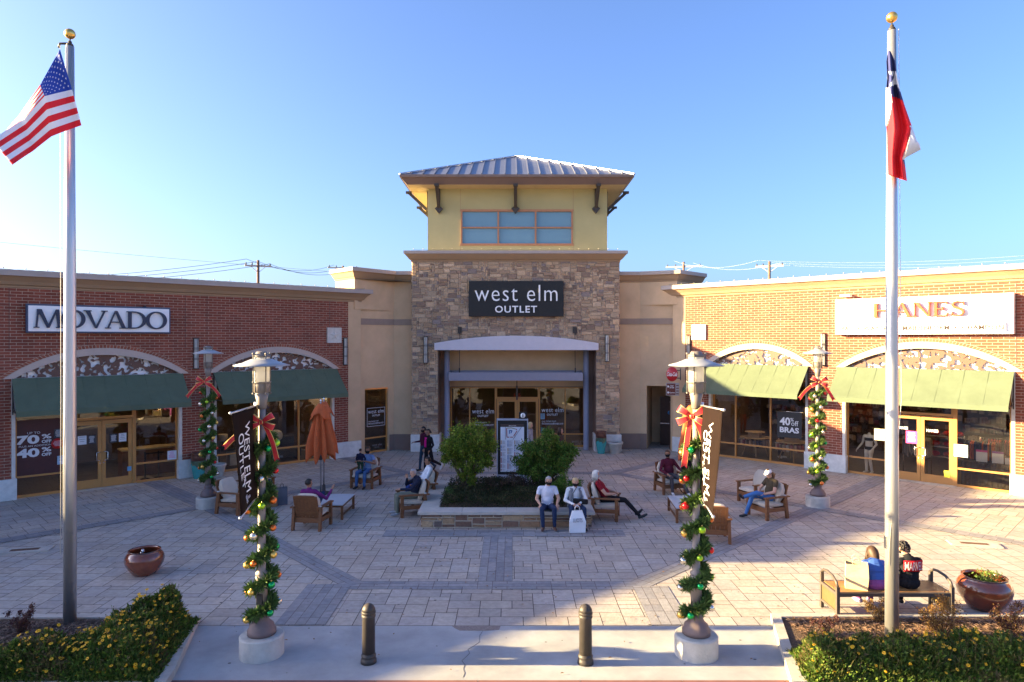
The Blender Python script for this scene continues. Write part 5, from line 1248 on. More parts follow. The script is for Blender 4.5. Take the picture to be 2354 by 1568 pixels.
# pots
M_pot = mat('rust red glaze', (.19, .045, .018), .2, amt=.35, ns=3.5, coat=.7, spec=.6, bump=.08, bs=14)
def big_pot(px, py, r0, h, label, tilt=0):
    c = gp(px, py); t = thing('glazed_bowl_pot', label, 'pot', c, 0, 'big rust red glazed bowls')
    P = [(r0 * .50, 0), (r0 * .56, .01), (r0 * .74, h * .18), (r0 * .95, h * .45), (r0 * 1.0, h * .62), (r0 * .96, h * .78), (r0 * .84, h * .90), (r0 * .76, h * .95), (r0 * .78, h * .99), (r0 * .80, h), (r0 * .74, h), (r0 * .72, h * .93), (r0 * .78, h * .84), (r0 * .86, h * .7), (r0 * .86, h * .6)]
    q = MB(); q.lathe(P, 40, caps=False); q.build('bowl', M_pot, t)
    q = MB(); q.lathe([(r0 * .815, h * .975), (r0 * .83, h * .99), (r0 * .815, h * 1.005)], 40, caps=False); q.build('rim', mat('dark rim', (.05, .02, .018), .3, coat=.5), t)
    q = MB(); q.lathe([(.001, h * .72), (r0 * .86, h * .72)], 30); q.build('filling', mat('dark water', (.02, .025, .015), .08) if px < 1000 else M_soil, t)
    return t
p_ = big_pot(332, 1319, .39, .52, 'rust red glazed bowl fountain standing alone in the shade at the left')
q = MB(); q.tube([(-.10, .0, .38), (-.02, -.02, .50)], .03, 8); q.tube([(-.04, -.02, .47), (-.02, -.02, .53)], .028, 10); q.build('spout', M_chrome, p_)
p2 = big_pot(2262, 1398, .455, .60, 'large rust red glazed bowl planter in the sun beside the bench end')
q = MB(); r = random.Random(4); leaves(q, [(r.gauss(.08, .1), r.gauss(0, .09), r.uniform(.46, .68)) for _ in range(520)], .06, r, [(.10, .17, .03), (.16, .22, .05)], asp=.25); q.build('sprout', M_leaf, p2)
M_turq = mat('turquoise glaze', (.05, .34, .33), .25, amt=.15, ns=4, coat=.6); M_brg = mat('brown glaze', (.12, .045, .028), .3, amt=.3, ns=12, coat=.5)
def urn(loc, label, h=.92, rr=.26):
    t = thing('tall_glazed_urn', label, 'urn', loc, 0, 'tall turquoise and brown urns by the piers')
    q = MB(); q.lathe([(rr * .62, 0), (rr * .66, .02), (rr * .9, h * .35), (rr, h * .6), (rr, h * .66)], 32); q.build('body', M_turq, t)
    q = MB(); n = 32; vs = []; fs = []; rd = random.Random(2)
    for k in range(n): a = 2 * math.pi * k / n; z = h * (.60 - rd.uniform(0, .16)); rr2 = rr * 1.006; vs += [(rr2 * math.cos(a), rr2 * math.sin(a), z), (rr2 * math.cos(a), rr2 * math.sin(a), h * .72)]
    for k in range(n): j = (k + 1) % n; fs.append((2 * k, 2 * j, 2 * j + 1, 2 * k + 1))
    q.add(vs, fs); q.build('glaze_drips', mat('green brown drips', (.07, .12, .075), .3, amt=.4, ns=18, coat=.5), t)
    q = MB(); q.lathe([(rr * 1.008, h * .71), (rr * .99, h * .85), (rr * .93, h * .95), (rr * .98, h * .97), (rr * .98, h), (rr * .85, h), (rr * .83, h * .8), (.001, h * .8)], 32); q.build('neck', M_brg, t)
q_ = WL.w(U(448), .38); urn(q_, 'tall turquoise and brown urn before the pier between the two dark green awnings')
urn((3.92, 30.05, 0), 'tall turquoise and brown urn at the right stone pier of the tower', .98, .24)
def stone_pot(loc, label, rr=.30, h=.5, m=None):
    t = thing('stone_flower_pot', label, 'pot', loc, 0, 'grey flower pots'); q = MB()
    q.lathe([(rr * .62, 0), (rr * .66, .01), (rr * .92, h * .78), (rr * .95, h * .80), (rr * 1.05, h * .84), (rr * 1.05, h), (rr * .93, h), (rr * .9, h * .80)], 28, caps=False); q.build('body', m or M_cbase, t)
    q = MB(); q.lathe([(.001, h * .86), (rr * .9, h * .86)], 20); q.build('earth', M_soil, t)
stone_pot((4.55, 30.1, 0), 'grey stone flower pot right of the urn at the tower pier', .33, .5)
stone_pot(WL.w(U(494), .42), 'pale grey flower pot below the second dark green awning, behind the garlanded lamp', .24, .45)

# wooden lounge chairs
M_teak = mat('brown teak', (.175, .072, .028), .55, amt=.22, ns=7, stretch=(1, 1, 4), bump=.1, bs=40, spec=.35)
M_cush = mat('oatmeal cushion', (.54, .46, .37), .95, amt=.08, ns=4, bump=.25, bs=160, sheen=.2)
M_ctie = mat('white tie', (.6, .58, .55), .8)
def cushion(name, parent, sx, sy, sz, loc, rx):
    q = MB(); q.T = Matrix.Translation(loc) @ Matrix.Rotation(rx, 4, 'X'); n = 8; vs = []; idx = {}
    def f(u_, v_, s_): e = (1 - abs(u_) ** 6) * (1 - abs(v_) ** 6); return (u_ * sx / 2 * (1 - .02 * (1 - e)), v_ * sy / 2 * (1 - .02 * (1 - e)), s_ * sz / 2 * (.45 + .55 * e ** .5 + .08 * (1 - u_ * u_) * (1 - v_ * v_)))
    for s_ in (1, -1):
        q.smooth = True
        for i in range(n):
            for j in range(n):
                a, b_, c, d = (-1 + 2 * i / n), (-1 + 2 * (i + 1) / n), (-1 + 2 * j / n), (-1 + 2 * (j + 1) / n); p_ = [f(a, c, s_), f(b_, c, s_), f(b_, d, s_), f(a, d, s_)]; q.quad(*(p_ if s_ > 0 else p_[::-1]))
    q.smooth = False
    for k in range(4):
        for i in range(n):
            a, b_ = -1 + 2 * i / n, -1 + 2 * (i + 1) / n; g_ = [lambda t_: (t_, -1), lambda t_: (1, t_), lambda t_: (-t_, 1), lambda t_: (-1, -t_)][k]
            q.quad(f(*g_(a), -1), f(*g_(b_), -1), f(*g_(b_), 1), f(*g_(a), 1))
    return q.build(name, M_cush, parent)
def make_chair():
    """faces -y; seat .40 high, .78 wide"""
    t = thing('lounge_chair', 'x', 'armchair', (0, 0, 0), 0, 'wooden lounge armchairs with oatmeal cushions'); W_ = .37
    for sx in (-1, 1):
        q = MB(); q.box(sx * W_ - .035, sx * W_ + .035, -.40, -.31, 0, .60); q.build('leg', M_teak, t, bevel=.005)
        q = MB(); q.beam((sx * W_, .36, 0), (sx * W_, .28, .60), .07, .09, up=(0, 1, 0)); q.build('leg', M_teak, t, bevel=.005)
        q = MB(); q.box(sx * W_ - .055, sx * W_ + .055, -.44, .42, .60, .635); q.build('armrest', M_teak, t, bevel=.006)
        q = MB(); q.box(sx * W_ - .02, sx * W_ + .02, -.32, .30, .22, .33); q.build('side_rail', M_teak, t, bevel=.004)
        q = MB(); c = Vector((sx * (W_ - .03), .30, .66)); q.box(c.x - .05, c.x + .02, .27, .335, .63, .655); q.build('cushion_tie', M_ctie, t)
    for y0 in (-.385, .28): q = MB(); q.box(-W_ + .03, W_ - .03, y0, y0 + .03, .20, .33); q.build('seat_rail', M_teak, t, bevel=.004)
    q = MB(); q.T = Matrix.Translation((0, .24, .33)) @ Matrix.Rotation(R(-17), 4, 'X')
    for x in (-.325, .255): q.box(x, x + .07, 0, .035, 0, .62)
    for i in range(5): x = -.25 + i * .102; q.box(x, x + .095, .004, .028, .0, .58)
    q.box(-.255, .255, .0, .035, .565, .64); q.box(-.255, .255, -.004, .0, .10, .19); q.box(-.255, .255, .032, .045, .12, .2)
    q.build('backrest', M_teak, t)
    cushion('seat_cushion', t, .66, .68, .13, (0, -.06, .395), R(-3)); cushion('back_cushion', t, .64, .13, .56, (0, .235, .68), R(-17))
    return t
ch0 = make_chair()
def chair(px, py, ang, label, first=[True]):
    c = gp(px, py)
    if first[0]: ch0.location = c; ch0.rotation_euler.z = R(ang); ch0['label'] = label; first[0] = False; return ch0
    return dup(ch0, c, R(ang), label)
# ang: 0 faces the camera, 90 faces right, -90 faces left, 180 faces away
CH = dict(A=chair(541, 1176, 75, 'empty lounge armchair on the left turned to the right, behind the left banner'),
          B=chair(588, 1146, 75, 'lounge armchair half hidden by the left banner with a person in red'),
          C=chair(717, 1212, 172, 'lounge armchair seen from behind with the man in the purple shirt'),
          D=chair(841, 1118, -12, 'lounge armchair facing the camera with a man holding a toddler'),
          E=chair(948, 1181, -72, 'lounge armchair at the left end of the planter with the grey haired man'),
          E2=chair(970, 1154, -72, 'lounge armchair just behind the grey haired man, with the man in white'),
          Fc=chair(1389, 1190, 78, 'lounge armchair right of the planter with the reclining woman in dark red'),
          G=chair(1539, 1131, 12, 'lounge armchair facing the camera with the man in the maroon sweater'),
          H=chair(1636, 1240, 172, 'empty lounge armchair seen from behind, right of the garlanded foreground lamp'),
          I=chair(1764, 1187, -68, 'lounge armchair with the man in the white cap'),
          I2=chair(1738, 1155, -68, 'empty lounge armchair just behind the man in the white cap'))
M_tt = mat('pale table stone', (.40, .43, .47), .5, amt=.08, ns=8)
def table(P, label):
    """P = four corner points of the top"""
    c = sum(P, Vector()) / 4; c.z = 0; t = thing('coffee_table', label, 'table', c, 0, 'low outdoor coffee tables'); L_ = [p_ - c for p_ in P]
    q = MB(); q.prism([(v.x, v.y) for v in L_], .40, .43); q.build('table_top', M_tt, t, bevel=.006)
    ins = [v * .93 for v in L_]
    for v in ins: q = MB(); q.box(v.x - .032, v.x + .032, v.y - .032, v.y + .032, 0, .40); q.build('leg', M_teak, t)
    q = MB()
    for i in range(4): a, b_ = ins[i], ins[(i + 1) % 4]; q.beam((a.x, a.y, .37), (b_.x, b_.y, .37), .03, .05)
    for i in (1, 3): a, b_ = ins[i], ins[(i + 1) % 4]; q.beam((a.x, a.y, .12), (b_.x, b_.y, .12), .03, .045)
    q.build('apron', M_teak, t)
g3 = lambda x, y: gp(x, y, .43)
table([g3(722, 1160), g3(787, 1160), g3(815, 1135), g3(753, 1135)], 'low coffee table with pale top on the left, beside the closed umbrella')
table([g3(1554, 1167), g3(1622, 1167), g3(1600, 1139), g3(1534, 1139)], 'low coffee table with pale top on the right, behind the foreground lamp post')

# closed umbrellas
def umbrella(c, label, seed, zt=3.12):
    t = thing('closed_umbrella', label, 'umbrella', c, seed * 1.3, 'closed rust orange umbrellas'); r = random.Random(seed)
    q = MB(); q.tube([(0, 0, 0), (0, 0, zt - .1)], .026, 12); q.build('pole', M_chrome, t)
    q = MB(); q.lathe([(.001, zt + .02), (.012, zt), (.03, zt - .03), (.035, zt - .06), (.015, zt - .09), (.02, zt - .10), (.03, zt - .13)], 14); q.build('finial', M_chrome, t)
    q = MB(); q.lathe([(.05, 1.28), (.055, 1.30), (.055, 1.40), (.03, 1.42)], 12); q.build('crank', M_dark, t)
    n, m = 64, 26; vs = []; fs = []; ph = [r.uniform(-.2, .2) for _ in range(8)]; ln_ = [r.uniform(-.12, .16) for _ in range(8)]
    for j in range(m + 1):
        s_ = j / m
        for k in range(n):
            a = 2 * math.pi * k / n; e = (a / (2 * math.pi) * 8) % 1; kk = int(a / (2 * math.pi) * 8) % 8
            fold = (.5 - .5 * math.cos(2 * math.pi * e)); rad = .10 + .28 * min(1, s_ * 1.35) ** .8 + (.10 * max(0, s_ - .25)); rad *= (1 - .52 * fold * min(1, s_ * 3)); rad *= 1 + .10 * math.sin(a * 2 + s_ * 3 + seed)
            z = zt - .14 - s_ * (1.72 + ln_[kk] * fold * 0 + ln_[kk] * (1 - fold)) + .20 * fold * s_ ** 2
            aa = a + ph[kk] * s_ * fold + .15 * s_; vs.append((rad * math.cos(aa), rad * math.sin(aa), z))
    for j in range(m):
        for k in range(n): fs.append((j * n + k, (j + 1) * n + k, (j + 1) * n + (k + 1) % n, j * n + (k + 1) % n))
    q = MB(); q.smooth = True; q.add(vs, fs); q.build('canopy', M_cloth, t, solid=.006)
    vs = []; fs = []; m = 8
    for j in range(m + 1):
        s_ = j / m
        for k in range(n):
            a = 2 * math.pi * k / n; fold = .5 - .5 * math.cos(8 * a); rad = .045 + .30 * s_ ** .7 * (1 - .22 * fold); vs.append((rad * math.cos(a), rad * math.sin(a), zt - .12 - s_ * (.42 + .1 * math.sin(3 * a + seed)) + .05 * fold * s_))
    for j in range(m):
        for k in range(n): fs.append((j * n + k, (j + 1) * n + k, (j + 1) * n + (k + 1) % n, j * n + (k + 1) % n))
    q = MB(); q.smooth = True; q.add(vs, fs); q.build('top_flap', M_cloth, t, solid=.006)
    q = MB(); q.lathe([(.25, 0), (.25, .05), (.06, .08), (.05, .3), (.001, .3)], 20); q.build('foot', M_dark, t)
ub = gp(737, 1152); umbrella(ub, 'closed rust orange umbrella on a steel pole by the left coffee table', 1, 5 - (918 - CY) / F * ub.y)
umbrella(dp(744, 781, ub.y + 1.0) * 1 - Vector((0, 0, 5)), 'second closed rust orange umbrella right behind the front one', 2, 5 - (914 - CY) / F * (ub.y + 1))
ub2 = gp(1590, 1150); umbrella(Vector((5.60, 21.2, 0)), 'closed sunlit orange umbrella hanging behind the foreground lamp, beside the passage', 3, 3.1)

# street bench
M_bw = mat('oiled bench slats', (.40, .185, .06), .45, amt=.2, ns=6, stretch=(1, 6, 1)); M_bm = mat('bench bronze metal', (.085, .068, .058), .45)
bz = .50; A = gp(1912, 1338, bz); B_ = gp(2150, 1336, bz); 
bx0, bx1 = gp(1925, 1362, bz).x, gp(2188, 1362, bz).x; by1 = 5; yb0 = gp(1900, 1362, bz).y; yb1 = yb0 + .62
bench = thing('street_bench', 'backless bronze bench with golden slats and looped arms, near the right flagpole', 'bench', ((bx0 + bx1) / 2, (yb0 + yb1) / 2, 0)); hw = (bx1 - bx0) / 2; hd = .31
q = MB()
for i in range(11): y = -hd + .03 + i * .053; q.box(-hw + .03, hw - .03, y, y + .043, bz - .03, bz)
q.build('seat', M_bw, bench)
for s_ in (-1, 1):
    for y in (-hd, hd): q = MB(); q.box(s_ * hw - .03, s_ * hw + .03, y - .03, y + .03, 0, bz + .17 if y > 0 else bz + .10); q.build('leg', M_bm, bench, bevel=.004)
    q = MB(); q.tube([(s_ * hw, -hd, bz + .10), (s_ * hw, -hd + .04, bz + .17), (s_ * hw, -.12, bz + .235), (s_ * hw, .1, bz + .25), (s_ * hw, hd - .08, bz + .23), (s_ * hw, hd, bz + .17)], .026, 8); q.build('armrest', M_bm, bench)
    q = MB(); q.box(s_ * hw - .012, s_ * hw + .012, -hd + .03, hd - .03, bz - .33, bz - .06); q.build('end_panel', mat('brass reed panel', (.10, .075, .03), .5, amt=.5, ns=40, stretch=(1, 3, .3)), bench)
q = MB(); q.box(-hw + .031, hw - .031, -hd - .02, -hd + .025, bz - .07, bz - .005); q.box(-hw + .031, hw - .031, hd - .025, hd + .02, bz - .07, bz - .005)
for s_ in (-1, 1): q.box(s_ * hw - .025, s_ * hw + .025, -hd + .03, hd - .03, bz - .37, bz - .33); q.box(s_ * hw - .025, s_ * hw + .025, -hd + .03, hd - .03, bz - .06, bz - .01)
q.build('frame', M_bm, bench)

# shopping bags
M_kraft = mat('kraft paper', (.56, .44, .27), .8, amt=.1, ns=4); M_plast = mat('white bag plastic', (.72, .74, .78), .4, amt=.05)
def bag(name, label, loc, rz, w_, d_, h, m, m2, taper=1.0, text_=None, group=None, top=1.0):
    t = thing(name, label, 'bag', loc, rz, group); q = MB()
    r = random.Random(int(w_ * 1000)); j = lambda: r.uniform(-.015, .015)
    lo = [(-w_ / 2, -d_ / 2, 0), (w_ / 2, -d_ / 2, 0), (w_ / 2, d_ / 2, 0), (-w_ / 2, d_ / 2, 0)]; mi_ = [(x * 1.03 + j(), y * 1.1 + j(), h * .5) for x, y, z in lo]; hi = [(x * top + j(), y * taper + j(), h + j()) for x, y, z in lo]
    vs = lo + mi_ + hi; fs = [(3, 2, 1, 0)]
    for b_ in (0, 4):
        for k in range(4): fs.append((b_ + k, b_ + (k + 1) % 4, b_ + 4 + (k + 1) % 4, b_ + 4 + k))
    q.add(vs, fs); q.build('bag_body', m, t, solid=.004)
    for y in (-1, 1):
        q = MB(); yy = y * d_ / 2 * taper; q.tube([(-w_ * .16, yy, h - .03), (-w_ * .15, yy, h + .08), (0, yy, h + .13), (w_ * .15, yy, h + .08), (w_ * .16, yy, h - .03)], .007, 6); q.build('handle', m2, t)
    if text_: text('lettering', text_, mat('grey print', (.2, .2, .22), .6), t, 0, -d_ / 2 * 1.12 - .012, h * .58, w=w_ * .6, h=.10)
    return t
bg_ = gp(1968, 1352, bz); bag('paper_shopping_bag', 'tall kraft paper shopping bag standing on the bench, in the sun', Vector((bg_.x, (yb0 + yb1) / 2 - .08, bz)), R(-22), .36, .2, .46, M_kraft, M_kraft)
b0 = gp(622, 1164); bag('paper_shopping_bag', 'brown paper shopping bag on the paving beside the half hidden chair on the left', b0, R(5), .36, .18, .44, mat('brown kraft', (.30, .17, .075), .8), M_dark)
bag('grey_shopping_bag', 'dark grey shopping bag behind the brown paper bag on the left', b0 + Vector((.26, .22, 0)), R(20), .32, .16, .52, mat('grey bag', (.10, .10, .125), .6), M_dark)

# ================================================================ PLANTED BEDS IN FRONT
M_pet = mat('yellow petals', (.80, .42, .01), .6, amt=.08)
def bed(name, poly, z, curbw, label):
    t = thing(name, label, 'plant bed', (0, 0, 0)); q = MB(); n = len(poly); c = Vector((sum(p_[0] for p_ in poly) / n, sum(p_[1] for p_ in poly) / n))
    inn = []
    for i in range(n):
        a, b_, d = Vector(poly[i - 1]), Vector(poly[i]), Vector(poly[(i + 1) % n]); n1 = (b_ - a).normalized(); n2 = (d - b_).normalized(); n1 = Vector((-n1.y, n1.x)); n2 = Vector((-n2.y, n2.x)); v = (n1 + n2); v = v / max(.3, v.dot(n1)) * 1.0
        inn.append(b_ + v * curbw)
    for i in range(n):
        j = (i + 1) % n; a, b_, c_, d = poly[i], poly[j], inn[j], inn[i]
        q.add([(a[0], a[1], -.15), (b_[0], b_[1], -.15), (c_[0], c_[1], -.15), (d[0], d[1], -.15), (a[0], a[1], z), (b_[0], b_[1], z), (c_[0], c_[1], z), (d[0], d[1], z)], [(4, 5, 6, 7), (0, 1, 5, 4), (2, 3, 7, 6)])
    q.build('kerb', M_curb, t)
    q = MB(); q.add([(v[0], v[1], z - .03) for v in inn], [tuple(range(n))]); q.build('mulch_surface', M_soil, t); return inn
PLb = [(-14, 9.75), (-4.95, 9.75), (-5.0, 10.1), (-5.55, 12.15), (-14, 12.15)]
PRb = [(4.0, 9.75), (15, 9.75), (15, 12.2), (4.62, 12.2)]
bed('left_plant_bed', PLb, .12, .15, 'kerbed plant bed full of yellow flowers at the bottom left'); bed('right_plant_bed', PRb, .12, .16, 'kerbed sunlit plant bed full of yellow flowers at the bottom right')
q = MB(); rb = random.Random(8)
for i in range(5200):
    x, y = rb.uniform(4.8, 13), rb.uniform(10.9, 12.0); a = rb.uniform(0, 3.14); k = rb.uniform(.4, 2.2); q.col = (.22 * k, .14 * k, .09 * k); l_, w_ = rb.uniform(.03, .08), rb.uniform(.008, .02); dx_, dy_ = math.cos(a) * l_, math.sin(a) * l_; z = .093 + rb.random() * .03
    q.add([(x - dx_, y - dy_, z), (x - dy_ * w_ / l_, y + dx_ * w_ / l_, z + .012), (x + dx_, y + dy_, z + .006), (x + dy_ * w_ / l_, y - dx_ * w_ / l_, z + .01)], [(0, 1, 2, 3)])
for i in range(1800):
    x, y = rb.uniform(-9.5, -5.9), rb.uniform(11.0, 11.9); a = rb.uniform(0, 3.14); k = rb.uniform(.4, 1.8); q.col = (.18 * k, .13 * k, .10 * k); l_, w_ = rb.uniform(.03, .08), .015; dx_, dy_ = math.cos(a) * l_, math.sin(a) * l_; z = .093 + rb.random() * .03
    q.add([(x - dx_, y - dy_, z), (x - dy_ * w_ / l_, y + dx_ * w_ / l_, z + .012), (x + dx_, y + dy_, z + .006), (x + dy_ * w_ / l_, y - dx_ * w_ / l_, z + .01)], [(0, 1, 2, 3)])
tag(q.build('wood_chips', M_leaf), 'loose bark chips and dry leaves covering the beds', 'mulch', kind='stuff')
FLG = [(.09, .15, .02), (.065, .12, .018), (.13, .18, .03), (.045, .08, .014), (.14, .14, .03)]
def flower_mass(name, label, hf, xr, yr, n, nf, seed, cols):
    r = random.Random(seed); q = MB(); F_ = []
    q.m = 0; k = 0
    while k < n:
        x, y = r.uniform(*xr), r.uniform(*yr); h = hf(x, y)
        if h <= 0: continue
        k += 1; z = .09 + h * (1 - .35 * r.random() ** 2)
        if r.random() < .25: z = .09 + h * r.random()
        d = Vector((r.gauss(0, .6), r.gauss(0, .6), r.uniform(.1, 1.2))).normalized(); s_ = d.cross(Vector((r.gauss(0, 1), r.gauss(0, 1), r.gauss(0, 1)))).normalized(); ln = r.uniform(.03, .11); w_ = ln * r.uniform(.07, .24); e = r.uniform(.55, 1.5); cc = r.choice(cols); cc = (.13, .10, .04) if (math.sin(x * 2.3 + 1.3) * math.sin(y * 3.7 + x) > .72 and r.random() < .5) or r.random() < .05 else cc; q.col = (cc[0] * e, cc[1] * e, cc[2] * e)
        c = Vector((x, y, z)); q.add([c, c + d * ln * .45 + s_ * w_, c + d * ln, c + d * ln * .45 - s_ * w_], [(0, 1, 2, 3)])
    for i in range(1500):
        x, y = r.uniform(*xr), r.uniform(*yr); h = hf(x, y)
        if h < .08: continue
        c = Vector((x, y, .09 + h * .8)); tp = c + Vector((r.gauss(0, .05), r.gauss(0, .05), r.uniform(.10, .26))); e = r.uniform(.6, 1.5); q.col = (.12 * e, .10 * e, .04 * e) if r.random() < .6 else (.10 * e, .15 * e, .03 * e)
        q.tube([c, tp], .003, 3, cap=False)
        if r.random() < .5: q.ball(tp, .009, 4, 3)
        else:
            for _ in range(4): u_ = r.random(); m_ = c.lerp(tp, u_); d = Vector((r.gauss(0, 1), r.gauss(0, 1), .6)).normalized() * .06; s_ = d.cross(Vector((0, 0, 1))).normalized() * .009; q.add([m_, m_ + d * .5 + s_, m_ + d, m_ + d * .5 - s_], [(0, 1, 2, 3)])
    q.col = (1, 1, 1)
    for i in range(nf):
        for _ in range(50):
            x, y = r.uniform(*xr), r.uniform(*yr); h = hf(x, y)
            if h > .05: break
        z = .09 + h + r.uniform(.0, .16) ; c = Vector((x, y, z)); up = Vector((r.gauss(0, .35), r.gauss(-.35, .35), 1)).normalized(); a_ = up.cross(Vector((1, 0, 0))).normalized(); b_ = up.cross(a_); rr = r.uniform(.022, .034)
        q.m = 1
        for p_ in range(7):
            t0 = 2 * math.pi * p_ / 7; v = a_ * math.cos(t0) + b_ * math.sin(t0); s2 = up.cross(v) * rr * .33; q.add([c, c + v * rr * .6 + s2, c + v * rr, c + v * rr * .6 - s2], [(0, 1, 2, 3)])
        q.m = 2; q.ball(c + up * .003, rr * .27, 6, 4); q.m = 0; q.col = (.06, .09, .02)
        q.tube([c, c - Vector((r.gauss(0, .02), r.gauss(0, .02), .12))], .0025, 3, cap=False); q.col = (1, 1, 1)
    tag(q.build(name, [M_leaf, M_pet, mat('flower eye', (.35, .15, .01), .8)]), label, 'flowers', kind='stuff')
def sm(e0, e1, x): t_ = max(0, min(1, (x - e0) / (e1 - e0))); return t_ * t_ * (3 - 2 * t_)
def hl(x, y):
    yb = 12.05 - 1.65 * sm(-5.8, -7.1, x) + .12 * math.sin(x * 7); xe = -5.24 - (y - 9.75) * .17
    return min(1, sm(0, .35, xe - x + .12) * 1) * sm(0, .35, yb - y) * (.42 + .22 * sm(11, 11.8, y) * sm(-7.2, -6, x) + .06 * math.sin(x * 5 + y * 3) + .06 * math.sin(x * 11) * math.sin(y * 9) + .04 * math.sin(x * 23 + y * 5) * math.sin(y * 19)) * sm(-.25, .15, y - 9.9 + .05)
def hr(x, y):
    return sm(0, .3, x - (4.22 + (y - 9.75) * .15)) * sm(0, .3, 10.72 - y + .10 * math.sin(x * 3) + .06 * math.sin(x * 11)) * (.34 + .07 * math.sin(x * 4.3 + y * 2) + .05 * math.sin(x * 12) * math.sin(y * 8) + .04 * math.sin(x * 22 + y * 5) * math.sin(y * 17)) * sm(-.25, .15, y - 9.9)
flower_mass('flowering_ground_cover', 'shaded mass of leafy stems dotted with small yellow daisies in the left bed', hl, (-9.8, -4.9), (9.7, 12.1), 66000, 430, 1, FLG)
flower_mass('flowering_ground_cover', 'sunlit mass of leafy stems dotted with small yellow daisies in the right bed', hr, (4.1, 9.6), (9.7, 11.5), 56000, 270, 2, FLG)
RUST = [(.22, .12, .035), (.16, .10, .03), (.28, .17, .05), (.12, .05, .03)]; PURP = [(.10, .035, .035), (.07, .03, .035), (.13, .06, .03)]
def wispy(c, label, cols, h, seed, n=1500):
    shrub('wispy_shrub', label, 'shrub', c, [(0, 0, h * .45, h * .38, 1.1), (.12, 0, h * .75, h * .25, 1.2), (-.15, .05, h * .6, h * .25, 1.1), (0, 0, h * .2, h * .25, .9)], n, .035, cols, 7, seed, 'small wispy shrubs in the mulch', stemr=.006)
wispy(gp(2165, 1478, .1), 'golden bronze wispy shrub in front of the bench end and the big bowl', RUST, .72, 11, 3600)
wispy(gp(2322, 1462, .1), 'reddish bronze wispy shrub at the right edge of the picture', PURP + RUST, .55, 12, 2200)
wispy(gp(2018, 1425, .1), 'small golden wispy shrub just left of the right flagpole foot', RUST, .42, 13, 1300)
wispy(gp(1898, 1462, .1), 'dark purple wispy shrub at the left end of the sunlit bed', PURP, .34, 14, 1300)
wispy(gp(50, 1452, .1), 'dark purple leaved shrub at the far left of the shaded bed', PURP, .42, 15, 1500)

# fallen leaves and dark gum spots on the paving
rl = random.Random(77); q = MB()
for i in range(420):
    x, y = rl.gauss(0, 6.5), rl.uniform(10.2, 28)
    a = rl.uniform(0, 6.3); s_ = rl.uniform(.018, .04); k = rl.uniform(.5, 1.6); q.col = (.20 * k, .11 * k, .045 * k); c_, d_ = math.cos(a) * s_, math.sin(a) * s_
    q.add([(x - c_, y - d_, .018), (x + d_ * .45, y - c_ * .45, .026), (x + c_, y + d_, .019), (x - d_ * .45, y + c_ * .45, .03)], [(0, 1, 2, 3)])
tag(q.build('fallen_leaves', M_leaf), 'a few dry brown leaves scattered over the plaza', 'leaves', kind='stuff')
q = MB(); q.col = (1, 1, 1)
for i in range(520):
    x, y = rl.uniform(-13, 13), rl.uniform(10.2, 27); s_ = rl.uniform(.012, .03); z = .0145 + i * 1e-6
    q.add([(x + s_ * math.cos(t_ * 1.047), y + s_ * .8 * math.sin(t_ * 1.047), z if y > YF else .002) for t_ in range(6)], [tuple(range(6))])
tag(q.build('gum_spots', mat('old gum', (.10, .09, .085), .9)), kind='structure')
# ================================================================ PEOPLE
SK = [mat('light skin', (.48, .27, .19), .55, amt=.06, ns=12, spec=.35), mat('tan skin', (.30, .155, .095), .55, amt=.06, ns=12, spec=.35), mat('brown skin', (.20, .10, .06), .55, amt=.06, ns=12, spec=.35)]
def cloth(nm, c, r_=.85): return mat('cloth ' + nm, c, r_, amt=.14, ns=9, bump=.2, bs=25, spec=.2)
def V3(*a): return Vector(a)
def ell_pts(c, X, Y_, Z, n=14, m=9):
    vs = []; fs = []
    for i in range(m + 1):
        th = math.pi * i / m
        for k in range(n): a = 2 * math.pi * k / n; vs.append(c + X * (math.sin(th) * math.cos(a)) + Y_ * (math.sin(th) * math.sin(a)) - Z * math.cos(th))
    for i in range(m):
        for k in range(n): fs.append((i * n + k, i * n + (k + 1) % n, (i + 1) * n + (k + 1) % n, (i + 1) * n + k))
    return vs, fs
SIT = dict(pel=(0, .06, .56), che=(0, .13, .90), nec=(0, .13, 1.06), hed=(0, .10, 1.22), shl=(.18, .14, 1.00), shr=(-.18, .14, 1.00), hil=(.09, .03, .54), hir=(-.09, .03, .54),
           knl=(.14, -.42, .55), knr=(-.14, -.42, .55), anl=(.14, -.46, .10), anr=(-.14, -.46, .10), ell=(.28, .05, .74), elr=(-.28, .05, .74), wrl=(.20, -.20, .66), wrr=(-.20, -.20, .66))
STD = dict(pel=(0, 0, .96), che=(0, .0, 1.27), nec=(0, .01, 1.43), hed=(0, -.01, 1.59), shl=(.175, 0, 1.37), shr=(-.175, 0, 1.37), hil=(.09, 0, .92), hir=(-.09, 0, .92),
           knl=(.10, -.02, .50), knr=(-.10, -.02, .50), anl=(.10, .02, .09), anr=(-.10, .02, .09), ell=(.23, .03, 1.10), elr=(-.23, .03, 1.10), wrl=(.24, -.08, .86), wrr=(-.24, -.08, .86))
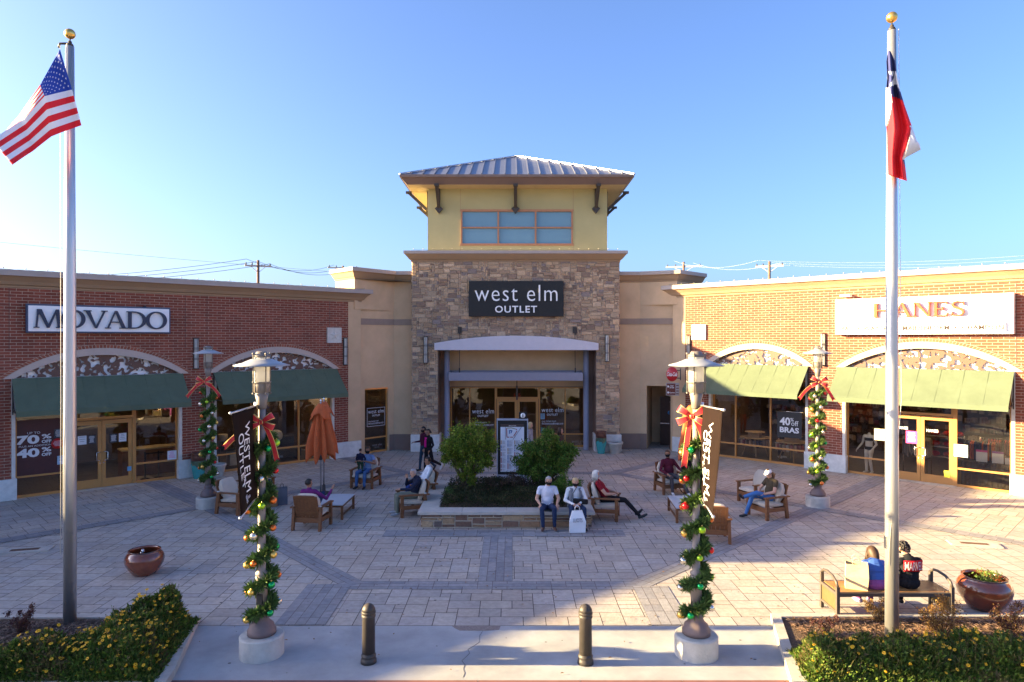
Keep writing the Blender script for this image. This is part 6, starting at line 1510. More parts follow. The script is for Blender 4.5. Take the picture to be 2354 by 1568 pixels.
def person(label, loc, rot, base, J, skin, top, bot, shoe, hair=None, long_=False, sleeve=True, mask=None, look=0, nod=0, fat=1.0, sc=1.0, group=None, name='person', cat='person', cuff=None, tilt=0, legs=True, hstyle='short', shorts=False, handdir={}, curl=.6, head=True):
    J = {**{k: Vector(v) for k, v in base.items()}, **{k: Vector(v) for k, v in J.items()}}
    t = thing(name, label, cat, loc, R(rot), group); t.scale = (sc, sc, sc)
    mats = [skin, top, bot, shoe, M_black, mat('lip red', (.30, .09, .07), .5)]
    prims = []; mb = MB(); mb.smooth = True            # prims: (a, b, ra, rb, mat)
    def cap(a, b_, ra, rb, m):
        a = Vector(a); b_ = Vector(b_); d = b_ - a
        if d.length < 1e-4: d = Vector((0, 0, .001))
        d = d.normalized(); x = d.orthogonal().normalized(); y = d.cross(x); vs = []; fs = []; n = 12; rings = []
        for p_, r0, sg in ((a, ra, -1), (b_, rb, 1)):
            for th in ((-1.3, -.8, -.35, 0) if sg < 0 else (0, .35, .8, 1.3)): rings.append((p_ + d * math.sin(th) * r0, math.cos(th) * r0))
        for c, r0 in rings:
            for k in range(n): a_ = 2 * math.pi * k / n; vs.append(c + x * math.cos(a_) * r0 + y * math.sin(a_) * r0)
        for i in range(len(rings) - 1):
            for k in range(n): fs.append((i * n + k, i * n + (k + 1) % n, (i + 1) * n + (k + 1) % n, (i + 1) * n + k))
        fs += [tuple(range(n))[::-1], tuple(range((len(rings) - 1) * n, len(rings) * n))]
        mb.add(vs, fs); prims.append((np.array(a), np.array(b_), ra, rb, m))
    def ell(c, X, Y_, Z, m):
        vs, fs = ell_pts(c, X, Y_, Z); mb.add(vs, fs); zz = Z * (1 - min(X.length, Y_.length) / max(Z.length, 1e-3)) if Z.length > min(X.length, Y_.length) else Z * 0
        rr = (X.length + Y_.length) / 2; prims.append((np.array(c - zz), np.array(c + zz), rr, rr, m))
    sx = (J['shl'] - J['shr']).normalized(); sp = (J['nec'] - J['pel']).normalized(); fy = sx.cross(sp) * 1.0; f_ = fat
    # fy points to the back when sx is left(+x): x cross z = -y (front)
    T_, B_ = 1, 2
    ell(J['che'], sx * .175 * f_, fy * .115 * f_, sp * .20, T_); ell(J['pel'].lerp(J['che'], .45) + fy * .012 * f_, sx * .150 * f_, fy * .120 * f_ ** 1.5, sp * .19, T_); ell(J['pel'], sx * .165 * f_, fy * .125 * f_, sp * .13, B_)
    cap(J['shr'] - sx * -.02, J['shl'] - sx * .02, .072, .072, T_); cap(J['nec'] - sp * .05, J['nec'] + sp * .02, .075, .062, T_); cap(J['nec'], (J['hed'] - sp * .03) if head else J['nec'] + sp * .05, .054, .05, 0)
    for s_ in 'lr':
        sh, el_, wr = J['sh' + s_], J['el' + s_], J['wr' + s_]; sg = 1 if s_ == 'l' else -1; k = .5 + .5 * f_
        cap(sh, sh.lerp(el_, .5), .062 * k, .054 * k, T_); cap(sh.lerp(el_, .5), el_, .050 * k, .043 * k, T_ if sleeve else 0)
        if sleeve == 'vest': pass
        cap(el_, el_.lerp(wr, .5), .043 * k, .038 * k, T_ if sleeve else 0); cap(el_.lerp(wr, .5), wr, .037 * k, .028, T_ if sleeve else 0)
        # hand: palm, four fingers, thumb
        d = Vector(handdir[s_]).normalized() if s_ in handdir else (wr - el_).normalized(); side = d.cross(Vector((0, 0, 1)));
        side = (side if side.length > .2 else d.cross(Vector((1, 0, 0)))).normalized(); nrm = side.cross(d).normalized(); nrm = nrm if nrm.z < 0 else -nrm
        pc = wr + d * .045; cap(wr - d * .005, wr + d * .02, .026, .028, 0)
        ell(pc + d * .005, side * .040, nrm * .017, d * .048, 0)
        for i, (o_, l_) in enumerate(((-.030, .066), (-.011, .076), (.010, .070), (.029, .054))):
            a = wr + d * .083 + side * o_; m1 = a + (d * math.cos(.5 * curl) + nrm * math.sin(.5 * curl)) * l_ * .5; e = m1 + (d * math.cos(1.4 * curl) + nrm * math.sin(1.4 * curl)) * l_ * .5
            cap(a - d * .01, m1, .0105, .0098, 0); cap(m1, e, .0098, .009, 0)
        ts = -side * sg; a = wr + d * .03 + ts * .03; m1 = a + (d * .6 + ts * .7 + nrm * .3).normalized() * .035; e = m1 + (d * .9 + ts * .25 + nrm * .4).normalized() * .032; cap(a, m1, .013, .0115, 0); cap(m1, e, .0112, .0095, 0)
        if legs:
            hi, kn, an = J['hi' + s_], J['kn' + s_], J['an' + s_]
            cap(hi, hi.lerp(kn, .5), .092 * k, .078 * k, B_); cap(hi.lerp(kn, .5), kn, .077 * k, .060 * k, 0 if shorts else B_); cap(kn, kn.lerp(an, .35), .060 * k, .060 * k, 0 if shorts else B_); cap(kn.lerp(an, .35), an + (kn - an) * .05, .059 * k, .046, 0 if shorts else B_)
            sd = (kn - an).normalized(); toe = Vector(J['to' + s_]) if 'to' + s_ in J else None
            if toe is None:
                fw = Vector((sg * .18, -1, 0)).normalized(); toe = an + fw * .17 + Vector((0, 0, -.045))
            he = an + (an - toe).normalized() * .045 - sd * .04; fd = (toe - an).normalized()
            cap(an - sd * .0, an - sd * .02, .040, .042, 3); cap(he, an.lerp(toe, .55) - sd * .025, .038, .040, 3); cap(an.lerp(toe, .5) - sd * .022, toe, .041, .032, 3)
    # head
    hf = Matrix.Rotation(R(look), 3, 'Z') @ Vector((0, -1, 0)); hr_ = hf.cross(Vector((0, 0, 1))).normalized(); hf = Matrix.Rotation(R(nod), 3, hr_) @ hf; hu = hr_.cross(hf).normalized()
    if tilt: Rm = Matrix.Rotation(R(tilt), 3, hf); hu = Rm @ hu; hr_ = Rm @ hr_
    H = J['hed']
    if head: ell(H + hu * .02, hr_ * .076, hf * .093, hu * .098, 0); ell(H + hf * .022 - hu * .045, hr_ * .058, hf * .066, hu * .075, 0)
    if head: ell(H + hf * .098 - hu * .022, hr_ * .012, hf * .018, hu * .022, 0); ell(H + hf * .05 - hu * .105, hr_ * .030, hf * .030, hu * .022, 0)
    for s_ in ((-1, 1) if head else ()): ell(H + hr_ * .077 * s_ - hu * .012 - hf * .006, hr_ * .012, hf * .018, hu * .030, 0)
    me = bpy.data.meshes.new('b'); me.from_pydata(mb.v, [], mb.f); o = bpy.data.objects.new('b', me); COL.objects.link(o)
    md = o.modifiers.new('r', 'REMESH'); md.mode = 'VOXEL'; md.voxel_size = .0095; s2 = o.modifiers.new('s', 'SMOOTH'); s2.iterations = 2; s2.factor = .5
    bpy.context.view_layer.update(); m2 = bpy.data.meshes.new_from_object(o.evaluated_get(DG())); bpy.data.objects.remove(o); bpy.data.meshes.remove(me); m2.name = 'body'
    n = len(m2.polygons); C = np.empty(n * 3); m2.polygons.foreach_get('center', C); C = C.reshape(-1, 3); best = np.full(n, 1e9); mi_ = np.zeros(n, dtype=np.int32)
    for a, b_, ra, rb, mm in prims:
        ab = b_ - a; L2 = max(1e-9, ab @ ab); tt = np.clip(((C - a) @ ab) / L2, 0, 1); ds = np.linalg.norm(C - (a + tt[:, None] * ab), axis=1) - (ra + (rb - ra) * tt); k = ds < best; best[k] = ds[k]; mi_[k] = mm
    for s_ in (-1, 1):
        e = np.array(H + hf * .088 + hr_ * .030 * s_ + hu * .012); mi_[np.linalg.norm(C - e, axis=1) < .013] = 4
    e = np.array(H + hf * .085 - hu * .062); dd = (C - e); q_ = (np.abs(dd @ np.array(hr_)) < .022) & (np.abs(dd @ np.array(hu)) < .008) & (np.linalg.norm(dd, axis=1) < .035); mi_[q_] = 5
    for m_ in mats: m2.materials.append(m_)
    m2.polygons.foreach_set('material_index', mi_); m2.polygons.foreach_set('use_smooth', np.ones(n, dtype=bool)); m2.update()
    bo = bpy.data.objects.new('body', m2); COL.objects.link(bo); bo.parent = t
    def patch(nm, m, keep, ex, dz=0, lo=1.0, rough=0.):
        vs, fs = ell_pts(Vector((0, 0, 0)), Vector((1, 0, 0)), Vector((0, 1, 0)), Vector((0, 0, 1)), 36, 24); q = MB(); q.smooth = True; used = {}; r = random.Random(3)
        fs2 = [f for f in fs if keep(sum((vs[i] for i in f), Vector()) / 4)]
        out = []
        for v in vs:
            k = 1 + r.uniform(-rough, rough); zz = v.z * (lo if v.z < 0 else 1); out.append(H + hu * (.012 + dz) + hr_ * v.x * ex[0] * k + hf * v.y * ex[1] * k + hu * zz * ex[2] * k)
        q.add(out, fs2); return q.build(nm, m, t, solid=.006)
    def strands():
        q = MB(); r = random.Random(9)
        for _ in range(70):
            a = r.uniform(-2.0, 2.0); p0 = H + hu * .06 - hf * .085 * math.cos(a) + hr_ * .088 * math.sin(a); p1 = p0 - Vector((0, 0, .12)) - hf * .012 * math.cos(a) + hr_ * r.gauss(0, .012); p2 = p1 - Vector((0, 0, r.uniform(.05, .16))) + Vector((r.gauss(0, .02), r.gauss(0, .02), 0))
            q.tube([p0, p1, p2], [.012, .010, .003], 5)
        q.build('hair_strands', hair, t)
    if hair:
        if hstyle == 'long': patch('hair', hair, lambda v: (v.y < .25 and v.z > -.95 and abs(v.x) > -1) and not (v.y > .0 and v.z < -.2 and abs(v.x) < .6) or v.z > .55, (.092, .108, .112), .012, 1.75, .03); strands()
        elif hstyle == 'bun': patch('hair', hair, lambda v: (v.y < .1 and v.z > -.45) or v.z > .5, (.086, .102, .106), .012, 1, .015); q = MB(); c = H - hf * .115 - hu * .01; vs, fs = ell_pts(c, hr_ * .04, hf * .04, hu * .04); q.smooth = True; q.add(vs, fs); q.build('hair_bun', hair, t)
        elif hstyle == 'curly':
            q = MB(); r = random.Random(6); q.smooth = True
            for _ in range(150):
                v = Vector((r.gauss(0, 1), r.gauss(0, 1), r.gauss(.25, 1))).normalized()
                if v.y > .45 and v.z < .45 or v.z < -.65: continue
                c = H + hu * .02 + hr_ * v.x * .09 + hf * v.y * .105 + hu * v.z * .11; vs, fs = ell_pts(c, hr_ * r.uniform(.018, .03), hf * r.uniform(.018, .03), hu * r.uniform(.018, .03), 7, 5); q.add(vs, fs)
            q.build('hair', hair, t)
        else: patch('hair', hair, lambda v: (v.y < .12 and v.z > -.42) or v.z > .52, (.084, .101, .105), .012, 1, .015)
    if mask: patch('face_mask', mask, lambda v: v.y > .1 and -.98 < v.z < .0, (.083, .118, .112), -.016)
    t['_h'] = 0; del t['_h']
    t_head = (H, hf, hr_, hu); return t, t_head
M_hblk = mat('black hair', (.012, .009, .008), .5); M_hgry = mat('grey hair', (.32, .31, .31), .6); M_hbrn = mat('brown hair', (.055, .028, .014), .55); M_hbld = mat('blonde hair', (.50, .36, .18), .55); M_hwht = mat('silver hair', (.55, .53, .50), .6)
M_mask = cloth('black mask', (.015, .015, .017)); J_ = lambda **k: k
M_jean = cloth('blue denim', (.055, .12, .27)); M_djean = cloth('dark denim', (.02, .035, .085)); M_blk = cloth('black', (.012, .012, .015)); M_shoeb = mat('black shoes', (.02, .02, .022), .5); M_shoew = mat('white shoes', (.6, .6, .62), .5)
def on(ch): return ch.location.copy(), math.degrees(ch.rotation_euler.z)
# man in purple, seen from behind, arm raised
l_, r_a = on(CH['C'])
person('man in purple lounging with one arm raised, seen from behind on the left', l_, r_a, SIT, J_(pel=(0, .02, .56), hed=(.02, .16, 1.20), nec=(0, .17, 1.04), che=(0, .14, .88), shl=(.18, .18, .99), shr=(-.18, .18, .99),
       elr=(-.44, .08, .80), wrr=(-.50, -.12, 1.00), knr=(-.16, -.36, .84), anr=(.10, -.58, .62), tor=(.14, -.74, .70), wrl=(.30, -.2, .68)), SK[1], cloth('purple', (.13, .02, .12)), M_djean, M_shoew, M_hblk, look=-35, sleeve=True, handdir={'r': (-.2, -.35, .9)})
# father with toddler
l_, r_a = on(CH['D'])
person('father in a light blue tee, black mask and ripped jeans holding a toddler', l_, r_a, SIT, J_(ell=(.33, -.02, .80), elr=(-.36, -.02, .82), wrl=(.10, -.26, .90), wrr=(-.13, -.28, .92), hed=(.05, .06, 1.22)), SK[1], cloth('light blue', (.17, .26, .45)), M_jean, M_shoeb, M_hbrn, mask=M_mask, sleeve=False, look=-15, fat=1.08)
rm_ = Matrix.Rotation(R(r_a), 4, 'Z')
person('toddler in a navy top and green trousers held on his father\'s lap, seen from behind', l_ + rm_ @ Vector((-.12, -.20, .34)), r_a + 180, STD, J_(ell=(.30, -.10, 1.12), elr=(-.28, -.1, 1.15), hed=(-.02, 0, 1.62), knl=(.11, -.06, .66), knr=(-.11, -.06, .66), anl=(.12, -.02, .44), anr=(-.12, -.02, .44), hil=(.10, 0, .90), hir=(-.10, 0, .90)), SK[0], cloth('navy', (.015, .018, .05)), cloth('bottle green', (.03, .075, .05)), M_blk, M_hbrn, sc=.56, look=-30, fat=1.3)
# two men left of the planter
l_, r_a = on(CH['E'])
person('grey haired man in dark navy jacket resting his chin on his hand', l_, r_a, SIT, J_(hed=(0, .02, 1.17), nec=(0, .10, 1.03), shl=(.18, .13, .97), shr=(-.18, .13, .97), elr=(-.26, -.14, .80), wrr=(-.10, -.14, 1.02), ell=(.27, -.10, .76), wrl=(.22, -.38, .78), knl=(.18, -.46, .56), knr=(-.13, -.44, .55)), SK[0], cloth('dark navy', (.014, .018, .04)), cloth('khaki green', (.17, .18, .14)), mat('grey shoes', (.35, .36, .38), .6), M_hgry, look=25, handdir={'r': (.2, -.1, .9)}, fat=1.12)
l_, r_a = on(CH['E2'])
person('dark haired man in a white shirt leaning back behind the grey haired man', l_, r_a, SIT, J_(hed=(0, .18, 1.26), nec=(0, .20, 1.09), shl=(.19, .22, 1.03), shr=(-.19, .22, 1.03), che=(0, .18, .92)), SK[1], cloth('white shirt', (.62, .66, .72)), cloth('royal blue', (.02, .05, .2)), M_shoeb, M_hblk, look=5, fat=1.1)
# couple on the planter edge
c = gp(1258, 1211); SITP = {k: Vector(v) + Vector((0, 0, .0)) for k, v in SIT.items()}
person('older grey haired man in black mask and white tee sitting on the planter edge', Vector((c.x, py0 + .12, 0)), 0, SIT, J_(pel=(0, .10, .57), che=(0, .06, .90), nec=(0, .03, 1.07), hed=(.03, -.02, 1.23), shl=(.20, .05, 1.02), shr=(-.20, .05, 1.02), ell=(.30, .0, .76), elr=(-.29, -.02, .76), wrl=(.24, -.26, .68), wrr=(-.20, -.30, .66),
       knl=(.16, -.40, .60), knr=(-.17, -.42, .58), anl=(.17, -.33, .10), anr=(-.13, -.36, .10)), SK[0], cloth('white tee', (.58, .60, .70)), M_djean, mat('brown shoes', (.10, .05, .035), .5), M_hgry, mask=M_mask, sleeve=False, look=18, nod=-5, fat=1.12, handdir={'l': (0, -.5, -.8), 'r': (0, -.5, -.8)})
gl, gh = None, None
c = gp(1322, 1211)
pw, hw_ = person('blonde woman with black mask, grey vest and white sleeves sitting on the planter edge', Vector((c.x, py0 + .12, 0)), 3, SIT, J_(pel=(0, .10, .57), che=(0, .07, .88), nec=(0, .05, 1.03), hed=(0, .0, 1.19), shl=(.175, .06, .99), shr=(-.175, .06, .99), ell=(.28, -.02, .74), elr=(-.28, -.02, .72), wrl=(.07, -.30, .70), wrr=(-.08, -.32, .68),
       knl=(.17, -.42, .58), knr=(-.16, -.42, .58), anl=(.19, -.36, .10), anr=(-.17, -.36, .10)), SK[0], cloth('white blouse', (.66, .67, .70)), M_djean, M_shoeb, M_hbld, mask=M_mask, look=8, nod=-6, fat=1.12, hstyle='bun')
q = MB(); q.smooth = True; vst = cloth('grey quilted', (.17, .185, .22)); sx_, n_ = .2, 20
for sg in (-1, 1):                          # open vest: two side panels wrapping the trunk
    vs = []; fs = []; m = 10; K = 9
    for j in range(m + 1):
        z = .52 + (1.05 - .52) * j / m; rx = .215 - .03 * j / m if j < m - 1 else .15; ry = .175 - .02 * j / m
        for k in range(K):
            a = R(-58 + k * 148 / (K - 1)); vs.append((sg * rx * math.cos(a), .085 + ry * math.sin(a) * 1.0 + .0 - .03 * j / m * 1.0, z))
    for j in range(m):
        for k in range(K - 1): f = (j * K + k, j * K + k + 1, (j + 1) * K + k + 1, (j + 1) * K + k); fs.append(f if sg > 0 else f[::-1])
    q.add(vs, fs)
q.build('quilted_vest', vst, pw, solid=.012)
bag('white_shopping_bag', 'white plastic shopping bag with grey lettering held between the blonde woman\'s knees', Vector((c.x + .0, py0 - .42, .02)), R(3), .40, .16, .56, M_plast, M_plast, .35, 'LLIOTS', top=.62)
hb_ = thing('handbag', 'black handbag on the lap of the blonde woman', 'handbag', (c.x + .12, py0 - .06, .66), R(-20)); q = MB(); q.box(-.2, .2, -.06, .06, 0, .13); q.build('bag_body', M_blk, hb_, bevel=.03); q = MB(); q.tube([(-.2, 0, .1), (-.22, .05, .25), (-.12, .1, .42)], .008, 6); q.build('strap', M_blk, hb_)
# reclining woman in dark red
l_, r_a = on(CH['Fc'])
person('silver haired woman reclining in dark red top and black trousers right of the planter', l_, r_a, SIT, J_(pel=(0, -.06, .56), che=(0, .10, .86), nec=(0, .20, 1.04), hed=(0, .24, 1.20), shl=(.17, .18, .98), shr=(-.17, .18, .98), ell=(.26, -.02, .74), elr=(-.25, -.06, .72), wrl=(.14, -.26, .72), wrr=(-.10, -.26, .70),
       knl=(.16, -.55, .50), knr=(-.08, -.58, .54), anl=(.16, -.88, .16), anr=(-.06, -.98, .12), tol=(.16, -1.03, .24), tor=(-.05, -1.16, .17)), SK[0], cloth('dark red', (.20, .008, .018)), M_blk, M_shoeb, M_hwht, mask=cloth('checked mask', (.35, .33, .34)), sleeve=False, look=10, fat=1.12, hstyle='long')
# man in maroon
l_, r_a = on(CH['G'])
person('balding man in black mask, maroon sweater and grey trousers in an armchair', l_, r_a, SIT, J_(hed=(-.03, .10, 1.24), ell=(.34, .02, .76), elr=(-.33, -.02, .74), wrl=(.38, -.26, .69), wrr=(-.22, -.30, .66), knl=(.18, -.50, .52), knr=(-.14, -.44, .56), anl=(.30, -.72, .10), anr=(-.12, -.46, .10)), SK[1], cloth('maroon', (.095, .012, .028)), cloth('grey trousers', (.075, .065, .07)), M_shoew, M_hbrn, mask=M_mask, look=-35, fat=1.15)
# person in black in a wheelchair, mostly behind the front lamp
M_tyre = mat('black rubber', (.015, .015, .015), .6); wc = gp(1592, 1134); wt = thing('wheelchair', 'dark wheelchair half hidden behind the right foreground lamp post', 'wheelchair', wc, R(40))
for sg in (-1, 1):
    q = MB(); q.tube([(sg * .28, .05 + .3 * math.cos(a), .30 + .3 * math.sin(a)) for a in [2 * math.pi * k / 28 for k in range(29)]], .018, 8, cap=False); w_ = q.build('wheel', M_tyre, wt)
    q = MB()
    for k in range(12): a = 2 * math.pi * k / 12; q.tube([(sg * .28, .05, .3), (sg * .28, .05 + .29 * math.cos(a), .3 + .29 * math.sin(a))], .003, 3)
    q.build('spokes', M_chrome, w_)
    q = MB(); q.tube([(sg * .22, -.42 + .08 * math.cos(a), .09 + .08 * math.sin(a)) for a in [2 * math.pi * k / 16 for k in range(17)]], .014, 6, cap=False); q.build('caster', M_tyre, wt)
q = MB()
for sg in (-1, 1): q.tube([(sg * .24, .28, .95), (sg * .24, .25, .45), (sg * .24, -.2, .45), (sg * .22, -.42, .14)], .013, 8); q.tube([(sg * .24, .25, .66), (sg * .24, -.12, .66)], .02, 8)
q.box(-.23, .23, -.18, .24, .42, .46); q.box(-.23, .23, .24, .27, .46, .88); q.build('frame', M_black, wt)
person('person in a black hooded jacket sitting in the wheelchair behind the lamp post', wc, 40, SIT, J_(hed=(0, .04, 1.20)), SK[0], M_blk, M_blk, M_shoeb, M_hblk, look=20, hstyle='long')
# man in cap
l_, r_a = on(CH['I'])
pc_, (H_, hf_, hr2, hu_) = person('man in white cap and blue jeans with crossed legs, looking down', l_, r_a, SIT, J_(hed=(0, .04, 1.22), nec=(0, .11, 1.06), ell=(.28, -.02, .74), elr=(-.27, -.04, .74), wrl=(.12, -.26, .68), wrr=(-.02, -.30, .68), knr=(-.08, -.46, .62), knl=(.06, -.44, .72), anl=(-.02, -.84, .62), tol=(.0, -.98, .70), anr=(-.14, -.66, .10)), SK[0], cloth('olive brown', (.06, .045, .028)), cloth('bright denim', (.06, .16, .38)), M_shoeb, M_hbrn, sleeve=False, look=12, nod=-25, fat=1.05)
q = MB(); q.smooth = True; vs, fs = ell_pts(H_ + hu_ * .03, hr2 * .088, hf_ * .104, hu_ * .098, 24, 16); fs = [f for f in fs if ((sum((vs[i] for i in f), Vector()) / 4) - H_).dot(hu_) > .035]; q.add(vs, fs)
br_ = [H_ + hu_ * .045 + hf_ * (.085 + .085 * math.sin(math.pi * k / 8)) + hr2 * (.075 * math.cos(math.pi * k / 8)) for k in range(9)]; q.add(br_ + [p_ - hu_ * .006 for p_ in br_], [tuple(range(9)), tuple(range(9, 18))[::-1]]); q.build('cap', mat('white cap', (.66, .68, .74), .8), pc_, solid=.004)
# walking women
wb_ = gp(972, 1087)
person('woman in a maroon sweatshirt, black mask and jeans walking left with her hand out', wb_ + Vector((-.02, .35, 0)), -55, STD, J_(elr=(-.26, .0, 1.12), wrr=(-.30, -.22, 1.10), ell=(.22, .08, 1.1), wrl=(.2, .02, .86), knl=(.10, .10, .50), anl=(.10, .42, .18), tol=(.10, .36, .05), knr=(-.10, -.08, .50), anr=(-.10, -.12, .09)), SK[1], cloth('deep maroon', (.06, .008, .025)), cloth('teal denim', (.022, .05, .085)), M_shoeb, M_hblk, mask=M_mask, look=10, sc=.99, hstyle='bun')
pk_, _ = person('young woman in black jacket over pink top walking left, dark hair in a bun', wb_ + Vector((.22, -.12, 0)), -50, STD, J_(ell=(.24, .06, 1.12), wrl=(.16, -.05, .92), elr=(-.24, .02, 1.10), wrr=(-.12, -.12, .95), knl=(.10, .12, .50), anl=(.10, .50, .30), tol=(.11, .46, .13), knr=(-.10, -.08, .50), anr=(-.10, -.10, .09)), SK[1], M_blk, M_blk, M_shoew, M_hblk, look=5, sc=.97, hstyle='bun')
q = MB(); q.smooth = True; vs = []; K = 7
for j in range(9):
    z = 1.02 + .38 * j / 8
    for k in range(K): a = R(-128 + k * 62 / (K - 1)); vs.append((.17 * math.cos(a) - .03, .132 * math.sin(a) * (1.02 if j < 6 else .8), z))
q.add(vs, [(j * K + k, j * K + k + 1, (j + 1) * K + k + 1, (j + 1) * K + k) for j in range(8) for k in range(K - 1)]); q.build('pink_top', cloth('hot pink', (.50, .01, .19)), pk_, solid=.006)
# the two children on the bench
bp_ = lambda px: Vector(((px - CX) / F * ((yb0 + yb1) / 2), (yb0 + yb1) / 2, bz - .455))
kb, kh = person('curly haired teenage boy in a black sweatshirt, seen from behind on the bench', bp_(2085) + Vector((0, .0, 0)), 184, SIT, J_(pel=(0, .08, .56), che=(0, .07, .84), nec=(0, .02, .99), hed=(.04, -.04, 1.13), shl=(.185, .05, .93), shr=(-.185, .05, .93), ell=(.24, -.12, .70), elr=(-.24, -.12, .70), wrl=(.06, -.32, .66), wrr=(-.05, -.32, .66), anl=(.12, -.40, .07), anr=(-.14, -.40, .07)), SK[0], M_blk, M_blk, M_shoeb, M_hblk, look=-8, nod=-28, hstyle='curly', fat=1.08)
kp, kph = person('girl with long brown hair in a blue puffer jacket on the bench', bp_(2008) + Vector((0, -.02, 0)), 176, SIT, J_(pel=(0, .06, .54), che=(0, .0, .78), nec=(-.02, -.08, .91), hed=(-.04, -.15, 1.02), shl=(.15, -.03, .87), shr=(-.15, -.03, .87), ell=(.2, -.2, .66), elr=(-.2, -.2, .66), wrl=(.05, -.36, .62), wrr=(-.05, -.36, .62), anl=(.1, -.40, .09), anr=(-.1, -.38, .09)), SK[0], mat('blue puffer', (.045, .11, .38), .55, amt=.12, ns=5, bump=1.0, bs=1.5, stretch=(.8, .8, 14)), cloth('lilac', (.3, .08, .26)), mat('pastel shoes', (.5, .42, .55), .6), M_hbrn, look=10, nod=-40, hstyle='long', fat=1.22)
q = MB()
for i in range(9):                           # quilting rolls of the puffer jacket
    z = .50 + i * .042; rr = .205 - .004 * abs(i - 3)
    pass
q = MB(); vs = []; K = 13
def backp(x, z): return Vector((x, .068 + .135 * math.cos(min(1.4, abs(x) / .20)) ** .8 + .0, z))
for j in range(5):
    for k in range(K): x = -.175 + .35 * k / (K - 1); vs.append(backp(x, .79 + .048 * j))
q.smooth = True; q.add(vs, [(j * K + k, j * K + k + 1, (j + 1) * K + k + 1, (j + 1) * K + k) for j in range(4) for k in range(K - 1)]); q.build('print_box', cloth('bright red', (.55, .01, .02)), kb, solid=.003)
me = text_mesh('MARVEL', .33, .15, .001, bold=.008, space=.92); co = np.empty(len(me.vertices) * 3); me.vertices.foreach_get('co', co); co = co.reshape(-1, 3); out = []
for x, y, z in co: v = backp(x, .886 + z); out += [-v.x, v.y + .008, v.z]
me.vertices.foreach_set('co', np.array(out)); me.materials.append(M_white); ob = bpy.data.objects.new('lettering', me); COL.objects.link(ob); ob.parent = kb
# person in red, jeans, behind the left banner
l_, r_a = on(CH['B'])
person('person in a red top and dark jeans sitting half hidden behind the left banner', l_, r_a, SIT, J_(hed=(0, .16, 1.2), nec=(0, .16, 1.04)), SK[1], cloth('crimson', (.25, .01, .02)), M_djean, M_shoeb, M_hblk, look=0, fat=1.05)
# two women partly behind the shrub
person('woman with long blonde brown hair walking behind the directory board', (dp(1218, 0, 27.2).x, 27.2, 0), 70, STD, J_(), SK[0], cloth('pale grey', (.3, .3, .33)), cloth('denim 2', (.05, .09, .18)), M_shoew, M_hbld, hstyle='long')
person('woman with dark hair and red skirt walking behind the right hand shrub', (dp(1287, 0, 25.6).x, 25.6, 0), 80, STD, J_(), SK[0], cloth('dark top', (.05, .03, .03)), cloth('red skirt', (.38, .01, .015)), M_shoeb, M_hbrn, hstyle='long')
# shopper and mannequin inside the sunlit shop
person('shopper dressed in black bending over a display table inside the sunlit shop', WR.w(V(1758), -1.6, 0), math.degrees(WR.rot) + 70, STD, J_(hed=(0, -.14, 1.56), nec=(0, -.08, 1.42)), SK[0], M_blk, M_blk, M_shoew, M_hblk, nod=-25)
M_man = mat('white mannequin', (.80, .82, .85), .35)
mn, _ = person('headless white mannequin in black underwear behind the shop window', WR.w(V(1985), -.62, .0), math.degrees(WR.rot) - 10, STD, J_(ell=(.26, .02, 1.10), elr=(-.27, .04, 1.10), wrl=(.16, -.18, .88), wrr=(-.38, -.08, .90), knl=(.06, -.05, .5)), M_man, M_man, M_man, None, head=False, name='mannequin', cat='mannequin', fat=.88)
q = MB(); q.smooth = True
for z, rx, ry, h in ((1.28, .162, .125, .05), (.95, .155, .122, .055)): q.lathe([(1, -h), (1.02, 0), (1, h)], 24, (0, -.005, z), sx=rx, sy=ry)
q.build('black_underwear', M_blk, mn, solid=.004)
# ================================================================ SHOP WINDOWS: POSTERS, LETTERING, GOODS
def sheet(W_, name, label, px, py, w_, h, m, out=-.18, cat='poster', lines=None, group=None):
    """flat sheet stuck just inside or on the glass"""
    u = W_.u(px, out); z = W_.z(px, py, out); t = thing(name, label, cat, W_.w(u, out, z), W_.rot, group)
    q = MB(); q.box(-w_ / 2, w_ / 2, -.006, 0, -h / 2, h / 2); q.build('sheet', m, t)
    if lines:
        q = MB(); n, c = lines; r = random.Random(int(px))
        for i in range(n): zz = h / 2 - h * (.14 + .76 * i / n); ww = w_ * .38 * r.uniform(.55, 1); q.box(-ww, ww, -.009, -.006, zz - h * .018, zz + h * .018)
        q.build('printing', c, t)
    return t, W_.w(u, out, z)
M_paper = mat('white paper', (.66, .68, .72), .6, amt=.03); M_ink = mat('dark ink', (.05, .05, .06), .6); M_pink = mat('hot pink card', (.65, .06, .28), .6); M_wine = mat('wine poster', (.07, .018, .018), .5); M_redst = mat('red sticker', (.45, .02, .02), .5); M_inkw = mat('white ink', (.6, .62, .66), .6)
GLO = -.17
t, _ = sheet(WL, 'sale_poster', 'tall wine red poster announcing percentages off, in the leftmost shop window', 143 * .58 + 3, 1030, 1.28, 1.85, M_wine, GLO - .02)
for s_, z, h, w_, b_ in (('UP TO', .50, .07, .34, 0), ('PLUS AN ADDITIONAL', .085, .055, .98, 0)): text('lettering', s_, M_inkw, t, -.10 if w_ < .5 else .0, -.012, z, h=h, w=w_)
for n_, z in (('70', .29), ('40', -.13)): text('big_number', n_, M_paper, t, -.26, -.012, z, w=.62, h=.29, bold=.04); text('percent', '%', M_paper, t, .24, -.012, z + .07, w=.26, h=.15, bold=.02); text('off', 'OFF', M_paper, t, .24, -.012, z - .09, w=.26, h=.10, bold=.03)
q = MB(); q.box(-.6, .6, -.010, -.006, -.88, -.86); q.build('poster_line', M_ink, t)
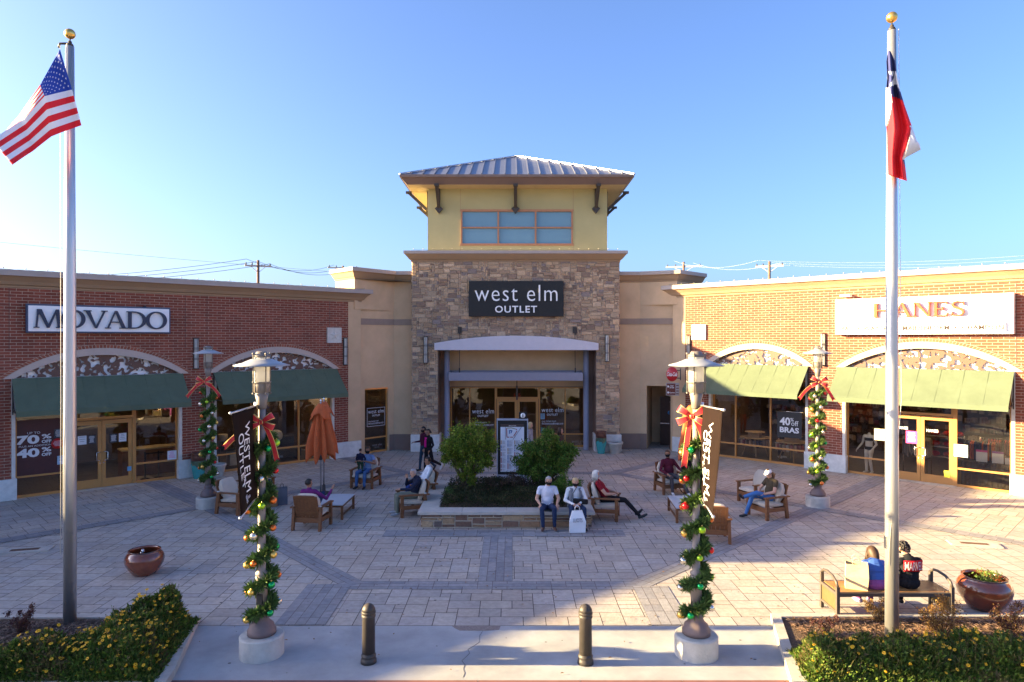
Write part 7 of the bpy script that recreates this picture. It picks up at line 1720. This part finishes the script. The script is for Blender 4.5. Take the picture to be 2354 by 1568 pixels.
t, _ = sheet(WL, 'window_notice', 'dark notice sheet with pale rim left of the foreground flagpole', 134, 996, .24, .30, M_ink, GLO + .03, lines=(9, M_inkw)); 
u = WL.u(131, GLO); z = WL.z(131, 1019, GLO); t = thing('round_sticker', 'round red sticker on the leftmost shop window', 'sticker', WL.w(u, GLO + .05, z), WL.rot)
q = MB(); q.T = Matrix.Rotation(R(90), 4, 'X'); q.lathe([(.001, 0), (.17, 0), (.17, .005), (.001, .005)], 28); q.build('disc', M_redst, t)
q = MB()
for i in range(5): q.box(-.12 + .02 * abs(i - 2), .12 - .02 * abs(i - 2), -.009, -.005, .075 - i * .037, .085 - i * .037)
q.build('printing', M_inkw, t)
sheet(WL, 'small_picture_card', 'small pale picture card low in the leftmost shop window', 142, 1057, .26, .28, mat('pale blue card', (.35, .47, .58), .6), GLO + .03, lines=(2, M_ink))
sheet(WL, 'watch_notice', 'white notice with a black watch picture on the left glass door', 188.5, 1012, .25, .29, M_paper, GLO + .0, lines=(3, M_ink)); sheet(WL, 'hours_notice', 'dark opening hours sheet on the left glass door, right of the white notice', 210.5, 1010, .24, .29, M_ink, GLO, lines=(10, M_inkw))
sheet(WL, 'dark_notice', 'dark text notice on the right glass door', 260.5, 1007, .23, .29, M_ink, GLO, lines=(10, M_inkw)); sheet(WL, 'mask_notice', 'white notice with a mask picture on the right glass door', 281.5, 1005, .23, .29, M_paper, GLO, lines=(4, M_ink))
sheet(WL, 'vip_card', 'pink and white card at the right edge of the first shop\'s window', 395, 1046, .30, .32, M_paper, GLO + .02, lines=(6, M_pink)); sheet(WL, 'door_sticker', 'small blue and white stickers low on the right glass door', 297, 1077, .13, .15, mat('sky blue sticker', (.12, .32, .5), .6), GLO)
for i, (s_, y) in enumerate((('COACH', 964), ('BOSS', 980), ('LACOSTE', 996), ('SCUDERIA', 1005), ('TOMMY', 1014))):
    pass
# "west elm" window lettering
def winword(W_, px, py, w_, label, out=-.17, m=None, hir=False, k2=.0):
    u = W_.u(px, out); z = W_.z(px, py, out); t = thing('window_lettering', label, 'lettering', W_.w(u, out, z), W_.rot)
    text('letters', 'west elm', m or M_inkw, t, 0, -.003, 0, w=w_, h=w_ * .21, space=1.1, bold=-.004, ext=.0015); text('letters', 'OUTLET', m or M_inkw, t, w_ * (0 if not k2 else k2), -.003, -w_ * .22, w=w_ * .5, h=w_ * .095, bold=.012, space=1.1, ext=.0015)
    if hir: text('letters', 'now hiring! email:', m or M_inkw, t, -w_ * .16, -.003, -w_ * .52, w=w_ * .66, h=w_ * .07, shear=.2, bold=.004, ext=.0015); text('letters', 'RLPatterson@wsgc.com', m or M_inkw, t, 0, -.003, -w_ * .62, w=w_ * .98, h=w_ * .075, shear=.2, bold=.004, ext=.0015); q = MB(); q.box(-w_ * .49, w_ * .49, -.005, -.002, -w_ * .672, -w_ * .664); q.build('underline', M_inkw, t)
    return t
WTs = Wall(0, BY + .12, 1, 0)
dimw = mat('faded vinyl', (.25, .26, .27), .6, amt=.02)
winword(WTs, 1110, 945, 1.02, 'white store name and hiring lettering on the left entrance window of the tower', .02, M_paper, True)
winword(WTs, 1269.5, 942, 1.02, 'white store name and hiring lettering on the right entrance window of the tower', .02, M_paper, True)
winword(WTs, 1329, 1014, .62, 'small faded store name low at the right end of the tower shop front', .02, dimw)
winword(WL, 632, 1050, .62, 'small faded store name low in the second bay of the shaded row', -.19, dimw)
Wc2 = Wall(Wc.o.x, Wc.o.y, Wc.U.x, Wc.U.y)
t = winword(Wc2, 864, 945, .84, 'white framed store name and hiring notice in the narrow corner window', -.09, M_paper, True); q = MB(); a, b_, c, d = -.48, .48, -.66, .16
for bx in ((a, b_, d - .015, d), (a, b_, c, c + .015), (a, a + .015, c, d), (b_ - .015, b_, c, d)): q.box(bx[0], bx[1], -.004, 0, bx[2], bx[3])
q.build('border', M_paper, t)
winword(Wc2, 866, 1022, .50, 'small faded store name at the foot of the narrow corner window', -.09, dimw)
sheet(WTs, 'window_card', 'small blue notice card under the store name on the right entrance window', 1247, 957, .20, .27, mat('blue grey card', (.20, .32, .40), .6), .02, lines=(5, M_ink)); sheet(WTs, 'blue_card', 'blue green card low on the right entrance window beside the shrub', 1247, 989, .17, .27, mat('teal card', (.07, .17, .18), .6), .02)
# hanes bay posters
t, _ = sheet(WR, 'sale_banner', 'black sale banner with big white letters hanging inside the sunlit shop window', 1814, 977, .98, 1.02, mat('charcoal banner', (.025, .026, .03), .6), GLO - .0)
text('lettering', '40', M_paper, t, -.17, -.012, .14, w=.42, h=.32, bold=.03); text('lettering', '%', M_paper, t, .11, -.012, .22, w=.13, h=.14, bold=.01); text('lettering', 'off', M_paper, t, .22, -.012, .08, w=.28, h=.20); text('lettering', 'BRAS', M_paper, t, .0, -.012, -.20, w=.76, h=.22, bold=.03)
q = MB(); q.tube([(-.52, -.01, .53), (.54, -.01, .53)], .014, 6); q.build('hanging_rod', M_chrome, t)
sheet(WR, 'white_notice', 'cream notice in the big shop window just left of the right flagpole', 2023, 999, .40, .42, mat('cream paper', (.62, .55, .38), .6), GLO + .02, lines=(6, M_inkw)); sheet(WR, 'pink_notice', 'hot pink notice on the left glass door of the sunlit shop', 2095, 1005, .36, .44, M_pink, GLO + .0, lines=(8, M_paper))
sheet(WR, 'yellow_sticker', 'small yellow and white sticker low on the right glass door of the sunlit shop', 2176, 1090, .17, .24, mat('yellow card', (.7, .6, .05), .6), GLO); sheet(WR, 'vip_poster', 'white and pink poster right of the sunlit shop\'s door', 2208, 1036, .40, .42, M_paper, GLO + .02, lines=(6, M_pink))
for px in (2074, 2143): u = WR.u(px, GLO); t = thing('door_lettering', 'small white brand lettering on the %s glass door leaf of the sunlit shop' % ('left' if px < 2100 else 'right'), 'lettering', WR.w(u, GLO + .03, WR.z(px, 983 + (px - 2074) * .1, GLO)), WR.rot); text('letters', 'HANES', M_paper, t, 0, 0, 0, w=.36, h=.10, bold=.03)
u = WR.u(2118, GLO); t = thing('street_number', 'pale street number on the glass above the sunlit shop door', 'number', WR.w(u, GLO + .03, 2.60), WR.rot); text('letters', '160', mat('faint number', (.16, .13, .10), .6), t, 0, 0, 0, w=.24, h=.13)
for i, (px, py, m) in enumerate(((2256, 1048, M_pink), (2293, 1054, mat('violet card', (.35, .12, .35), .6)), (2327 - 4, 1060, M_ink))):
    u = WR.u(px, -.5); t = thing('display_card', ['stand-up card with pink heading on the black table', 'stand-up card with violet heading on the black table', 'stand-up photo card at the right end of the black table'][i], 'card', WR.w(u, -.5, .88), WR.rot)
    q = MB(); q.box(-.16, .16, -.004, .004, 0, .40 if i < 2 else .28); q.build('sheet', M_paper, t); q = MB(); hh = .40 if i < 2 else .28; q.box(-.16, .16, -.008, -.004, hh - .07, hh); q.build('heading', m, t)
tb = thing('draped_table', 'table covered with a black pleated cloth behind the right end window', 'table', WR.w(V(2275), -.62, 0), WR.rot); q = MB(); q.box(-.85, .85, -.3, .3, .84, .87); q.build('table_top', M_blk, tb)
q = MB(); q.smooth = True
P = [(-.86, -.3), (.86, -.3)]
for i in range(60): a, b_ = i / 60, (i + 1) / 60; w_ = lambda s_, z: (-.86 + 1.72 * s_, -.31 - (.04 * math.sin(s_ * 62) * (1 - z / .86) + .03 * (1 - z / .86)), z); q.quad(w_(a, 0.01), w_(b_, 0.01), w_(b_, .86), w_(a, .86))
q.build('cloth', cloth('dark grey drape', (.035, .03, .028)), tb)
# clothes on rails and round tables inside the sunlit shop
rg = random.Random(12); GC = [(.5, .5, .55), (.2, .18, .2), (.35, .02, .03), (.05, .05, .06), (.4, .3, .28), (.02, .03, .09), (.5, .38, .33), (.3, .12, .16)]
M_gar = mat('garments', (1, 1, 1), .85, usecol=True, amt=.15, ns=12)
def rail(W_, u, inn, w_, label, z=1.5, hgt=.8, cols=GC, n=16):
    t = thing('clothes_rail', label, 'clothes rail', W_.w(u, -inn, 0), W_.rot, 'clothes rails inside the shops'); q = MB(); q.tube([(-w_ / 2, 0, 0), (-w_ / 2, 0, z), (w_ / 2, 0, z), (w_ / 2, 0, 0)], .015, 6); q.build('rail', M_chrome, t)
    for i in range(n):
        c = rg.choice(cols); x = -w_ / 2 + w_ * (i + .5) / n; h = hgt * rg.uniform(.75, 1.05); q = MB(); q.col = c; q.smooth = False; d = rg.uniform(.16, .24)
        q.prism([(-d, z - .12), (-.03, z - .03), (.03, z - .03), (d, z - .12), (d * .9, z - h), (-d * .9, z - h)], x - .02, x + .02, 'x'); q.build('garment', M_gar, t)
REDS = [(.4, .012, .015), (.3, .01, .02), (.02, .02, .03)]
rail(WR, V(2090), 1.0, .9, 'rail of grey hoodies seen through the sunlit shop door', cols=[(.28, .27, .26), (.2, .2, .21), (.35, .34, .33)])
rail(WR, V(2235), 1.3, .9, 'rail of dark and orange sports tops right of the sunlit shop door', cols=[(.02, .03, .08), (.5, .1, .02), (.03, .03, .04)]); rail(WR, V(2275), 2.2, 1.3, 'rail of red shirts deep inside the sunlit shop', cols=REDS)
sh = thing('shelf_unit', 'shelf with folded red shirts seen through the right glass door', 'shelf', WR.w(V(2150), -1.6, 0), WR.rot); q = MB()
for z in (.75, 1.12, 1.5): q.box(-.6, .6, -.2, .2, z, z + .03)
for x in (-.58, .58): q.tube([(x, -.18, 0), (x, -.18, 1.6)], .015, 6)
q.build('shelves', M_chrome, sh)
for z in (.78, 1.15, 1.53):
    for x in (-.35, .05, .38):
        q = MB(); q.ball((x, 0, z + .09), .15, 12, 8, (1.05, 1, .6)); q.build('folded_shirt', mat('red cotton', (.42, .012, .015), .85), sh)
def rtable(px, inn, label, n=26):
    t = thing('display_table', label, 'display table', WR.w(V(px, -inn), -inn, 0), WR.rot, 'round display tables in the sunlit shop'); q = MB(); q.lathe([(.001, .78), (.62, .78), (.62, .81), (.001, .81)], 32); q.build('table_top', mat('pale ply', (.40, .28, .16), .6), t)
    for k in range(4): a = math.pi / 2 * k + .5; q = MB(); q.beam((.28 * math.cos(a), .28 * math.sin(a), .78), (.52 * math.cos(a), .52 * math.sin(a), 0), .05, .03); q.build('leg', mat('pale ply', (.40, .28, .16), .6), t)
    q = MB(); q.box(-.25, .25, -.15, .15, .81, 1.02); q.lathe([(.001, 1.02), (.42, 1.02), (.42, 1.04), (.001, 1.04)], 24); q.build('upper_tier', mat('pale ply', (.40, .28, .16), .6), t)
    for i in range(n):
        a = 2 * math.pi * i / n; c = rg.choice(GC); q = MB(); q.col = c; q.T = Matrix.Rotation(a, 4, 'Z'); q.box(.5, .66, -.05, .04, rg.uniform(.42, .52), .72); q.build('hanging_garment', M_gar, t)
rtable(1735, 1.4, 'round display table with hanging underwear behind the left windows of the sunlit shop'); rtable(1820, 1.2, 'round display table with hanging underwear below the black sale banner')
wallg = MB()
for i in range(620):
    c = rg.choice([(.35, .24, .18), (.2, .12, .1), (.4, .33, .3), (.12, .02, .03), (.05, .04, .05), (.3, .15, .13)]); x = rg.uniform(a3, b4); z = .5 + .38 * int(rg.uniform(0, 7)) + rg.uniform(-.04, .04); wallg.col = c; wallg.box(x - .09, x + .09, 5.8, 5.86 + rg.uniform(0, .1), z, z + rg.uniform(.12, .26))
tag(wallg.build('wall_of_merchandise', M_gar, None, loc=WR.o, rotz=WR.rot), 'rows of underwear hanging on the back wall of the sunlit shop', 'merchandise', kind='stuff')
# homewares in the second bay of the shaded row
def cush2(px, inn, z, label, rz, m):
    t = thing('cushion', label, 'cushion', WL.w(U(px, -inn), -inn, z), WL.rot + rz, 'cushions in the shop window'); q = MB(); q.T = Matrix.Rotation(R(-20), 4, 'X'); q.smooth = True; vs, fs = ell_pts(Vector((0, 0, .22)), Vector((.27, 0, 0)), Vector((0, .09, 0)), Vector((0, 0, .25)), 16, 10); vs = [Vector((v.x * (1 + .25 * abs(v.z - .22) / .25 * .6), v.y, v.z)) for v in vs]; q.add(vs, fs); q.build('cover', m, t)
cush2(612, 1.0, .80, 'patterned pale cushion in the window beside the closed umbrella', .2, mat('pale linen', (.5, .48, .44), .9, amt=.25, ns=14)); cush2(634, 1.1, .84, 'plain pale cushion in the window beside the closed umbrella', -.3, mat('plain linen', (.42, .40, .37), .9))
sf = thing('sofa', 'dark sofa behind the window of the second bay', 'sofa', WL.w(U(625, -1.2), -1.2, 0), WL.rot); q = MB(); q.box(-1.1, 1.1, -.4, .4, .15, .5); q.build('seat', cloth('dark sofa', (.05, .045, .045)), sf, bevel=.04); q = MB(); q.box(-1.1, 1.1, .3, .5, .5, .95); q.build('backrest', cloth('dark sofa', (.05, .045, .045)), sf, bevel=.04)
for x in (-1.0, 1.0): q = MB(); q.box(x - .04, x + .04, -.3, .3, 0, .15); q.build('leg', M_black, sf)
tl = thing('table_lamp', 'drum shade table lamp in the left window of the second bay', 'lamp', WL.w(U(512, -.8), -.8, .75), WL.rot); q = MB(); q.lathe([(.19, .35), (.17, .60)], 24); q.build('lamp_shade', mat('linen shade', (.45, .40, .33), .9), tl); q = MB(); q.lathe([(.08, 0), (.1, .1), (.03, .25), (.02, .4)], 16); q.build('base', M_black, tl)
sd = thing('side_table', 'small metal side table with white drawers behind the second bay window', 'table', WL.w(U(530, -1.0), -1.0, 0), WL.rot); q = MB(); q.box(-.55, .3, -.25, .25, .72, .75); q.build('table_top', M_black, sd)
for x, y in ((-.53, -.23), (.28, -.23), (-.53, .23), (.28, .23)): q = MB(); q.box(x - .015, x + .015, y - .015, y + .015, 0, .72); q.build('leg', M_black, sd)
q = MB(); q.box(-.1, .28, -.2, .2, .1, .6); q.build('drawers', mat('white drawers', (.5, .5, .5), .6), sd)
ct = thing('shop_counter', 'wooden counter with a lit glass top seen behind the right window of the first shop', 'counter', WL.w(U(345, -1.8), -1.8, 0), WL.rot); q = MB(); q.box(-1.0, .9, -.35, .35, 0, .95); q.build('body', mat('walnut veneer', (.20, .10, .05), .5), ct); q = MB(); q.box(-1.02, .92, -.37, .37, .95, 1.0); q.build('counter_top', mat('cream top', (.5, .42, .28), .4), ct)
for i, px in enumerate((333, 364)):
    t = thing('queue_post', ['left black queue barrier post inside the first shop window', 'right black queue barrier post inside the first shop window'][i], 'barrier post', WL.w(U(px, -.75), -.75, 0), WL.rot, 'queue barrier posts'); q = MB(); q.lathe([(.16, 0), (.16, .02), (.03, .05), (.028, .95), (.035, .97), (.001, .98)], 18); q.build('post', M_black, t)
    if i == 0: q = MB(); q.box(.0, .62, -.005, .005, .88, .93); q.build('belt', M_black, t)
CL = [(WL, U(190), 1.6, 'left half of the first shaded shop'), (WL, U(330), 1.6, 'right half of the first shaded shop'), (WL, U(570), 1.6, 'left half of the second shaded shop'), (WL, U(690), 1.6, 'right half of the second shaded shop'),
      (WR, V(1690), 1.8, 'left part of the sunlit shop'), (WR, V(1800), 1.8, 'middle windows of the sunlit shop'), (WR, V(2000), 1.8, 'mannequin window of the sunlit shop'), (WR, V(2140), 1.8, 'doors of the sunlit shop'), (WR, V(2270), 1.8, 'right end window of the sunlit shop'),
      (WTs, -1.6, 1.8, 'left half of the tower shop'), (WTs, 2.2, 1.8, 'right half of the tower shop')]
for W_, u, inn, wh_ in CL:
    t = thing('ceiling_lamp', 'warm lit ceiling panel behind the ' + wh_, 'ceiling lamp', W_.w(u, -inn, 3.42 if W_ is not WTs else 2.9), W_.rot, 'lit ceiling panels inside the shops')
    q = MB(); q.box(-.6, .6, -.15, .15, 0, .03); q.build('diffuser', mat('warm lamp', (1, .70, .38), .5, emit=2.6), t); q = MB(); q.box(-.63, .63, -.18, .18, .03, .05); q.build('frame', M_white, t)
